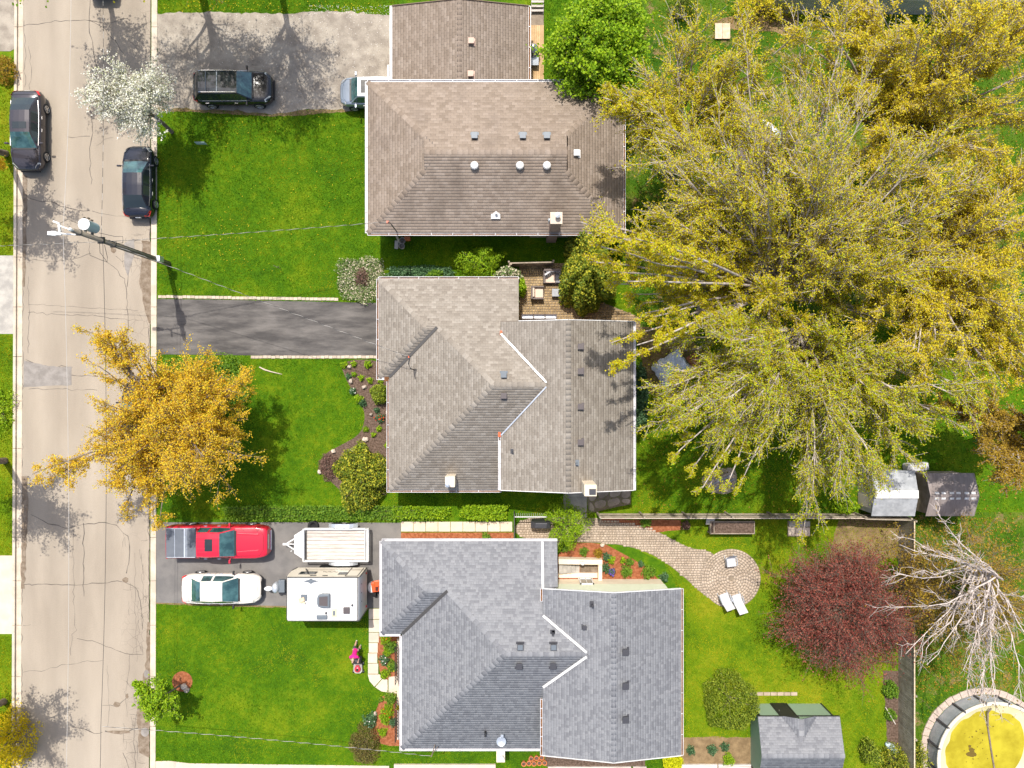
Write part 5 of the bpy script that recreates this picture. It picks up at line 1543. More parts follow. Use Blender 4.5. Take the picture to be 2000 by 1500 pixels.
# garden stones
ROCKS = [("pale stone between the hostas", 683, 717, 4.5, 3), ("pale stone below the lime perennials", 686, 744, 4, 5), ("tan stone at the middle of the mulch bed's house side", 712, 756, 5, 4), ("round pink boulder on the lawn edge", 714, 858, 6, 4.5),
         ("long flat tan stone above the yew", 686, 880, 9, 4.5), ("small grey stone at the left of the bed", 652, 881, 4.5, 4), ("pale stone at the spirea's foot", 625, 921, 3.5, 5), ("small pale stone near the tulips", 725, 809, 3, 3),
         ("tan stone against the house gutter beside the tulips", 757, 806, 3, 5), ("white boulder at the edge of the paver path", 1176, 1064, 4.5, 3.5), ("pinkish stone in the round mulch ring", 361, 1340, 7, 6), ("grey stone in the round mulch ring", 366, 1346, 5, 6),
         ("white stone in the bed below the doorstep", 733, 1392, 3, 4)]
for i, (lb, px, py, a, b) in enumerate(ROCKS):
    r = np.random.default_rng(500 + i)
    x, y, _ = P(px, py)
    mb = MB()
    prof = [(.55, -.02), (1.0, .05), (.92, .14), (.6, .2), (.15, .22)]
    mb.lathe((x, y, G), [(p * 1.0, z * 1.1) for p, z in prof], 9, sx=a / S, sy=b / S)
    mb.v = [(vx + r.normal() * .018, vy + r.normal() * .018, vz + r.normal() * .012) for vx, vy, vz in mb.v]
    tag(mb.build("rock", M['rock']), lb, "rock", "stones set in the flower beds")

# short grass, dandelions and fallen petals: nobody could count these
def scatter(polys, holes, dens, seed):
    r = np.random.default_rng(seed)
    out = []
    for pl in polys:
        w_ = np.array(PP(pl))
        a, b = w_.min(0), w_.max(0)
        n = int((b[0] - a[0]) * (b[1] - a[1]) * dens)
        q = r.uniform(a, b, (n, 2))
        k = inpoly(q[:, 0], q[:, 1], [tuple(p) for p in w_])
        for h in holes:
            hw = PP(h)
            k &= ~inpoly(q[:, 0], q[:, 1], hw)
        out.append(q[k])
    return np.concatenate(out)

def blades(name, q, hgt, wid, mat, label, seed):
    r = np.random.default_rng(seed)
    n = len(q)
    az = r.uniform(0, 6.28, n)
    s = r.uniform(.6, 1.4, n)
    base = np.stack([q[:, 0], q[:, 1], np.full(n, G - .015)], 1)
    side = np.stack([np.cos(az), np.sin(az), np.zeros(n)], 1) * (wid * s)[:, None]
    lean = np.stack([np.cos(az + 1.57), np.sin(az + 1.57), np.zeros(n)], 1) * (hgt * .75 * s * r.uniform(.2, 1.3, n))[:, None]
    tip = base + lean
    tip[:, 2] += hgt * s
    V = np.stack([base - side, base + side, tip], 1).reshape(-1, 3)
    o = npobj(name, V, np.arange(3 * n).reshape(n, 3), mat)
    return tag(o, label, None, None, 'stuff')

HOUSE_HOLES = [[(738, 175), (1205, 175), (1205, 470), (738, 470)], [(780, 0), (1030, 0), (1030, 180), (780, 180)], [(755, 560), (1000, 560), (1225, 640), (1225, 945), (775, 945), (755, 735)],
               [(757, 1045), (1085, 1045), (1085, 1120), (1290, 1130), (1290, 1440), (790, 1440), (790, 1220), (757, 1220)]]
HOLES = HOUSE_HOLES + [GRAVEL, DRIVE_B, DRIVE_C, BOTTOM_PATH, PATH, CIRC, PATIO_B, DECK_A, RING] + list(BEDS.values()) + [[(718, 1188), (778, 1188), (778, 1356), (740, 1350), (718, 1325)], [(783, 1018), (1004, 1018), (1004, 1042), (783, 1042)], [(1090, 1085), (1176, 1085), (1176, 1140), (1090, 1140)]]
q = scatter([[(307, -10), (1230, -10), (1230, 640), (1250, 1010), (307, 1012)], [(305, 1170), (1300, 1170), (1300, 1510), (304, 1510)]], HOLES, 420, 1)
blades("grass", q, .06, .020, M['grass'], "short mown grass of the front and side lawns", 1)
q = scatter([[(1240, 640), (1760, 640), (1760, 1010), (1245, 1010)], [(1180, 1012), (1756, 1012), (1756, 1510), (1335, 1510), (1335, 1170), (1290, 1090)], [(-20, 155), (25, 155), (25, 498), (-20, 498)], [(-20, 654), (24, 654), (24, 1084), (-20, 1084)], [(-20, 1242), (22, 1242), (22, 1510), (-20, 1510)]], HOLES, 420, 2)
blades("grass", q, .065, .021, M['grass_yellow'], "yellow-green grass of the back lawn and far verge", 2)
q = scatter([[(1225, -10), (2010, -10), (2010, 640), (1240, 640)], [(1760, 640), (2010, 640), (2010, 1510), (1770, 1510)]], HOLES, 120, 3)
blades("grass", q, .08, .026, M['grass'], "thin grass under the big trees", 3)
r = np.random.default_rng(9)
pts = [r.uniform((310, 225), (745, 480), (150, 2)), np.stack([r.normal(430, 40, 90), r.normal(475, 20, 90)], 1), r.uniform((320, 3), (750, 24), (160, 2)), r.uniform((500, 230), (740, 440), (30, 2)), r.uniform((310, 480), (640, 570), (25, 2))]
q = np.concatenate(pts)
q = np.array([P(a, b)[:2] for a, b in q if 308 < a < 748])
V, F = leaves(np.stack([q[:, 0], q[:, 1], np.full(len(q), G + .07)], 1), .028, r, 4, .9)
tag(npobj("dandelions", V, F, M['flower_yellow']), "scattered yellow dandelions on the top lawn", None, None, 'stuff')
q = np.concatenate([r.uniform((420, 26), (765, 210), (520, 2)), r.uniform((600, 10), (762, 30), (200, 2))])
q = np.array([P(a, b)[:2] for a, b in q])
V, F = leaves(np.stack([q[:, 0], q[:, 1], np.full(len(q), G + .016)], 1), .022, r, 6, .8)
tag(npobj("fallen_petals", V, F, M['petal_white']), "white petals strewn over the gravel", None, None, 'stuff')
q = np.array([P(a, b)[:2] for a, b in np.concatenate([r.uniform((1240, 20), (1990, 640), (5000, 2)), r.uniform((1240, 640), (1990, 1010), (1500, 2)), r.uniform((1770, 1010), (1990, 1350), (3500, 2))])])
V, F = leaves(np.stack([q[:, 0], q[:, 1], np.full(len(q), G + .05)], 1), .05, r, 3, .7)
tag(npobj("fallen_leaves", V, F, M['leaf_olive']), "dry leaves under the big trees", None, None, 'stuff')
q = np.array([P(a, b)[:2] for a, b in np.concatenate([r.uniform((310, 28), (765, 205), (2600, 2))])])
V, F = leaves(np.stack([q[:, 0], q[:, 1], np.full(len(q), G + .012)], 1), .024, r, 2, .9)
tag(npobj("gravel", V, F, M['gravel']), "loose gravel stones on the wide drive", None, None, 'stuff')

# ------------------------------------------------------------------ vehicles
def wheel(parent, x, y, r, wd, side):
    mb = MB()
    n = 20
    vs, fs = [], []
    prof = [(r * .62, -wd / 2), (r * .93, -wd / 2), (r, -wd / 2 + .04), (r, wd / 2 - .04), (r * .93, wd / 2), (r * .62, wd / 2)]
    for pr, yy in prof:
        for j in range(n):
            q = 2 * math.pi * j / n
            vs.append((x + pr * math.cos(q), y + yy, r + pr * math.sin(q)))
    for i in range(len(prof) - 1):
        for j in range(n):
            fs.append((i * n + j, (i + 1) * n + j, (i + 1) * n + (j + 1) % n, i * n + (j + 1) % n))
    mb.add(vs, fs)
    wh = mb.build("wheel", M['rubber'], parent, local=True, smooth=True)
    rm = MB()
    yo = y + side * (wd / 2 - .015)
    for k in range(5):
        q = k * 2 * math.pi / 5
        a = Vector((x + .05 * math.cos(q), yo, r + .05 * math.sin(q)))
        b = Vector((x + r * .62 * math.cos(q), yo, r + r * .62 * math.sin(q)))
        rm.bar(a, b, .02, .075)
    rm.lathe((0, 0, 0), [(.01, 0)], 3)
    ring = [(x + r * .63 * math.cos(q), yo, r + r * .63 * math.sin(q)) for q in np.linspace(0, 2 * math.pi, 17)]
    rm.tube(ring, .025, 5)
    rm.tube([(x, yo - side * .03, r), (x, yo + side * .012, r)], .06, 8)
    rm.build("rim", M['rim'], wh, local=True)
    bk = MB().tube([(x, yo - side * .06, r), (x, yo - side * .05, r)], r * .62, 16)
    bk.build("brake_disc", M['black'], wh, local=True)
    return wh

def loft(stations, half, mirror=True):
    """stations x; half(x) -> list of (y, z) from outer bottom to centre line. Returns rings of full points."""
    rings = []
    for x in stations:
        h = half(x)
        rings.append([(x, -y, z) for y, z in h] + [(x, y, z) for y, z in reversed(h[:-1])])
    return rings

def interp(tbl, x):
    xs = [a for a, _ in tbl]
    return np.interp(x, xs, [b for _, b in tbl])

def car(name, label, loc, rz, paint, L=4.7, W=.91, belt=.93, roof=1.43, hood=.86, cab=(1.25, .45, -.95, -1.65), cat="car", roofmat=None, sunroof=None, rails=False, deck=None, wr=.33, roofw=.66, trunk=.98, bed=False, glassroof=False, group="parked cars and the pickup"):
    root = thing(name, label, cat, loc, rz, group)
    dark = paint.name.startswith(('black', 'dark'))
    f, b = L / 2, -L / 2
    c0, c1, c2, c3 = cab
    wt = [(b, .74 * W), (b + .08, .86 * W), (b + .4, .97 * W), (b + .9, W), (f - 1.0, W), (f - .45, .96 * W), (f - .15, .84 * W), (f - .04, .70 * W), (f, .56 * W)]
    if bed: wt = [(b, .96 * W), (b + .05, .985 * W), (b + .3, W), (f - .7, W), (f - .35, .95 * W), (f - .06, .86 * W), (f, .74 * W)]
    zt = [(b, trunk - .22), (b + .08, trunk - .08), (b + .3, trunk), (c3, trunk + .02), (c0, belt + .03), (f - .75, hood), (f - .3, hood - .08), (f - .08, hood - .18), (f, hood - .30)]
    if bed: zt = [(b, trunk), (c3, trunk), (c0, belt + .03), (f - .7, hood), (f - .15, hood - .05), (f, hood - .14)]
    st = sorted(set([b, b + .04, b + .1, b + .22, b + .45, b + .8, c3, (c3 + c2) / 2, c2, 0.0, c1, (c0 + c1) / 2, c0, f - 1.0, f - .7, f - .45, f - .25, f - .12, f - .05, f]))
    def half(x):
        w_, t_ = interp(wt, x), interp(zt, x)
        s_ = min(belt - .03, t_ - .03)
        lo = .24 if abs(x) < L / 2 - .12 else .32
        return [(w_ * .86, lo), (w_ * .98, lo + .10), (w_ * 1.0, .55), (w_ * .99, s_ - .10), (w_ * .955, s_ - .01), (w_ * .88, t_ - .012 if x > c0 or x < c3 else s_ + .01), (w_ * .62, t_ + .004), (w_ * .3, t_ + .018), (0, t_ + .022)]
    rings = loft(st, half)
    mb = MB()
    n = len(rings[0])
    mb.grid(rings)
    mb.add(rings[0], [tuple(range(n))])
    mb.add(rings[-1], [tuple(range(n - 1, -1, -1))])
    # cabin: stations along the glass house
    xs = [c0, c0 - (c0 - c1) * .33, c0 - (c0 - c1) * .68, c1, c1 - .12, (c1 + c2) / 2 + .06, (c1 + c2) / 2 - .06, c2 + .1, c2, c2 + (c3 - c2) * .4, c2 + (c3 - c2) * .75, c3]
    top = [(c3, belt + .04), (c2 + (c3 - c2) * .75, belt + (roof - belt) * .34), (c2 + (c3 - c2) * .4, belt + (roof - belt) * .68), (c2, roof - .03), ((c1 + c2) / 2, roof), (c1, roof - .03), (c0 - (c0 - c1) * .68, belt + (roof - belt) * .72), (c0 - (c0 - c1) * .33, belt + (roof - belt) * .38), (c0, belt + .04)]
    rt = W * roofw
    tw = [(c3, W * .80), (c2, rt * .97), ((c1 + c2) / 2, rt), (c1, rt * .97), (c0, W * .84)]
    bw = [(c3, W * .86), (c2, W * .93), (c1, W * .93), (c0, W * .90)]
    cr = []
    for x in xs:
        z, t_, w_ = interp(top, x), interp(tw, x), interp(bw, x)
        h = [(w_, belt - .05), (w_ * .985, belt + .015), (t_ * 1.045, max(belt + .02, z - .075)), (t_ * .965, z - .012), (t_ * .55, z + .014), (0, z + .022)]
        cr.append([(x, -y, zz) for y, zz in h] + [(x, y, zz) for y, zz in reversed(h[:-1])])
    m = len(cr[0])                                   # 11 points: 0..4 right, 5 centre, 6..10 left
    parts = {}
    def put(key, i, j):
        p = parts.setdefault(key, MB())
        p.add([cr[i][j], cr[i][j + 1], cr[i + 1][j + 1], cr[i + 1][j]], [(0, 1, 2, 3)])
    for i in range(len(xs) - 1):
        for j in range(m - 1):
            s_ = j if j < 5 else 9 - j
            lr = 'R' if j < 5 else 'L'
            if s_ >= 3:
                key = 'windshield' if i < 3 else ('rear_window' if i >= 8 else 'roof')
            elif s_ == 1:
                key = 'side_window_front_' + lr if 1 <= i < 5 else ('side_window_back_' + lr if 6 <= i < 8 or (i == 8 and rails) else 'body')
            else:
                key = 'body'
            put(key, i, j)
    for key, p in parts.items():
        if key == 'body':
            mb.add(p.v, p.f)
            continue
        nm = key if not key.startswith('side') else 'side_window'
        mt = (roofmat or paint) if nm == 'roof' else (M['windowglass'] if nm != 'windshield' and dark else M['glass'])
        p.build(nm, mt, root, local=True, smooth=True)
    mb.build("body", paint, root, local=True, smooth=True)
    sm = MB()                                        # shut lines of bonnet, boot and doors
    zz = lambda x: float(interp(zt, x)) + .012
    for s_ in (-1, 1):
        sm.tube([(x, s_ * W * .80, zz(x) - .012) for x in np.linspace(c0 + .03, f - .42, 5)], .007, 4)
        if not bed: sm.tube([(x, s_ * W * .76, zz(x) - .008) for x in np.linspace(c3 - .04, b + .2, 3)], .007, 4)
        for dx in (c0 - .18, (c1 + c2) / 2, c2 - .05): sm.bar((dx, s_ * (W + .003), .45), (dx, s_ * (W * .985 + .004), belt - .06), .014, .012)
    sm.tube([(f - .42, -W * .80, zz(f - .42) - .012), (f - .20, -W * .45, zz(f - .2)), (f - .16, 0, zz(f - .16) + .016), (f - .20, W * .45, zz(f - .2)), (f - .42, W * .80, zz(f - .42) - .012)], .007, 4)
    if not bed: sm.tube([(c3 - .12, y, zz(c3 - .12) + .012 - .02 * abs(y)) for y in (-W * .74, -W * .3, 0, W * .3, W * .74)], .007, 4)
    sm.build("shut_line", M['black'], root, local=True)
    wp = MB()
    wp.box((c0 + .045, 0, belt + .045), (.12, W * 1.5, .02))
    wp.build("wiper_cowl", M['black'], root, local=True)
    for s_ in (-1, 1):
        wheel(root, f - L * .19, s_ * (W - .09), wr, .23, s_)
        wheel(root, b + L * .20, s_ * (W - .09), wr, .23, s_)
        mi = MB()
        mi.box((c0 - .28, s_ * (W + .12), belt + .06), (.10, .22, .14))
        mi.bar((c0 - .26, s_ * (W - .06), belt + .01), (c0 - .27, s_ * (W + .05), belt + .05), .05, .04)
        mi.build("door_mirror", M['black'] if paint.name.startswith(('pearl',)) else paint, root, local=True, bevel=.03)
        hl = MB()
        fw = interp(wt, f - .22)
        hl.add([(f - .03, s_ * W * .50, hood - .30), (f - .10, s_ * W * .74, hood - .28), (f - .40, s_ * W * .935, hood - .16), (f - .42, s_ * W * .80, hood - .055), (f - .16, s_ * W * .56, hood - .125)], [(0, 1, 2, 3, 4) if s_ < 0 else (4, 3, 2, 1, 0)])
        hl.v = [(x + .014, y + s_ * .012, z + .022) for x, y, z in hl.v]
        hl.build("headlight", M['headlight'], root, local=True)
        tl = MB()
        if bed: tl.box((b + .03, s_ * W * .92, 1.0), (.08, .12, .34))
        else:
            tl.add([(b + .0, s_ * W * .52, trunk - .20), (b + .05, s_ * W * .82, trunk - .19), (b + .36, s_ * W * .975, trunk - .13), (b + .34, s_ * W * .90, trunk - .035), (b + .10, s_ * W * .72, trunk - .075), (b + .05, s_ * W * .5, trunk - .11)], [(0, 1, 2, 3, 4, 5) if s_ > 0 else (5, 4, 3, 2, 1, 0)])
            tl.v = [(x - .012, y + s_ * .014, z + .018) for x, y, z in tl.v]
        tl.build("tail_light", M['redlight'], root, local=True)
        for hx in (c1 - .30, c2 + .25):
            MB().box((hx, s_ * (W + .012), belt - .16), (.20, .035, .035)).build("door_handle", M['chrome'], root, local=True)
        if rails:
            MB().tube([(c1 - .05, s_ * rt * .93, roof + .015), (c1 - .2, s_ * rt * .95, roof + .06), (c2 + .2, s_ * rt * .95, roof + .06), (c2 + .05, s_ * rt * .93, roof + .01)], .022, 6).build("roof_rail", M['chrome'], root, local=True)
        tr = MB()
        tr.tube([(c0 - .15, s_ * W * .905, belt + .03), (c1, s_ * W * .93, belt + .025), (c2, s_ * W * .93, belt + .025), (c3 + .2, s_ * W * .88, belt + .03)], .012, 5)
        tr.build("window_trim", M['chrome'] if not paint.name.startswith('red') else M['black'], root, local=True)
    g = MB()
    g.box((f - .015, 0, hood - .36), (.05, W * .9, .16))
    g.build("grille", M['chrome'] if bed else M['black'], root, local=True)
    g = MB()
    g.box((f + .0, 0, .40), (.10, W * 1.25, .14))
    g.build("bumper", M['black'] if not bed else M['chrome'], root, local=True, bevel=.03)
    g = MB()
    g.box((b - .01, 0, .45), (.10, W * 1.4, .16))
    g.build("bumper", paint if not bed else M['chrome'], root, local=True, bevel=.03)
    MB().box((b - .02, 0, trunk - .34 if not bed else .68), (.03, .32, .16)).build("licence_plate", M['plate'], root, local=True)
    if sunroof:
        x0, x1, w_ = sunroof
        rows = []
        for x in np.linspace(x0, x1, 4):
            z = interp(top, x)
            rows.append([(x, y, z + .034 - .02 * abs(y / rt)) for y in (-w_, -w_ / 2, 0, w_ / 2, w_)])
        MB().grid(rows).build("sunroof", M['windowglass'], root, local=True)
    return root

# grey sedan by the far kerb, black sedan opposite, vehicles on the drives
R90 = math.pi / 2
car("parked_car", "dark grey sedan parked at the far kerb under orange leaves", (-29.55, 15.45, .01), -R90, M['paintgrey'], L=4.8, W=.93, belt=.96, roof=1.46, hood=.92, trunk=1.02, cab=(1.15, .32, -1.0, -1.95), sunroof=(.12, -.28, .42))
car("parked_car", "black sedan parked at the near kerb below the white blossom", (-22.80, 12.35, .01), R90, M['paintnavy'], L=4.35, W=.90, belt=.93, roof=1.43, hood=.88, trunk=1.0, cab=(1.15, .35, -1.0, -1.75))
car("parked_suv", "large black SUV with glass roof on the gravel drive", (-16.95, 18.0, G), 0, M['paintblack'], L=4.75, W=.97, belt=1.05, roof=1.68, hood=1.02, trunk=1.10, cab=(1.25, .55, -1.75, -2.2), roofmat=M['windowglass'], rails=True, cat="SUV", wr=.37, roofw=.70)
car("parked_suv", "small grey-blue SUV with white roof nosing out by the brown roof", (-8.4, 17.75, G), math.pi, M['paintsilver'], L=4.1, W=.86, belt=1.02, roof=1.60, hood=1.0, trunk=1.05, cab=(1.30, .82, -1.5, -1.85), roofmat=M['white'], sunroof=(.62, .0, .38), cat="SUV", roofw=.70)
car("parked_car", "pearl white sedan beside the lawn and camping trailer", (-17.68, -12.45, G), 0, M['paintwhite'], L=4.75, W=.91, belt=.93, roof=1.43, hood=.90, trunk=1.0, cab=(1.12, .32, -1.0, -1.75))
car("parked_car", "dark car half hidden beneath the golden maple", (-22.85, -2.1, .01), R90, M['paintnavy'], L=4.5, W=.90)
car("parked_car", "dark car cut off by the top edge of the road", (-25.2, 26.0, .01), R90, M['paintgrey'], L=4.6, W=.92, belt=1.0, roof=1.6, trunk=1.05)
sv_ = bpy.data.objects["parked_suv"]
for x in (-.62, -1.28): MB().box((x, 0, 1.705), (.05, 1.18, .02)).build("roof_bar", M['vent'], sv_, local=True)
tk = car("pickup_truck", "red crew-cab pickup with grey bed cover on the asphalt drive", (-17.8, -9.55, G), 0, M['paintred'], L=6.05, W=.98, belt=1.28, roof=1.88, hood=1.22, trunk=1.22, cab=(1.15, .45, -.92, -1.15), sunroof=(.05, -.40, .36), bed=True, cat="pickup truck", wr=.40, roofw=.74)
cv = MB()
cv.box((-2.08, 0, 1.27), (1.78, 1.78, .06))
for x in (-2.45, -1.72): cv.box((x, 0, 1.305), (.03, 1.74, .014), mi=1)
cv.box((-1.85, 0, 1.306), (.10, 1.74, .016), mi=1)
for s_ in (-1, 1): cv.box((-2.08, s_ * .86, 1.307), (1.7, .03, .018), mi=1)
cv.build("bed_cover", [M['tonneau'], M['steel']], tk, local=True, bevel=.012)
rb = MB()
for y in (-.42, -.2, .2, .42): rb.box((-.55, y, 1.893), (.62, .05, .018))
rb.build("roof_rib", M['paintred'], tk, local=True, bevel=.006)
hd = MB()
for s_ in (-1, 1): hd.bar((1.3, s_ * .55, 1.325), (2.55, s_ * .48, 1.225), .10, .03)
hd.build("hood_crease", M['paintred'], tk, local=True, bevel=.01)

# flat utility trailer with a plank deck
ut = thing("utility_trailer", "white open utility trailer with a weathered plank deck", "trailer", (*P(655, 1066, .7)[:2], G))
zt_ = .62
def U(px, py, z=.95): return P(px, py, z)
fr = MB()
x0, x1 = U(592, 0)[0], U(719, 0)[0]
y0, y1 = U(0, 1034)[1], U(0, 1096.5)[1]
for yy in (y0, y1):
    fr.bar((x0, yy, .95), (x1, yy, .95), .06, .06)
    fr.bar((x0, yy, .66), (x1, yy, .66), .06, .14)
    for t in np.linspace(0, 1, 5): fr.box((x0 + (x1 - x0) * t, yy, .80), (.05, .05, .3))
for xx in (x0, x1):
    fr.bar((xx, y0, .95), (xx, y1, .95), .06, .06)
    fr.bar((xx, y0, .66), (xx, y1, .66), .06, .14)
fr.build("frame", M['white'], ut)
gt = MB()
for dx in (.12, .20): gt.bar((x1 - dx, y0 + .05, .80), (x1 - dx, y1 - .05, .80), .035, .25)
gt.bar((x1 - .06, y0 + .05, .93), (x1 - .06, y1 - .05, .93), .03, .03)
gt.build("tailgate", M['white'], ut)
nb = 8
for i in range(nb):
    ya = y1 + .05 + (y0 - y1 - .1) * i / nb
    yb = y1 + .05 + (y0 - y1 - .1) * (i + 1) / nb
    MB().box(((x0 + x1) / 2 - .03, (ya + yb) / 2, .70 + random.uniform(-.004, .004)), (x1 - x0 - .38, abs(yb - ya) - .022, .045)).build("plank", M['plank'], ut)
MB().box((x0 + .14, (y0 + y1) / 2, .74), (.05, y0 - y1 - .1, .1)).build("front_rail", M['darkmetal'], ut)
dr = MB()
hx, hy, _ = P(555, 1062.5, .6)
for yy in (y0 - .25, y1 + .25): dr.bar((hx + .1, hy, .6), (x0, yy, .62), .07, .09)
dr.bar((hx + .1, hy, .6), (x0 - .5, hy, .6), .05, .06)
dr.box((hx + .06, hy, .63), (.25, .12, .1))
dr.prism([(x0 - .62, hy - .55), (x0, hy - .95), (x0, hy + .95), (x0 - .62, hy + .55)], .66, .69)
dr.tube([(hx + .5, hy - .38, .3), (hx + .5, hy - .38, .85)], .035, 8)
dr.build("drawbar", M['white'], ut)
for yy, s_ in ((y0, 1), (y1, -1)):
    fn = MB()
    yc = yy + s_ * .17
    xa, xb = P(640, 0, .8)[0], P(697, 0, .8)[0]
    rows = []
    for t in np.linspace(0, 1, 9):
        x = xa + (xb - xa) * t
        z = .55 + .30 * min(1, math.sin(math.pi * t) * 1.7)
        rows.append([(x, yc - .13, z), (x, yc + .13, z)])
    fn.grid(rows)
    fn.build("mudguard", M['steel'], ut)
    for dx in (-.42, .42):
        wb = MB().tube([((xa + xb) / 2 + dx, yc - .1, G + .32), ((xa + xb) / 2 + dx, yc + .1, G + .32)], .32, 18)
        wb.build("wheel", M['rubber'], ut)
sp = MB()
sx, sy, _ = P(612, 1027, .2)
sp.lathe((sx, sy, G), [(.18, 0), (.33, .02), (.35, .12), (.33, .21), (.19, .22), (.17, .1)], 18)
tag(sp.build("spare_wheel", M['rubber'], smooth=True), "loose black wheel lying between hedge and utility trailer", "wheel")

# camping trailer
ct = thing("camping_trailer", "white camping trailer with roof hatches beside the open plank trailer", "camping trailer", (*P(640, 1165, .5)[:2], G))
zt_ = 3.0
xa, xb = P(558, 0, zt_)[0], P(700.5, 0, zt_)[0]
yt, yb = P(0, 1128, zt_)[1], P(0, 1212.5, zt_)[1]
sh = MB()
prof = [(xa + .05, .75), (xa - .10, 1.3), (xa - .08, 2.1), (xa + .0, 2.75), (xa + .10, zt_ - .03), (xa + .2, zt_), (xb - .15, zt_), (xb, zt_ - .06), (xb + .03, 2.6), (xb + .03, .75)]
n = len(prof)
vs = [(x, yb, z) for x, z in prof] + [(x, yt, z) for x, z in prof]
sh.add(vs, [tuple(range(n)), tuple(range(2 * n - 1, n - 1, -1))], 1)
sh.add(vs, [(i, n + i, n + (i + 1) % n, (i + 1) % n) for i in range(n)], 0)
sh.m[-5] = 0
sh.build("shell", [M['trailerwhite'], M['trailercream']], ct, bevel=.03)
rm_ = MB()
rm_.prism([(xa + .15, yb + .03), (xb - .12, yb + .03), (xb - .12, yt - .03), (xa + .15, yt - .03)], zt_ + .002, zt_ + .022)
rm_.build("roof_membrane", M['trailerwhite'], ct)
tr = MB()
for yy in (yb, yt): tr.bar((xa + .1, yy, zt_ - .02), (xb, yy, zt_ - .02), .05, .06)
tr.bar((xb - .05, yb, zt_ + .0), (xb - .05, yt, zt_ + .0), .05, .05)
tr.bar((xa - .0, yb, 2.78), (xa - .0, yt, 2.78), .04, .04)
for yy in (yb - .01, yt + .01):
    tr.bar((xa + .02, yy, .8), (xa - .1, yy, 1.5), .03, .05)
    tr.bar((xb + .03, yy, .8), (xb + .03, yy, 2.9), .05, .05)
tr.build("corner_trim", M['darkmetal'], ct)
sm = MB()
for i in range(26):
    t = (i + .5) / 26
    sm.box((P(569, 0, zt_)[0], yb + .1 + (yt - yb - .2) * t, zt_ + .026), (.035, .055, .008))
sm.build("roof_seam", M['darkmetal'], ct)
def T(px, py): return P(px, py, zt_ + .05)[:2]
o = MB()
x, y = T(607, 1135)
o.prism([(x - .30, y - .02), (x - .12, y - .06), (x, y - .15), (x + .12, y - .06), (x + .30, y - .02), (x + .30, y + .03), (x + .12, y + .08), (x, y + .15), (x - .12, y + .08), (x - .30, y + .03)], zt_ + .02, zt_ + .1)
o.bar((x - .42, y - .02, zt_ + .09), (x + .42, y - .02, zt_ + .09), .03, .04)
o.build("antenna", M['vent'], ct)
x, y = T(633, 1172)
ac = [(x + .36, y - .40), (x + .36, y + .40), (x - .1, y + .40), (x - .30, y + .33), (x - .36, y + .15), (x - .36, y - .15), (x - .30, y - .33), (x - .1, y - .40)]
a_ = MB().prism(ac, zt_ + .02, zt_ + .28).build("air_conditioner", M['vent'], ct, bevel=.05)
MB().prism([(x + .26, y - .28), (x + .26, y + .28), (x - .22, y + .24), (x - .22, y - .24)], zt_ + .281, zt_ + .30).build("cover_plate", M['ventpurple'], a_)
x, y = T(594, 1167)
hv = MB().box((x, y, zt_ + .07), (.34, .34, .10)).build("roof_vent", M['vent'], ct)
cb = MB()
cb.box((x - .12, y - .10, zt_ + .15), (.34, .22, .03), rz=.3)
cb.box((x - .02, y - .27, zt_ + .14), (.22, .12, .03), rz=-.5)
cb.box((x - .16, y - .2, zt_ + .17), (.2, .16, .02), rz=.1)
tag(cb.build("cardboard", M['plywood']), "torn brown cardboard lying on the camping trailer's roof vent", "cardboard")
x, y = T(653, 1197)
sk = MB()
sk.box((x, y, zt_ + .05), (.40, .60, .07))
sk.box((x, y, zt_ + .09), (.28, .46, .05), mi=1)
sk.box((x, y, zt_ + .118), (.14, .28, .02), mi=2)
sk.build("skylight", [M['trailercream'], M['poolcover'], M['vent']], ct, bevel=.01)
x, y = T(677, 1192)
MB().box((x, y, zt_ + .07), (.36, .37, .12)).build("roof_vent", M['ventpurple'], ct, bevel=.02)
x, y = T(629, 1205)
MB().box((x, y, zt_ + .08), (.62, .27, .12)).build("roof_vent", M['vent'], ct, bevel=.05)
for px, py in ((688, 1182), (637, 1197)):
    x, y = T(px, py)
    MB().lathe((x, y, zt_ + .02), [(.06, 0), (.055, .10), (.02, .11)], 12).build("plumbing_cap", M['ventdark'], ct)
def S_(px, py, z): return P(px, py, z)[0]
for cx, cz, ww, hh in ((-12.05, 2.05, 1.0, .55), (-9.95, 2.15, .55, .45), (-11.6, 2.62, .35, .12), (-10.9, 2.62, .3, .1)):
    w_ = MB().box((cx, yt + .012, cz), (ww, .03, hh)).build("window", M['darkmetal'], ct)
    MB().box((cx, yt + .03, cz), (ww - .1, .012, hh - .1)).build("pane", M['windowglass'], w_)
dr_ = MB()
for dx in (-.36, .36): dr_.bar((-9.35 + dx, yt + .015, .9), (-9.35 + dx, yt + .015, 2.75), .03, .03)
dr_.bar((-9.71, yt + .015, 2.75), (-8.99, yt + .015, 2.75), .03, .03)
dr_.build("door", M['darkmetal'], ct)
MB().bar((-12.4, yt + .06, 1.3), (-11.9, yt + .06, 2.4), .05, .05).build("awning_arm", M['black'], ct)
st_ = MB()
for i in range(9): st_.box((-11.2 + i * .1, yt + .012, 1.75 + .04 * (i % 3)), (.05, .012, .12))
st_.box((-10.6, yt + .011, 1.35), (3.6, .01, .06))
st_.build("side_graphic", M['bark'], ct)
for i in range(7): MB().box((xb + .034, yt - .55 - i * .17, 2.35), (.012, .06, .12)).build("rear_graphic", M['bark'], ct) if i % 3 == 0 else None
MB().bar((xb + .04, yb + .25, 1.0), (xb + .04, yb + .25, 1.2), .1, .1).build("tail_light", M['redlight'], ct)
MB().bar((xb + .04, yt - .25, 1.0), (xb + .04, yt - .25, 1.2), .1, .1).build("tail_light", M['redlight'], ct)
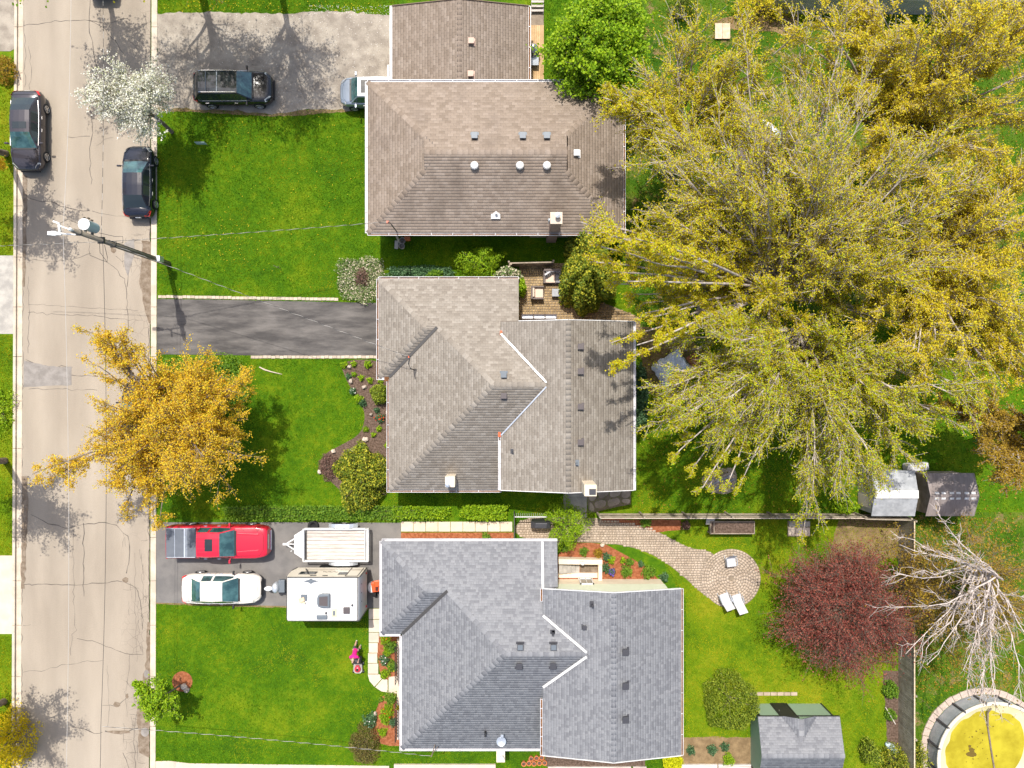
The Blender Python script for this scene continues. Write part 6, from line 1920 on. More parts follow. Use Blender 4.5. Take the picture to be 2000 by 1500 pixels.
for dx in (-.5, .4):
    for yy in (yb + .1, yt - .1):
        MB().tube([((xa + xb) / 2 + dx, yy - .11, G + .34), ((xa + xb) / 2 + dx, yy + .11, G + .34)], .34, 18).build("wheel", M['rubber'], ct)
MB().box(((xa + xb) / 2, (yt + yb) / 2, .62), (xb - xa, yt - yb - .2, .2)).build("chassis", M['black'], ct)
tg = MB()
hx, hy, _ = P(524, 1150, .6)
for yy in (-.6, .6): tg.bar((hx + .4, hy, .55), (xa + .2, (yt + yb) / 2 + yy, .6), .08, .1)
tg.build("drawbar", M['black'], ct)
x, y, _ = P(538, 1148, 1.0)
MB().lathe((x, y, .6), [(.30, 0), (.33, .1), (.33, .42), (.26, .56), (.1, .60), (.02, .6)], 20, sx=.62, sy=1.0).build("gas_bottle_cover", M['steel'], ct, smooth=True)
x, y, _ = P(550, 1145, .9)
MB().box((x, y, .78), (.38, .75, .32)).build("battery_box", M['vent'], ct, bevel=.02)
x, y, _ = P(524, 1150, .8)
jk = MB()
jk.lathe((x, y, .62), [(.14, 0), (.18, .04), (.18, .2), (.12, .26), (.02, .27)], 16, sx=1.4, sy=.75)
jk.build("jack_cover", M['lampwhite'], ct, smooth=True)
# orange machine between trailer and garage
om = thing("garden_tractor", "orange garden machine with white wheel shield behind the camping trailer", "garden machine", P(735, 1148))
b_ = MB()
b_.box((*P(738, 1145, .7)[:2], .65), (.75, .62, .35), rz=.15)
b_.box((*P(737, 1140, .9)[:2], .88), (.4, .4, .14), rz=.15)
b_.build("hood", M['orange'], om, bevel=.05)
MB().lathe((*P(725, 1148, .6)[:2], G + .1), [(.30, 0), (.34, .1), (.34, .34), (.26, .40), (.02, .41)], 18, sx=.7).build("wheel_shield", M['lampwhite'], om, smooth=True)
for px, py in ((733, 1158), (744, 1160)):
    x, y, _ = P(px, py, .3)
    MB().tube([(x - .08, y, G + .24), (x + .08, y, G + .24)], .24, 14).build("wheel", M['rubber'], om)
for i in range(5): MB().box((*P(733 + i * 1.2, 1150, .95)[:2], .86), (.02, .3, .03)).build("grille_slat", M['black'], om)

# ------------------------------------------------------------------ utility pole, wires
pb = Vector((*P(331, 516, 0)[:2], G - .1))
zp = 9.7
up_ = thing("utility_pole", "wooden utility pole at the kerb leaning its head over the road", "utility pole", tuple(pb))
MB().tube([pb, pb + Vector((0, 0, 4)), Vector((pb.x, pb.y, zp))], [.165, .145, .12], 12).build("shaft", M['pole'], up_, smooth=True)
MB().lathe((pb.x, pb.y, zp), [(.05, 0), (.05, .12), (.09, .14), (.09, .22), (.04, .3)], 10).build("insulator", M['lampwhite'], up_)
br = MB()
br.box((pb.x - .05, pb.y + .18, 8.0), (.1, .3, .08))
br.box((pb.x - .05, pb.y + .18, 8.6), (.1, .3, .08))
br.box((pb.x, pb.y, 7.3), (.34, .34, .10))
br.box((pb.x, pb.y, 6.2), (.32, .32, .05))
br.box((pb.x, pb.y, 9.2), (.3, .3, .06))
br.build("bracket", M['darkmetal'], up_)
tx = Vector((pb.x - .06, pb.y + .52, 7.75))
tr_ = MB()
tr_.lathe(tx, [(.24, 0), (.27, .03), (.27, .85), (.285, .87), (.285, .93), (.2, .97), (.02, .98)], 24)
tr_.build("transformer", M['transformer'], up_)
tl = MB()
tl.lathe(tx + Vector((0, 0, .93)), [(.29, 0), (.29, .035), (.2, .06), (.02, .065)], 24)
tl.box(tx + Vector((.0, -.05, 1.0)), (.16, .04, .03))
tl.build("transformer_lid", M['lampwhite'], up_)
bs = MB()
for dx, dy in ((.12, .34), (-.08, .36), (.28, .24)): bs.lathe(tx + Vector((dx, dy, .65)), [(.03, 0), (.05, .05), (.03, .1), (.05, .15), (.02, .22)], 8)
bs.build("bushing", M['bark'], up_)
lx = Vector((pb.x, pb.y, 8.35))
hd_ = Vector((*P(107, 456, 8.7)[:2], 8.7))
MB().tube([lx, lx.lerp(hd_, .5) + Vector((0, 0, .12)), hd_ + Vector((.25, 0, .02))], .035, 8).build("lamp_arm", M['lampwhite'], up_)
lm = MB()
d_ = (hd_ - lx)
an = math.atan2(d_.y, d_.x)
for t, ww, hh in ((0, .16, .10), (.24, .23, .14), (.42, .20, .09)):
    lm.box(hd_ + Vector((math.cos(an) * (t - .2), math.sin(an) * (t - .2), 0)), (.27, ww, hh), rz=an)
lm.build("lamp_head", M['lampwhite'], up_, bevel=.03)
cr_ = MB()
ci = Vector((*P(117, 441, zp - .2)[:2], zp - .2))
cr_.bar((pb.x, pb.y, zp - .25), ci, .05, .05)
cr_.bar(ci + Vector((0, -.28, 0)), ci + Vector((-.05, .14, 0)), .09, .09)
cr_.bar(ci + Vector((-.05, .12, 0)), ci + Vector((-.32, .22, 0)), .07, .07)
cr_.build("cutout_arm", M['lampwhite'], up_)
bx = MB()
bx.box((pb.x + .22, pb.y + .03, 1.65), (.24, .34, .5))
bx.build("control_box", M['steel'], up_, bevel=.02)
cd = MB()
cd.tube([(pb.x + .10, pb.y + .12, G), (pb.x + .09, pb.y + .11, 6.8)], .022, 6)
cd.tube([(pb.x + .15, pb.y - .04, G), (pb.x + .12, pb.y - .03, 5.0)], .018, 6)
cd.tube([(pb.x - .2, pb.y + .5, 8.9), (pb.x - .55, pb.y + .65, 9.2), (pb.x - .8, pb.y + .3, 9.6)], .010, 5)
cd.tube([(pb.x + .02, pb.y - .14, 7.5), (pb.x - .3, pb.y - .55, 6.9), (pb.x - .1, pb.y - 1.0, 6.6), (pb.x + .08, pb.y - .8, 6.9), (pb.x + .05, pb.y - .2, 7.1)], .012, 5)
cd.tube([(pb.x + .12, pb.y + .3, 7.7), (pb.x + .7, pb.y + .2, 7.3), (pb.x + 1.0, pb.y + .25, 7.1), (pb.x + .9, pb.y - .05, 6.9), (pb.x + .1, pb.y - .05, 6.6)], .012, 5)
cd.build("cable_loop", M['cable_dark'], up_)

def wire(label, a, b, sag, r, mat, dashed=None, n=26):
    a, b = Vector(a), Vector(b)
    pts = []
    for i in range(n + 1):
        t = i / n
        p = a.lerp(b, t)
        p.z -= sag * 4 * t * (1 - t)
        pts.append(p)
    mb = MB()
    r = r * .62
    mb.tube(pts, r, 5)
    if dashed is not None:
        L = (b - a).length
        k = int(L / .42)
        tw = []
        for i in range(k * 4 + 1):
            t = i / (k * 4)
            p = a.lerp(b, t)
            p.z -= sag * 4 * t * (1 - t)
            q = t * k * math.pi
            tw.append(p + Vector((math.cos(q) * r * 1.5, math.sin(q) * r * 1.5, math.cos(q) * r * 1.8)))
        mb.tube(tw, r * .9, 4, mi=1)
    return tag(mb.build("overhead_wire", [mat, dashed or mat]), label, "wire", "overhead wires")
def W3(px, py, z): return P(px, py, z)
wire("pale overhead conductor along the road, upper half", W3(139, -60, 9.3), W3(123, 450, 9.75), .15, .016, M['cable_pale'])
wire("pale overhead conductor along the road, lower half", W3(123, 450, 9.75), W3(128, 1560, 9.3), .35, .016, M['cable_pale'])
wire("twisted dark cable from the top edge to the transformer pole", W3(200, -60, 7.2), (pb.x + .05, pb.y + .15, 7.4), .15, .017, M['cable_dark'], M['cable_pale'])
wire("twisted dark cable from the transformer pole down the road", (pb.x + .02, pb.y - .15, 7.2), W3(197, 1418, 7.0), .4, .018, M['cable_dark'])
wire("dark cable running off the bottom edge from the splice", W3(197, 1418, 7.0), W3(193, 1560, 7.0), .05, .018, M['cable_dark'])
wire("pale service drop to the brown house over the dandelion lawn", (pb.x + .1, pb.y, 7.0), (mp[0] - .24, mp[1] + .16, 4.9), .2, .016, M['cable_dark'], M['cable_pale'])
wire("pale service drop to the taupe house over the sealed drive", (pb.x + .1, pb.y - .05, 6.9), (t_B := P(797, 697, 4.55)), .15, .016, M['cable_dark'], M['cable_pale'])
wire("pale service drop to the slate-grey house over the mown lawn", W3(199, 1419, 7.0), (P(846, 1463, 2.8)[0], P(846, 1463, 2.8)[1] + .05, 3.7), .2, .017, M['cable_dark'], M['cable_pale'])
wire("dark service drop crossing to the houses over the road", (pb.x - .1, pb.y, 7.0), W3(-60, 482, 6.0), .1, .014, M['cable_dark'], M['cable_pale'])

# ------------------------------------------------------------------ fences, sheds, pool
def board_fence(label, pts, hgt, wd, mat, outward, cat="fence", rail=True, gap=.012, cap=None, capw=.07):
    a, b = Vector((*pts[0], 0)), Vector((*pts[1], 0))
    root = thing("fence", label, cat, (a.x, a.y, G))
    d = b - a
    n = int(d.length / wd)
    u = d.normalized()
    rz = math.atan2(u.y, u.x)
    me = MB().box((0, 0, 0), (wd - gap, .022, hgt)).mesh("board", mat)
    for i in range(n):
        piece("board", me, root, a + u * (i + .5) * wd + Vector((0, 0, G + hgt / 2 + random.uniform(-.012, .012))), Matrix.Rotation(rz, 3, 'Z'))
    o = Vector((-u.y, u.x, 0)) * outward
    if rail:
        for z in (G + .35, G + hgt - .3):
            MB().bar(a + o * .035 + Vector((0, 0, z)), b + o * .035 + Vector((0, 0, z)), .04, .09).build("rail", mat, root)
        k = max(1, int(d.length / 2.4))
        pm = MB().box((0, 0, 0), (.10, .10, hgt + .08)).mesh("post", mat)
        for i in range(k + 1):
            piece("post", pm, root, a + d * (i / k) + o * .08 + Vector((0, 0, G + hgt / 2 + .04)), Matrix.Rotation(rz, 3, 'Z'))
    MB().bar(a + Vector((0, 0, G + hgt + .012)), b + Vector((0, 0, G + hgt + .012)), capw, .024).build("cap_rail", cap or mat, root)
    return root
zf_ = 1.85
fx = P(1786, 0, zf_)[0]
board_fence("grey board fence beside the round pool garden", [(fx, P(0, 1018, zf_)[1]), (fx, P(0, 1530, zf_)[1])], zf_ - G, .145, M['woodfence'], 1, cap=M['plywood'])
fy = P(0, 1012.5, 1.7)[1]
board_fence("long thin-capped fence between the taupe house garden and the planter", [(P(1172, 0, 1.7)[0], fy), (P(1690, 0, 1.7)[0], fy)], 1.6, .145, M['woodfence'], 1, cap=M['conc'], capw=.035)
board_fence("board fence closing the gap behind the two sheds", [(P(1690, 0, 1.7)[0], fy - .04), (fx - .1, fy - .10)], 1.6, .145, M['woodfence'], 1)
board_fence("shaded grey fence along the very top of the back gardens", [(P(1500, 0, .1)[0], P(0, 26, .1)[1]), (P(2060, 0, .1)[0], P(0, 30, .1)[1])], 1.7, .15, M['greywall'], 1)
board_fence("low wooden fence hiding the garden sofa", [(P(994, 0, 1.4)[0], P(0, 514, 1.4)[1]), (P(1081, 0, 1.4)[0], P(0, 512, 1.4)[1])], 1.3, .14, M['wood'], 1, cap=M['wood'])
board_fence("short return of the wooden patio fence", [(P(995.5, 0, 1.4)[0], P(0, 516, 1.4)[1]), (P(995.5, 0, 1.4)[0], P(0, 528, 1.4)[1])], 1.3, .12, M['wood'], 1, cap=M['wood'])
gt_ = thing("gate", "black metal gate across the paver path beside the slabs", "gate", P(1005, 1035))
gm = MB()
gx = P(1004.5, 0, 1.4)[0]
ga, gb = P(0, 1004, 1.4)[1], P(0, 1053, 1.4)[1]
for z in (.35, 1.35): gm.bar((gx, ga, z), (gx, gb, z), .05, .05)
for t in np.linspace(0, 1, 12): gm.box((gx, ga + (gb - ga) * t, .8), (.03, .03, 1.2))
gm.build("bars", M['darkmetal'], gt_)
gm = MB()
yy = P(0, 1009.5, 1.3)[1]
gm.bar((gx, yy, 1.3), (P(1068, 0, 1.3)[0], yy, 1.3), .05, .05)
for t in np.linspace(0, 1, 16): gm.box((gx + (P(1068, 0, 1.3)[0] - gx) * t, yy, .7), (.025, .025, 1.15))
gm.build("top_rail", M['white'], gt_)

def gable_shed(name, label, x0, x1, y0, y1, ez, rz_, roofm, wallm, ov=.12, rib=.0):
    """ridge along x; x0..y1 are the roof edges in metres."""
    t = thing(name, label, "shed", ((x0 + x1) / 2, (y0 + y1) / 2, G))
    my = (y0 + y1) / 2
    wb = MB()
    a, b, c, d = x0 + ov, x1 - ov, y0 + ov, y1 - ov
    wb.add([(a, c, G - .05), (b, c, G - .05), (b, d, G - .05), (a, d, G - .05), (a, c, ez), (b, c, ez), (b, d, ez), (a, d, ez), (a, my, rz_ - .05), (b, my, rz_ - .05)],
           [(0, 1, 5, 4), (2, 3, 7, 6), (3, 0, 4, 8, 7), (1, 2, 6, 9, 5)])
    wb.build("wall", wallm, t)
    for s_, ye in ((1, y1), (-1, y0)):
        L = math.hypot(ye - my, rz_ - ez)
        n = max(1, int((abs(ye - my)) / .26)) if rib else 1
        for i in range(n):
            p0 = Vector((0, my + (ye - my) * i / n, rz_ + (ez - rz_) * i / n))
            p1 = Vector((0, my + (ye - my) * (i + 1) / n, rz_ + (ez - rz_) * (i + 1) / n))
            l = .012 * (n - i)
            mb = MB()
            vs = [(x0, p0.y, p0.z + .03), (x1, p0.y, p0.z + .03), (x1, p1.y, p1.z + .045), (x0, p1.y, p1.z + .045), (x0, p0.y, p0.z), (x1, p0.y, p0.z), (x1, p1.y, p1.z), (x0, p1.y, p1.z)]
            mb.add(vs, [(0, 1, 2, 3) if s_ < 0 else (3, 2, 1, 0), (4, 7, 6, 5), (0, 4, 5, 1), (2, 6, 7, 3), (1, 5, 6, 2), (0, 3, 7, 4)])
            mb.build("roof_panel" if rib else "roof", roofm, t)
    return t
def edges(pxs, pys, z): return [P(p, 0, z)[0] for p in pxs] + [P(0, p, z)[1] for p in pys]
x0, x1, ya, yb_ = edges((1702, 1787), (919, 1008), 2.0)
s1 = gable_shed("garden_shed", "garden shed with pale metal roof and grey side", x0, x1, yb_, ya, 1.95, 2.35, M['shedroof_metal'], M['concgrey'], rib=1)
rc = MB()
for s_ in (-1, 1): rc.box(((x0 + x1) / 2, (ya + yb_) / 2 + s_ * .12, 2.385), (x1 - x0, .24, .02))
rc.build("ridge_cap", M['white'], s1)
MB().box((x0 + .1, (ya + yb_) / 2 - .6, 1.0), (.03, .7, 1.6)).build("door", M['conc'], s1)
x0, x1, ya, yb_ = edges((1808, 1903), (924, 1008), 2.0)
s2_ = gable_shed("garden_shed", "garden shed with brown roof and two rows of white ridge panes", x0, x1, yb_, ya, 1.95, 2.45, M['shedroof_brown'], M['wood'])
my = (ya + yb_) / 2
for i in range(6):
    for s_ in (-1, 1):
        xx = x0 + .35 + i * (x1 - x0 - .7) / 5 + (.0 if i % 2 else .05)
        MB().box((xx, my + s_ * .16, 2.445), (.25, .13, .02), M=Matrix.Rotation(s_ * -.35, 3, 'X')).build("ridge_pane", M['white'], s2_)
x0, x1, ya, yb_ = edges((1480, 1640), (1399, 1533), 2.1)
s3 = thing("garden_shed", "green garden shed with grey shingle roof and dark door", "shed", ((x0 + x1) / 2, (ya + yb_) / 2, G))
my = (ya + yb_) / 2
xc = P(1566, 0, 2.5)[0]
ez, rz3 = 2.1, 2.75
sl = (rz3 - ez) / (ya - my)
dw = 1.05
sols = [dict(planes=[plane(xc, ya, ez, (0, -1), sl), plane(xc, yb_, ez, (0, 1), sl)], foot=rect(x0, x1, yb_, ya)),
        dict(planes=[plane(xc - dw, my, ez, (1, 0), .40), plane(xc + dw, my, ez, (-1, 0), .40)], foot=rect(xc - dw, xc + dw, my, ya + .02))]
r3 = shingle_roof(s3, sols, M['roofC'], lambda p, v, m: m, M['underC'], .14, [.24], 9, n_single=200)
caps(r3, (x0, my, rz3), (x1, my, rz3), sl, M['roofC'])
caps(r3, (xc, ya, ez + .42), (xc, my + .4, ez + .42), .4, M['roofC'])
ww = MB()
yw = ya - .15
ww.add([(x0 + .25, yw, G - .05), (x1 - .25, yw, G - .05), (x1 - .25, yw, ez - .03), (xc + dw, yw, ez - .03), (xc, yw, ez + .36), (xc - dw, yw, ez - .03), (x0 + .25, yw, ez - .03)], [(6, 5, 4, 3, 2, 1, 0)])
ww.prism([(x0 + .25, yb_ + .2), (x1 - .25, yb_ + .2), (x1 - .25, yw - .01), (x0 + .25, yw - .01)], G - .05, ez - .04)
ww.build("wall", M['shedgreen'], s3)
MB().box((xc - .50, yw + .02, 1.05), (.85, .05, 1.9)).build("door", M['black'], s3)
MB().box((xc - .80, yw + .05, 1.1), (.03, .03, .14)).build("handle", M['chrome'], s3)
cn = MB()
for xx in (x0 + .25, x1 - .25, xc - .98, xc + .0): cn.box((xx, yw + .015, 1.05), (.08, .05, 2.05))
cn.build("corner_board", M['black'], s3)
MB().bar((x0, ya + .02, ez - .01), (x1, ya + .02, ez - .01), .03, .1).build("fascia", M['black'], s3)
sb = MB()
for i in range(7): sb.box((x0 + .4 + i * .42, yw + .62, G + .03), (.38, .2, .06))
tag(sb.build("stepping_stones", M['paver']), "row of tan stones in front of the green shed", "stones")

# round pool: paving ring on the ground, grey wall with posts, rim, sagging cover with a puddle
pc_ = Vector((29.15, -22.7, G))
pl = thing("swimming_pool", "round above-ground pool with sagging cream cover and yellow puddle", "pool", tuple(pc_))
Rp, hp = 3.50, 1.2
for i in range(48):
    a0, a1 = 2 * math.pi * i / 48 + .004, 2 * math.pi * (i + 1) / 48 - .004
    rr = 3.92 + random.uniform(-.03, .03)
    MB().prism([(pc_.x + r_ * math.cos(a), pc_.y + r_ * math.sin(a)) for r_, a in ((Rp + .03, a0), (rr, a0), (rr, a1), (Rp + .03, a1))], G - .02, G + .06 + random.uniform(-.012, .012)).build("paving_stone", M['poolrim'], pl)
ow = MB().lathe(pc_, [(Rp - .02, -.05), (Rp, hp - .02)], 64)
ow.f, ow.m = ow.f[:-2], ow.m[:-2]
ow.build("outer_wall", M['poolwall'], pl, smooth=True)
for i in range(16):
    q = 2 * math.pi * i / 16 + 1.75
    MB().bar((pc_.x + (Rp + .03) * math.cos(q), pc_.y + (Rp + .03) * math.sin(q), G), (pc_.x + (Rp + .03) * math.cos(q), pc_.y + (Rp + .03) * math.sin(q), G + hp + .03), .13, .09).build("post", M['ventdark'], pl)
for i in range(16):
    a0, a1 = 2 * math.pi * i / 16 + 1.755, 2 * math.pi * (i + 1) / 16 + 1.745
    seg = np.linspace(a0, a1, 6)
    mb = MB()
    mb.grid([[(pc_.x + rr * math.cos(q), pc_.y + rr * math.sin(q), pc_.z + zz) for q in seg] for rr, zz in ((Rp + .06, hp - .05), (Rp + .05, hp + .01), (Rp - .12, hp + .01), (Rp - .13, hp - .05))])
    mb.build("rim_segment", M['trailercream'], pl)
n = 96
rr_ = np.random.default_rng(77)
ox, oy = -.85, 1.05                                   # the cover sags off centre, where the rain has gathered
rows = []
for k in range(15):
    t = 1 - k / 14.0
    r_ = (Rp - .14) * t
    row = []
    for q in np.linspace(0, 2 * math.pi, n + 1):
        x = r_ * math.cos(q) + ox * (1 - t)
        y = r_ * math.sin(q) + oy * (1 - t)
        z = hp - .06 - .62 * (1 - t ** 2.2) + .035 * math.sin(9 * q + 2 * t) * t * (1 - t) * 4 + .02 * math.sin(17 * q + 5 * t) * t
        row.append((pc_.x + x, pc_.y + y, pc_.z + z))
    rows.append(row)
MB().grid(rows).build("cover", M['poolcover'], pl, smooth=True)
pdl = []
for a in np.linspace(0, 2 * math.pi, 73)[:-1]:
    x, y = ox + 2.75 * math.cos(a), oy + 2.7 * math.sin(a)
    d = math.hypot(x, y)
    k = min(1.0, 3.02 / d)
    pdl.append((pc_.x + x * k, pc_.y + y * k))
MB().prism(pdl, pc_.z + .50, pc_.z + hp - .06 - .235).build("puddle", M['poolwater'], pl)
wz = pc_.z + hp - .293
lfm = MB()
for i in range(46):
    a = rr_.uniform(0, 6.28)
    d = rr_.uniform(0, 1.9) if i > 16 else rr_.uniform(0, .34)
    s_ = rr_.uniform(.015, .05) if i > 16 else rr_.uniform(.05, .16)
    cx, cy = (pc_.x + ox - .45 + d * math.cos(a), pc_.y + oy - .55 + d * math.sin(a)) if i <= 16 else (pc_.x + ox + d * math.cos(a), pc_.y + oy + d * math.sin(a))
    q0 = rr_.uniform(0, 6)
    lfm.prism([(cx + s_ * rr_.uniform(.5, 1.2) * math.cos(q + q0), cy + s_ * rr_.uniform(.5, 1.2) * math.sin(q + q0)) for q in np.linspace(0, 6.28, 8)[:-1]], wz, wz + .008 + .0006 * i)
lfm.build("leaf_clump", M['leafrot'], pl)
MB().tube([(pc_.x - .35, pc_.y + 3.2, pc_.z + hp + .05), (pc_.x - .45, pc_.y + 2.9, wz + .2), (pc_.x - .35, pc_.y + 2.0, wz + .03), (pc_.x - .15, pc_.y + .6, wz + .03), (pc_.x + .15, pc_.y - 1.2, wz + .04)], .05, 8).build("hose", M['bark'], pl)

# ------------------------------------------------------------------ garden furniture and small things
def loc(px, py, z=.5): return (*P(px, py, z)[:2], G)
so = thing("sofa", "grey two-seat garden sofa with patterned pillows on the golden patio", "sofa", loc(1085, 540, .6))
b_ = MB()
b_.box((0, .36, .40), (1.42, .12, .80))
for s_ in (-1, 1): b_.box((s_ * .68, 0, .30), (.12, .82, .60))
b_.box((0, -.02, .18), (1.4, .8, .16))
for sx in (-.66, .66):
    for sy in (-.36, .36): b_.box((sx, sy, .06), (.06, .06, .12))
b_.build("frame", M['wicker'], so, local=True)
for s_ in (-1, 1):
    MB().box((s_ * .31, -.04, .33), (.60, .66, .15)).build("seat_cushion", M['greyfabric'] if s_ > 0 else M['cushion'], so, local=True, bevel=.03)
    MB().box((s_ * .31, .26, .56), (.60, .14, .36), M=Matrix.Rotation(-.25, 3, 'X')).build("back_cushion", M['greyfabric'], so, local=True, bevel=.03)
for s_, lb in ((-1, "left patterned pillow leaning in the garden sofa corner"), (1, "right patterned pillow leaning in the garden sofa corner")):
    p_ = thing("pillow", lb, "pillow", (so.location.x + s_ * .46, so.location.y + .10, G + .58), s_ * -.6)
    m_ = MB().box((0, 0, 0), (.42, .14, .40), M=Matrix.Rotation(-.5, 3, 'X'))
    m_.build("pad", M['chairwhite'], p_, local=True, bevel=.05)
    k_ = MB()
    for i in (-1, 0, 1): k_.box((i * .12, -.062 - .0, .03), (.05, .03, .34), M=Matrix.Rotation(-.5, 3, 'X'))
    k_.build("stripe", M['paintnavy'], p_, local=True)
ar = thing("armchair", "brown wicker armchair with cream cushions on the patio", "armchair", loc(1050, 572, .5))
b_ = MB()
b_.box((-.36, 0, .38), (.10, .78, .76))
for s_ in (-1, 1): b_.box((.0, s_ * .36, .30), (.76, .08, .56))
b_.box((0, 0, .18), (.74, .74, .16))
b_.build("frame", M['wicker'], ar, local=True)
MB().box((.06, 0, .33), (.56, .58, .14)).build("seat_cushion", M['cushion'], ar, local=True, bevel=.03)
MB().box((-.24, 0, .52), (.14, .56, .36), M=Matrix.Rotation(-.2, 3, 'Y')).build("back_cushion", M['cushion'], ar, local=True, bevel=.04)
tb = thing("coffee_table", "low slate-topped patio table with a wicker frame", "table", loc(1091, 572, .4))
MB().box((0, 0, .42), (.82, .46, .03)).build("table_top", M['slate'], tb, local=True)
for sx in (-.37, .37):
    for sy in (-.19, .19): MB().box((sx, sy, .2), (.06, .06, .4)).build("leg", M['wicker'], tb, local=True)
MB().box((0, 0, .10), (.76, .42, .03)).build("shelf", M['wicker'], tb, local=True)
pot = thing("plant_bowl", "dark wire bowl standing on the slate table", "bowl", (tb.location.x + .12, tb.location.y, G + .44))
MB().lathe((0, 0, 0), [(.10, 0), (.15, .06), (.16, .12), (.14, .12), (.12, .06)], 14).build("bowl", M['darkmetal'], pot, local=True)
MB().lathe((-.12, .02, 0), [(.05, 0), (.06, .08), (.04, .1)], 10).build("candle", M['wood'], pot, local=True)
bn_ = thing("planter_bench", "long dark planter bench with three troughs by the roof edge", "planter", loc(1053, 616, .8))
b_ = MB()
bx0, bx1 = P(1019, 0, 1.0)[0], P(1087, 0, 1.0)[0]
by0, by1 = P(0, 614, 1.0)[1], P(0, 622.5, 1.0)[1]
for yy in (by0, by1): b_.bar((bx0, yy, .95), (bx1, yy, .95), .06, .12)
for t in (0, .34, .67, 1): b_.box((bx0 + (bx1 - bx0) * t, (by0 + by1) / 2, .95), (.06, .3, .12))
b_.box(((bx0 + bx1) / 2, (by0 + by1) / 2, .80), (bx1 - bx0, .22, .04), mi=1)
b_.box(((bx0 + bx1) / 2, by0 - .02, .45), (bx1 - bx0, .05, .7))
b_.box((bx1 - .04, by1 - .20, .6), (.10, .45, .8), mi=1)
b_.build("frame", [M['wicker'], M['steel']], bn_)

def folding_chair(label, px, py, rz, recl=.5, group="white sling chairs on the round patio"):
    c = thing("patio_chair", label, "chair", loc(px, py, .5), rz, group)
    fr_ = MB()
    for s_ in (-1, 1):
        fr_.tube([(s_ * .29, -.30, .02), (s_ * .29, .28, .52), (s_ * .29, .30, .56)], .02, 6)
        fr_.tube([(s_ * .29, .34, .02), (s_ * .29, -.26, .42)], .02, 6)
        fr_.tube([(s_ * .31, -.20, .62), (s_ * .31, .26, .62)], .026, 6)
    fr_.build("frame", M['steel'], c, local=True)
    rows = []
    for t in np.linspace(0, 1, 7):
        y, z = (-.30 + 1.0 * t * .55, .42 - .03 * math.sin(t * math.pi)) if 0 else (0, 0)
    seat = [[(-.27, y, z), (0, y, z - .02), (.27, y, z)] for y, z in ((-.30, .44), (-.1, .40), (.12, .38), (.24, .40))]
    MB().grid(seat).build("seat", M['chairwhite'], c, local=True)
    bk = [[(-.27, .24 + t * recl, .40 + t * .62), (0, .25 + t * recl, .38 + t * .62), (.27, .24 + t * recl, .40 + t * .62)] for t in (0, .33, .66, 1)]
    MB().grid(bk).build("backrest", M['chairwhite'], c, local=True)
    return c
folding_chair("white sling chair at the far side of the round patio", 1428, 1097, .1, .25)
folding_chair("left of two reclining white chairs at the patio's lower edge", 1416, 1168, math.pi + .35, .34)
folding_chair("right of two reclining white chairs at the patio's lower edge", 1440, 1170, math.pi + .30, .50)

rp_ = thing("raised_planter", "raised wooden planter box full of dark soil by the fence", "planter", loc(1428, 1032, .5))
bx0, bx1 = P(1388, 0, .75)[0], P(1473, 0, .75)[0]
by0, by1 = P(0, 1019, .75)[1], P(0, 1042, .75)[1]
for yy in (by0, by1): MB().bar((bx0, yy, .62), (bx1, yy, .62), .05, .34).build("side_board", M['wood'], rp_)
for xx in (bx0, bx0 + .2, bx1): MB().bar((xx, by0, .62), (xx, by1, .62), .05, .34).build("end_board", M['wood'], rp_)
MB().box(((bx0 + bx1) / 2, (by0 + by1) / 2, .66), (bx1 - bx0 - .06, by0 - by1 - .06, .16)).build("soil", M['mulch'], rp_)
for xx in (bx0, (bx0 + bx1) / 2, bx1):
    for yy in (by0, by1): MB().box((xx, yy, .40), (.07, .07, .72)).build("leg", M['wood'], rp_)
MB().box((bx0 - .02, by0 + .08, .75), (.5, .55, .04), M=Matrix.Rotation(.4, 3, 'X')).build("lid_board", M['concgrey'], rp_)
bt = thing("trampoline", "round dark trampoline with torn blue pads under the trees", "trampoline", loc(1473, 290, .8))
n = 32
MB().lathe((0, 0, .78), [(1.45, 0), (1.45, .012), (.02, .012)], n).build("mat", M['wicker'], bt, local=True)
MB().tube([(1.75 * math.cos(q), 1.75 * math.sin(q), .8) for q in np.linspace(0, 2 * math.pi, n + 1)], .03, 6).build("ring", M['steel'], bt, local=True)
for i in (0, 2, 3, 5, 8, 9, 11):
    seg = np.linspace(i * math.pi / 6, (i + 1) * math.pi / 6 - .06, 5) - .9
    MB().grid([[(rr * math.cos(q), rr * math.sin(q), .83) for q in seg] for rr in (1.48, 1.78)]).build("pad", M['tarp'] if i % 2 else M['transformer'], bt, local=True)
for i in range(4):
    q = i * R90 + .4
    MB().tube([(1.7 * math.cos(q), 1.7 * math.sin(q), .8), (1.7 * math.cos(q), 1.7 * math.sin(q), 0)], .025, 6).build("leg", M['steel'], bt, local=True)
tp = thing("patio_set", "garden table under a crumpled silver tarp below the trees", "garden table", loc(1318, 716, .9), .6)
r = np.random.default_rng(88)
rows = []
for j in range(9):
    rows.append([(-1.15 + 2.0 * i / 10 + r.normal() * .03, -.8 + 1.6 * j / 8 + r.normal() * .03, .78 + r.normal() * .045 - (.35 if j in (0, 8) or i in (0, 10) else 0)) for i in range(11)])
MB().grid(rows).build("tarp", M['tarp'], tp, local=True)
for i in range(4): MB().box((.95 + i * .15, -.45, .66), (.13, .95, .04)).build("plank", M['redmulch'], tp, local=True)
for sx in (-.8, 1.2):
    for sy in (-.5, .4): MB().box((sx, sy, .33), (.08, .08, .66)).build("leg", M['wood'], tp, local=True)
tag(MB().box((*P(1349, 727, .9)[:2], .95), (.36, .30, .5), rz=.5).build("cushion_bin", M['steel'], bevel=.04), "pale box beside the silver tarp", "box")
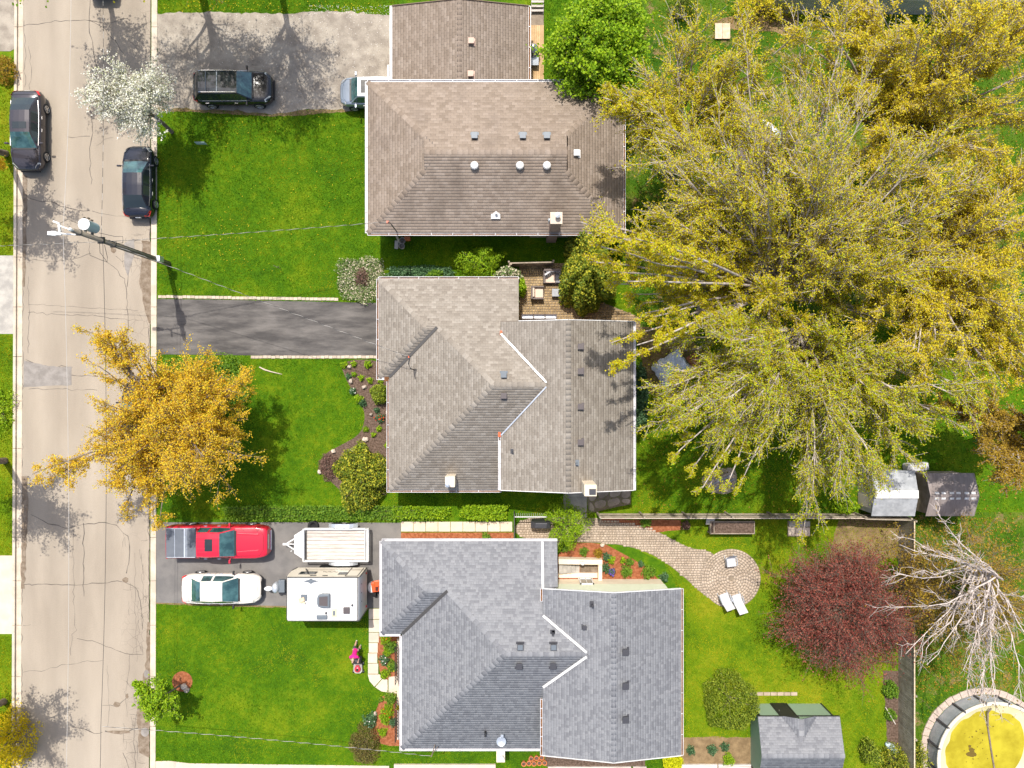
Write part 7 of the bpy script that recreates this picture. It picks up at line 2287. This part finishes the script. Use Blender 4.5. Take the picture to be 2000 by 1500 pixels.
tag(MB().box((*P(1330, 742, .9)[:2], .86), (.46, .26, .06), rz=.2).build("tray", M['tarp'], bevel=.02), "pale tray on the red planks by the tarp", "tray")
def plastic_chair(label, px, py, rz):
    c = thing("garden_chair", label, "chair", loc(px, py, .4), rz, "white plastic chairs under the trees")
    MB().box((0, 0, .42), (.5, .48, .04)).build("seat", M['lampwhite'], c, local=True)
    MB().box((0, .24, .66), (.5, .05, .5), M=Matrix.Rotation(-.2, 3, 'X')).build("backrest", M['lampwhite'], c, local=True)
    for sx in (-.22, .22):
        MB().box((sx * 1.15, 0, .62), (.05, .46, .04)).build("armrest", M['lampwhite'], c, local=True)
        for sy in (-.2, .2): MB().box((sx, sy, .2), (.05, .05, .42)).build("leg", M['lampwhite'], c, local=True)
plastic_chair("white plastic chair half hidden by leaves, nearer the brown roof", 1264, 481, .4)
plastic_chair("white plastic chair higher up among the leaves", 1319, 440, 1.4)
fp = thing("garden_bench", "dark slatted bench seat on a small stone patio", "bench", loc(1408, 942, .4), .45)
for i in range(5): MB().box((0, -.3 + i * .15, .42), (1.7, .12, .04)).build("slat", M['greyfabric'] if i % 2 else M['wood'], fp, local=True)
for sx in (-.7, .7): MB().box((sx, 0, .2), (.08, .6, .4)).build("leg", M['wood'], fp, local=True)
sheet("patio", smooth_poly([(1366, 932), (1400, 915), (1438, 912), (1440, 950), (1420, 968), (1380, 958)], 2), G + .004, M['flag'], "small stone patio under hanging twigs")
pd = thing("wooden_platform", "sun-bleached plywood platform lying on the patchy lawn", "platform", loc(1411, 61, .2))
for i in range(2): MB().box((-.235 + i * .47, 0, .12), (.45, .95, .04)).build("board", M['plywood'], pd, local=True)
for sy in (-.4, .4): MB().box((0, sy, .05), (.9, .08, .1)).build("joist", M['wood'], pd, local=True)
pa = thing("pallet", "grey slatted pallet leaning at the top of the garden", "pallet", loc(1326, 28, .3))
for i in range(5): MB().box((-.24 + i * .12, 0, .35), (.07, .55, .03), M=Matrix.Rotation(.6, 3, 'X')).build("slat", M['wood'], pa, local=True)
for sy in (-.2, .2): MB().box((0, sy, .28 + sy * .6), (.6, .06, .05), M=Matrix.Rotation(.6, 3, 'X')).build("bearer", M['wood'], pa, local=True)
stp = thing("wooden_steps", "pale timber steps beside the round green tree", "steps", loc(1050, 6, .5))
for i in range(4): MB().box((0, .25 - i * .2, .62 - i * .14), (.75, .13, .04)).build("tread", M['plank'], stp, local=True)
for sx in (-.36, .36): MB().bar((sx, .35, .6), (sx, -.45, .05), .05, .12).build("stringer", M['plank'], stp, local=True)
bb = thing("covered_barbecue", "black covered barbecue on the pavers beside the white rail", "barbecue", loc(1056, 1024, .7))
cvb = MB()
cvb.add([(-.5, -.28, 0), (.5, -.26, 0), (.55, .28, 0), (-.55, .25, 0), (-.62, -.2, .75), (.6, -.22, .8), (.62, .22, .8), (-.6, .2, .75), (-.35, -.16, 1.1), (.3, -.18, 1.05), (.36, .16, 1.08), (-.32, .18, 1.12)],
        [(0, 1, 5, 4), (1, 2, 6, 5), (2, 3, 7, 6), (3, 0, 4, 7), (4, 5, 9, 8), (5, 6, 10, 9), (6, 7, 11, 10), (7, 4, 8, 11), (8, 9, 10, 11)])
cvb.build("cover", M['ventdark'], bb, local=True, bevel=.05)
MB().tube([(-.55, -.3, .06), (.55, -.3, .06)], .06, 8).build("wheel_axle", M['black'], bb, local=True)
ub = thing("patio_umbrella", "closed dark blue umbrella lying beside the garage", "umbrella", loc(1041, 98, .8))
MB().lathe((0, 0, .0), [(.25, 0), (.42, .6), (.30, 1.0), (.05, 1.3)], 12).build("cover", M['paintsilver'], ub, local=True)
MB().box((.1, -.55, .5), (.5, .5, .06), M=Matrix.Rotation(.3, 3, 'X')).build("tray", M['steel'], ub, local=True)
bn2 = thing("lidded_bin", "pale grey lidded bin under the top corner trees", "bin", loc(1700, 24, .8))
MB().lathe((0, 0, 0), [(.28, 0), (.34, .85), (.37, .87), (.37, .93), (.2, 1.0), (.02, 1.01)], 16).build("bin_body", M['steel'], bn2, local=True)
MB().lathe((.12, -.75, 0), [(.16, 0), (.18, .5), (.02, .55)], 10).build("bucket", M['wood'], bn2, local=True)
for i, (py, mt, lb) in enumerate(((470, 'concgrey', "grey bin ring nearer the brown eave"), (481, 'concgrey', "grey bin ring next to the downspout end"))):
    x, y, _ = P(786.5 if i == 0 else 785, py, .4)
    tag(MB().lathe((x, y, G), [(.13, 0), (.17, .42), (.19, .43), (.165, .43), (.13, .1)], 16).build("planter_pot", M['concgrey'], smooth=False), lb, "pot", "empty pots by the downspout")
tag(MB().box((*P(796, 466, .4)[:2], .35), (.34, .2, .4)).build("crate", M['terracotta']), "terracotta-coloured crate under the brown eave", "crate")
# rack of terracotta pots
pot_me = None
spots = [(1023, 1491), (1033, 1490), (1043, 1490.5), (1053.5, 1489.5), (1063.5, 1489), (1037.5, 1481), (1048, 1480), (1058, 1479)]
names = ["first", "second", "third", "fourth", "fifth"]
for i, (px, py) in enumerate(spots):
    x, y, _ = P(px, py, .3)
    lb = ("%s terracotta pot from the left in the lower row" % names[i]) if i < 5 else ("%s terracotta pot from the left in the upper row" % names[i - 5])
    if i == 0:
        t0 = thing("flower_pot", lb, "flower pot", (x, y, G), 0, "terracotta pots by the slate roof")
        MB().lathe((0, 0, 0), [(.09, 0), (.13, .24), (.155, .24), (.155, .30), (.12, .30), (.11, .2)], 16).build("pot", M['terracotta'], t0, local=True)
        MB().lathe((0, 0, 0), [(.115, .22), (.115, .235), (.02, .25)], 12).build("soil", M['mulch'], t0, local=True)
    else:
        tc = t0.copy()
        COL.objects.link(tc)
        tc.location = (x, y, G)
        tc['label'] = lb
        for ch in list(t0.children):
            c = ch.copy()
            COL.objects.link(c)
            c.parent = tc
bb_ = thing("lawn_sign", "thin blue-grey yard sign casting a square shadow on the top lawn", "sign", loc(395, 282, .5))
MB().box((0, 0, .62), (.62, .02, .42)).build("panel", M['transformer'], bb_, local=True)
for sx in (-.24, .24): MB().tube([(sx, 0, 0), (sx, 0, .42)], .012, 6).build("leg", M['darkmetal'], bb_, local=True)
hk = thing("garden_hook", "small dark tree stake standing on the lawn by the drive", "garden stake", loc(546, 524, .4))
MB().tube([(0, 0, 0), (0, 0, .75), (-.2, .08, .82)], .018, 6).build("post", M['bark'], hk, local=True)
MB().tube([(0, 0, .55), (.1, .06, .75)], .014, 6).build("branch", M['bark'], hk, local=True)
brn = MB()
brn.tube([(*P(507, 717)[:2], G + .04), (*P(517, 722)[:2], G + .06), (*P(530, 726)[:2], G + .05), (*P(551, 731)[:2], G + .04)], [.04, .045, .035, .015], 6)
tag(brn.build("fallen_branch", M['conc']), "bleached branch lying on the lawn under the sealed drive", "branch")
ks = thing("kayak", "pale mint plastic sled lying against the board fence", "sled", loc(1744, 1463, .3), -.7)
MB().lathe((0, 0, 0), [(.25, 0), (.34, .08), (.30, .2), (.1, .24), (.02, .24)], 14, sx=1.6, sy=.7).build("hull", M['transformer'], ks, local=True, smooth=True)
ks.name = "plastic_sled"
tag(MB().bar((*P(1728, 1380)[:2], G + .1), (*P(1737, 1404)[:2], G + .7), .04, .04).build("garden_stick", M['plank']), "pale stick leaning by the board fence bushes", "stick")
bl = MB()
bl.box((*P(1790, 912, .6)[:2], .5), (1.3, .5, .7), rz=.1)
tag(bl.build("wrapped_bundle", M['chairwhite'], bevel=.1), "pale wrapped bundle behind the two sheds", "bundle")
bbt = thing("bird_bath", "pale stone bird bath under the lime-yellow branches", "bird bath", loc(1368, 607, .6))
MB().lathe((0, 0, 0), [(.2, 0), (.1, .1), (.09, .6), (.36, .72), (.38, .8), (.3, .74), (.02, .70)], 6).build("basin", M['flag'], bbt, local=True)

# ------------------------------------------------------------------ the person mowing
def skin_mesh(name, joints, bones, mat, parent, sub=2, root=0):
    me = bpy.data.meshes.new(name)
    me.from_pydata([j[:3] for j in joints], bones, [])
    o = bpy.data.objects.new(name, me)
    COL.objects.link(o)
    md = o.modifiers.new("skin", 'SKIN')
    md.use_smooth_shade = True
    if not me.skin_vertices: me.attributes.new("skin", 'FLOAT', 'POINT') if False else None
    sv = me.skin_vertices[0].data if me.skin_vertices else None
    return o, md, sv
def body(name, joints, bones, mat, parent, root=0):
    """one continuous limbed surface: overlapping tapered tubes remeshed into a single skin."""
    mb = MB()
    for a, b in bones:
        pa, pb_ = Vector(joints[a][:3]), Vector(joints[b][:3])
        ra, rb_ = joints[a][3], joints[b][3]
        mb.tube([pa - (pb_ - pa).normalized() * ra * .6, pa, pa.lerp(pb_, .5), pb_, pb_ + (pb_ - pa).normalized() * rb_ * .6], [ra * .6, ra, (ra + rb_) / 2, rb_, rb_ * .6], 12)
    o = mb.build(name, mat, parent, local=True)
    rmz = o.modifiers.new("remesh", 'REMESH')
    rmz.mode = 'VOXEL'
    rmz.voxel_size = .014
    rmz.use_smooth_shade = True
    smo = o.modifiers.new("smooth", 'SMOOTH')
    smo.iterations = 6
    return o
px_, py_, _ = P(700.5, 1258, .1)
pe = thing("person", "person in a bright pink top leaning over a lawn mower", "person", (px_, py_, G), math.pi)
# facing +y in local space (down the picture after the half turn), right foot forward
J = [(0, .05, .92, .135), (0, .13, 1.12, .125), (0, .25, 1.34, .15), (0, .31, 1.46, .06), (0, .38, 1.56, .085), (0, .40, 1.64, .075),
     (-.10, .04, .88, .095), (-.12, .16, .48, .062), (-.12, .06, .10, .045), (-.12, .20, .05, .042), (.10, .03, .88, .095), (.12, -.06, .48, .062), (.12, -.22, .12, .045), (.12, -.10, .05, .042),
     (-.19, .26, 1.36, .065), (-.27, .42, 1.14, .045), (-.20, .64, 1.0, .034), (-.17, .72, .98, .036), (.19, .26, 1.36, .065), (.27, .42, 1.14, .045), (.20, .64, 1.0, .034), (.17, .72, .98, .036)]
B = [(0, 1), (1, 2), (2, 3), (3, 4), (4, 5), (0, 6), (6, 7), (7, 8), (8, 9), (0, 10), (10, 11), (11, 12), (12, 13), (2, 14), (14, 15), (15, 16), (16, 17), (2, 18), (18, 19), (19, 20), (20, 21)]
# fingers curl round the mower bar; nose gives the face its front
for s_, hd0 in ((-1, 17), (1, 21)):
    for k in range(4):
        b0 = len(J)
        x = s_ * (.135 + k * .022)
        J += [(x, .745, 1.00, .0125), (x, .785, .985, .0115), (x, .785, .955, .0105)]
        B += [(hd0, b0), (b0, b0 + 1), (b0 + 1, b0 + 2)]
    b0 = len(J)
    J += [(s_ * .125, .735, .955, .0125), (s_ * .12, .77, .94, .011)]
    B += [(hd0, b0), (b0, b0 + 1)]
b0 = len(J)
J += [(0, .475, 1.575, .018)]
B += [(4, b0)]
body("body", J, B, M['skin'], pe)
top = [(0, .045, .90, .15), (0, .13, 1.12, .145), (0, .25, 1.34, .165), (0, .295, 1.43, .085), (-.19, .26, 1.36, .085), (-.245, .36, 1.22, .07), (.19, .26, 1.36, .085), (.245, .36, 1.22, .07)]
body("shirt", top, [(0, 1), (1, 2), (2, 3), (2, 4), (4, 5), (2, 6), (6, 7)], M['pink'], pe)
sho = [(0, .045, .88, .15), (-.10, .045, .84, .112), (-.12, .14, .56, .085), (.10, .03, .84, .112), (.12, -.04, .56, .085)]
body("shorts", sho, [(0, 1), (1, 2), (0, 3), (3, 4)], M['shorts'], pe)
hr = [(0, .36, 1.60, .098), (0, .33, 1.66, .085), (0, .30, 1.54, .06)]
body("hair", hr, [(0, 1), (1, 2)], M['hair'], pe)
for s_, y in ((-1, .12), (1, -.17)):
    body("shoe", [(s_ * .12, y - .06, .045, .052), (s_ * .12, y + .14, .04, .045)], [(0, 1)], M['shoe'], pe)
for s_ in (-1, 1): MB().lathe((s_ * .033, .462, 1.60), [(.012, -.008), (.014, 0), (.012, .008)], 8).build("eye", M['black'], pe, local=True)
mw = thing("lawn_mower", "red push lawn mower with grey grass bag and black handles", "lawn mower", (px_ + .08, py_ - 1.38, G), math.pi)
mw.location.x = px_
dk_ = MB()
dk_.prism([(-.26, -.28), (.26, -.28), (.28, .22), (.16, .34), (-.16, .34), (-.28, .22)], .12, .26)
dk_.build("deck", M['concgrey'], mw, local=True, bevel=.03)
en = MB()
en.lathe((0, .05, .26), [(.19, 0), (.20, .05), (.17, .14), (.10, .17), (.02, .17)], 16)
en.box((0, -.12, .34), (.22, .16, .14))
en.build("engine_cover", M['mowerred'], mw, local=True, bevel=.01)
MB().lathe((0, .05, .43), [(.09, 0), (.08, .02), (.02, .02)], 12).build("starter_cap", M['black'], mw, local=True)
bg = MB()
bg.add([(-.22, -.30, .15), (.22, -.30, .15), (.24, -.72, .12), (-.24, -.72, .12), (-.20, -.28, .42), (.20, -.28, .42), (.19, -.66, .46), (-.19, -.66, .46)], [(3, 2, 1, 0), (4, 5, 6, 7), (0, 1, 5, 4), (1, 2, 6, 5), (2, 3, 7, 6), (3, 0, 4, 7)])
bg.build("grass_bag", M['bag'], mw, local=True, bevel=.04)
hb = MB()
for s_ in (-1, 1): hb.tube([(s_ * .25, -.20, .22), (s_ * .25, -.45, .60), (s_ * .22, -.60, .96)], .016, 6)
hb.tube([(-.22, -.60, .97), (.22, -.60, .97)], .016, 6)
hb.build("handle", M['black'], mw, local=True)
for sx in (-.31, .31):
    for sy, rr in ((.26, .10), (-.26, .12)):
        w_ = MB().tube([(sx - .03, sy, rr), (sx + .03, sy, rr)], rr, 14).build("wheel", M['rubber'], mw, local=True)
        MB().tube([(sx + (.032 if sx > 0 else -.032), sy, rr), (sx + (.04 if sx > 0 else -.04), sy, rr)], rr * .5, 10).build("hub", M['steel'], w_, local=True)
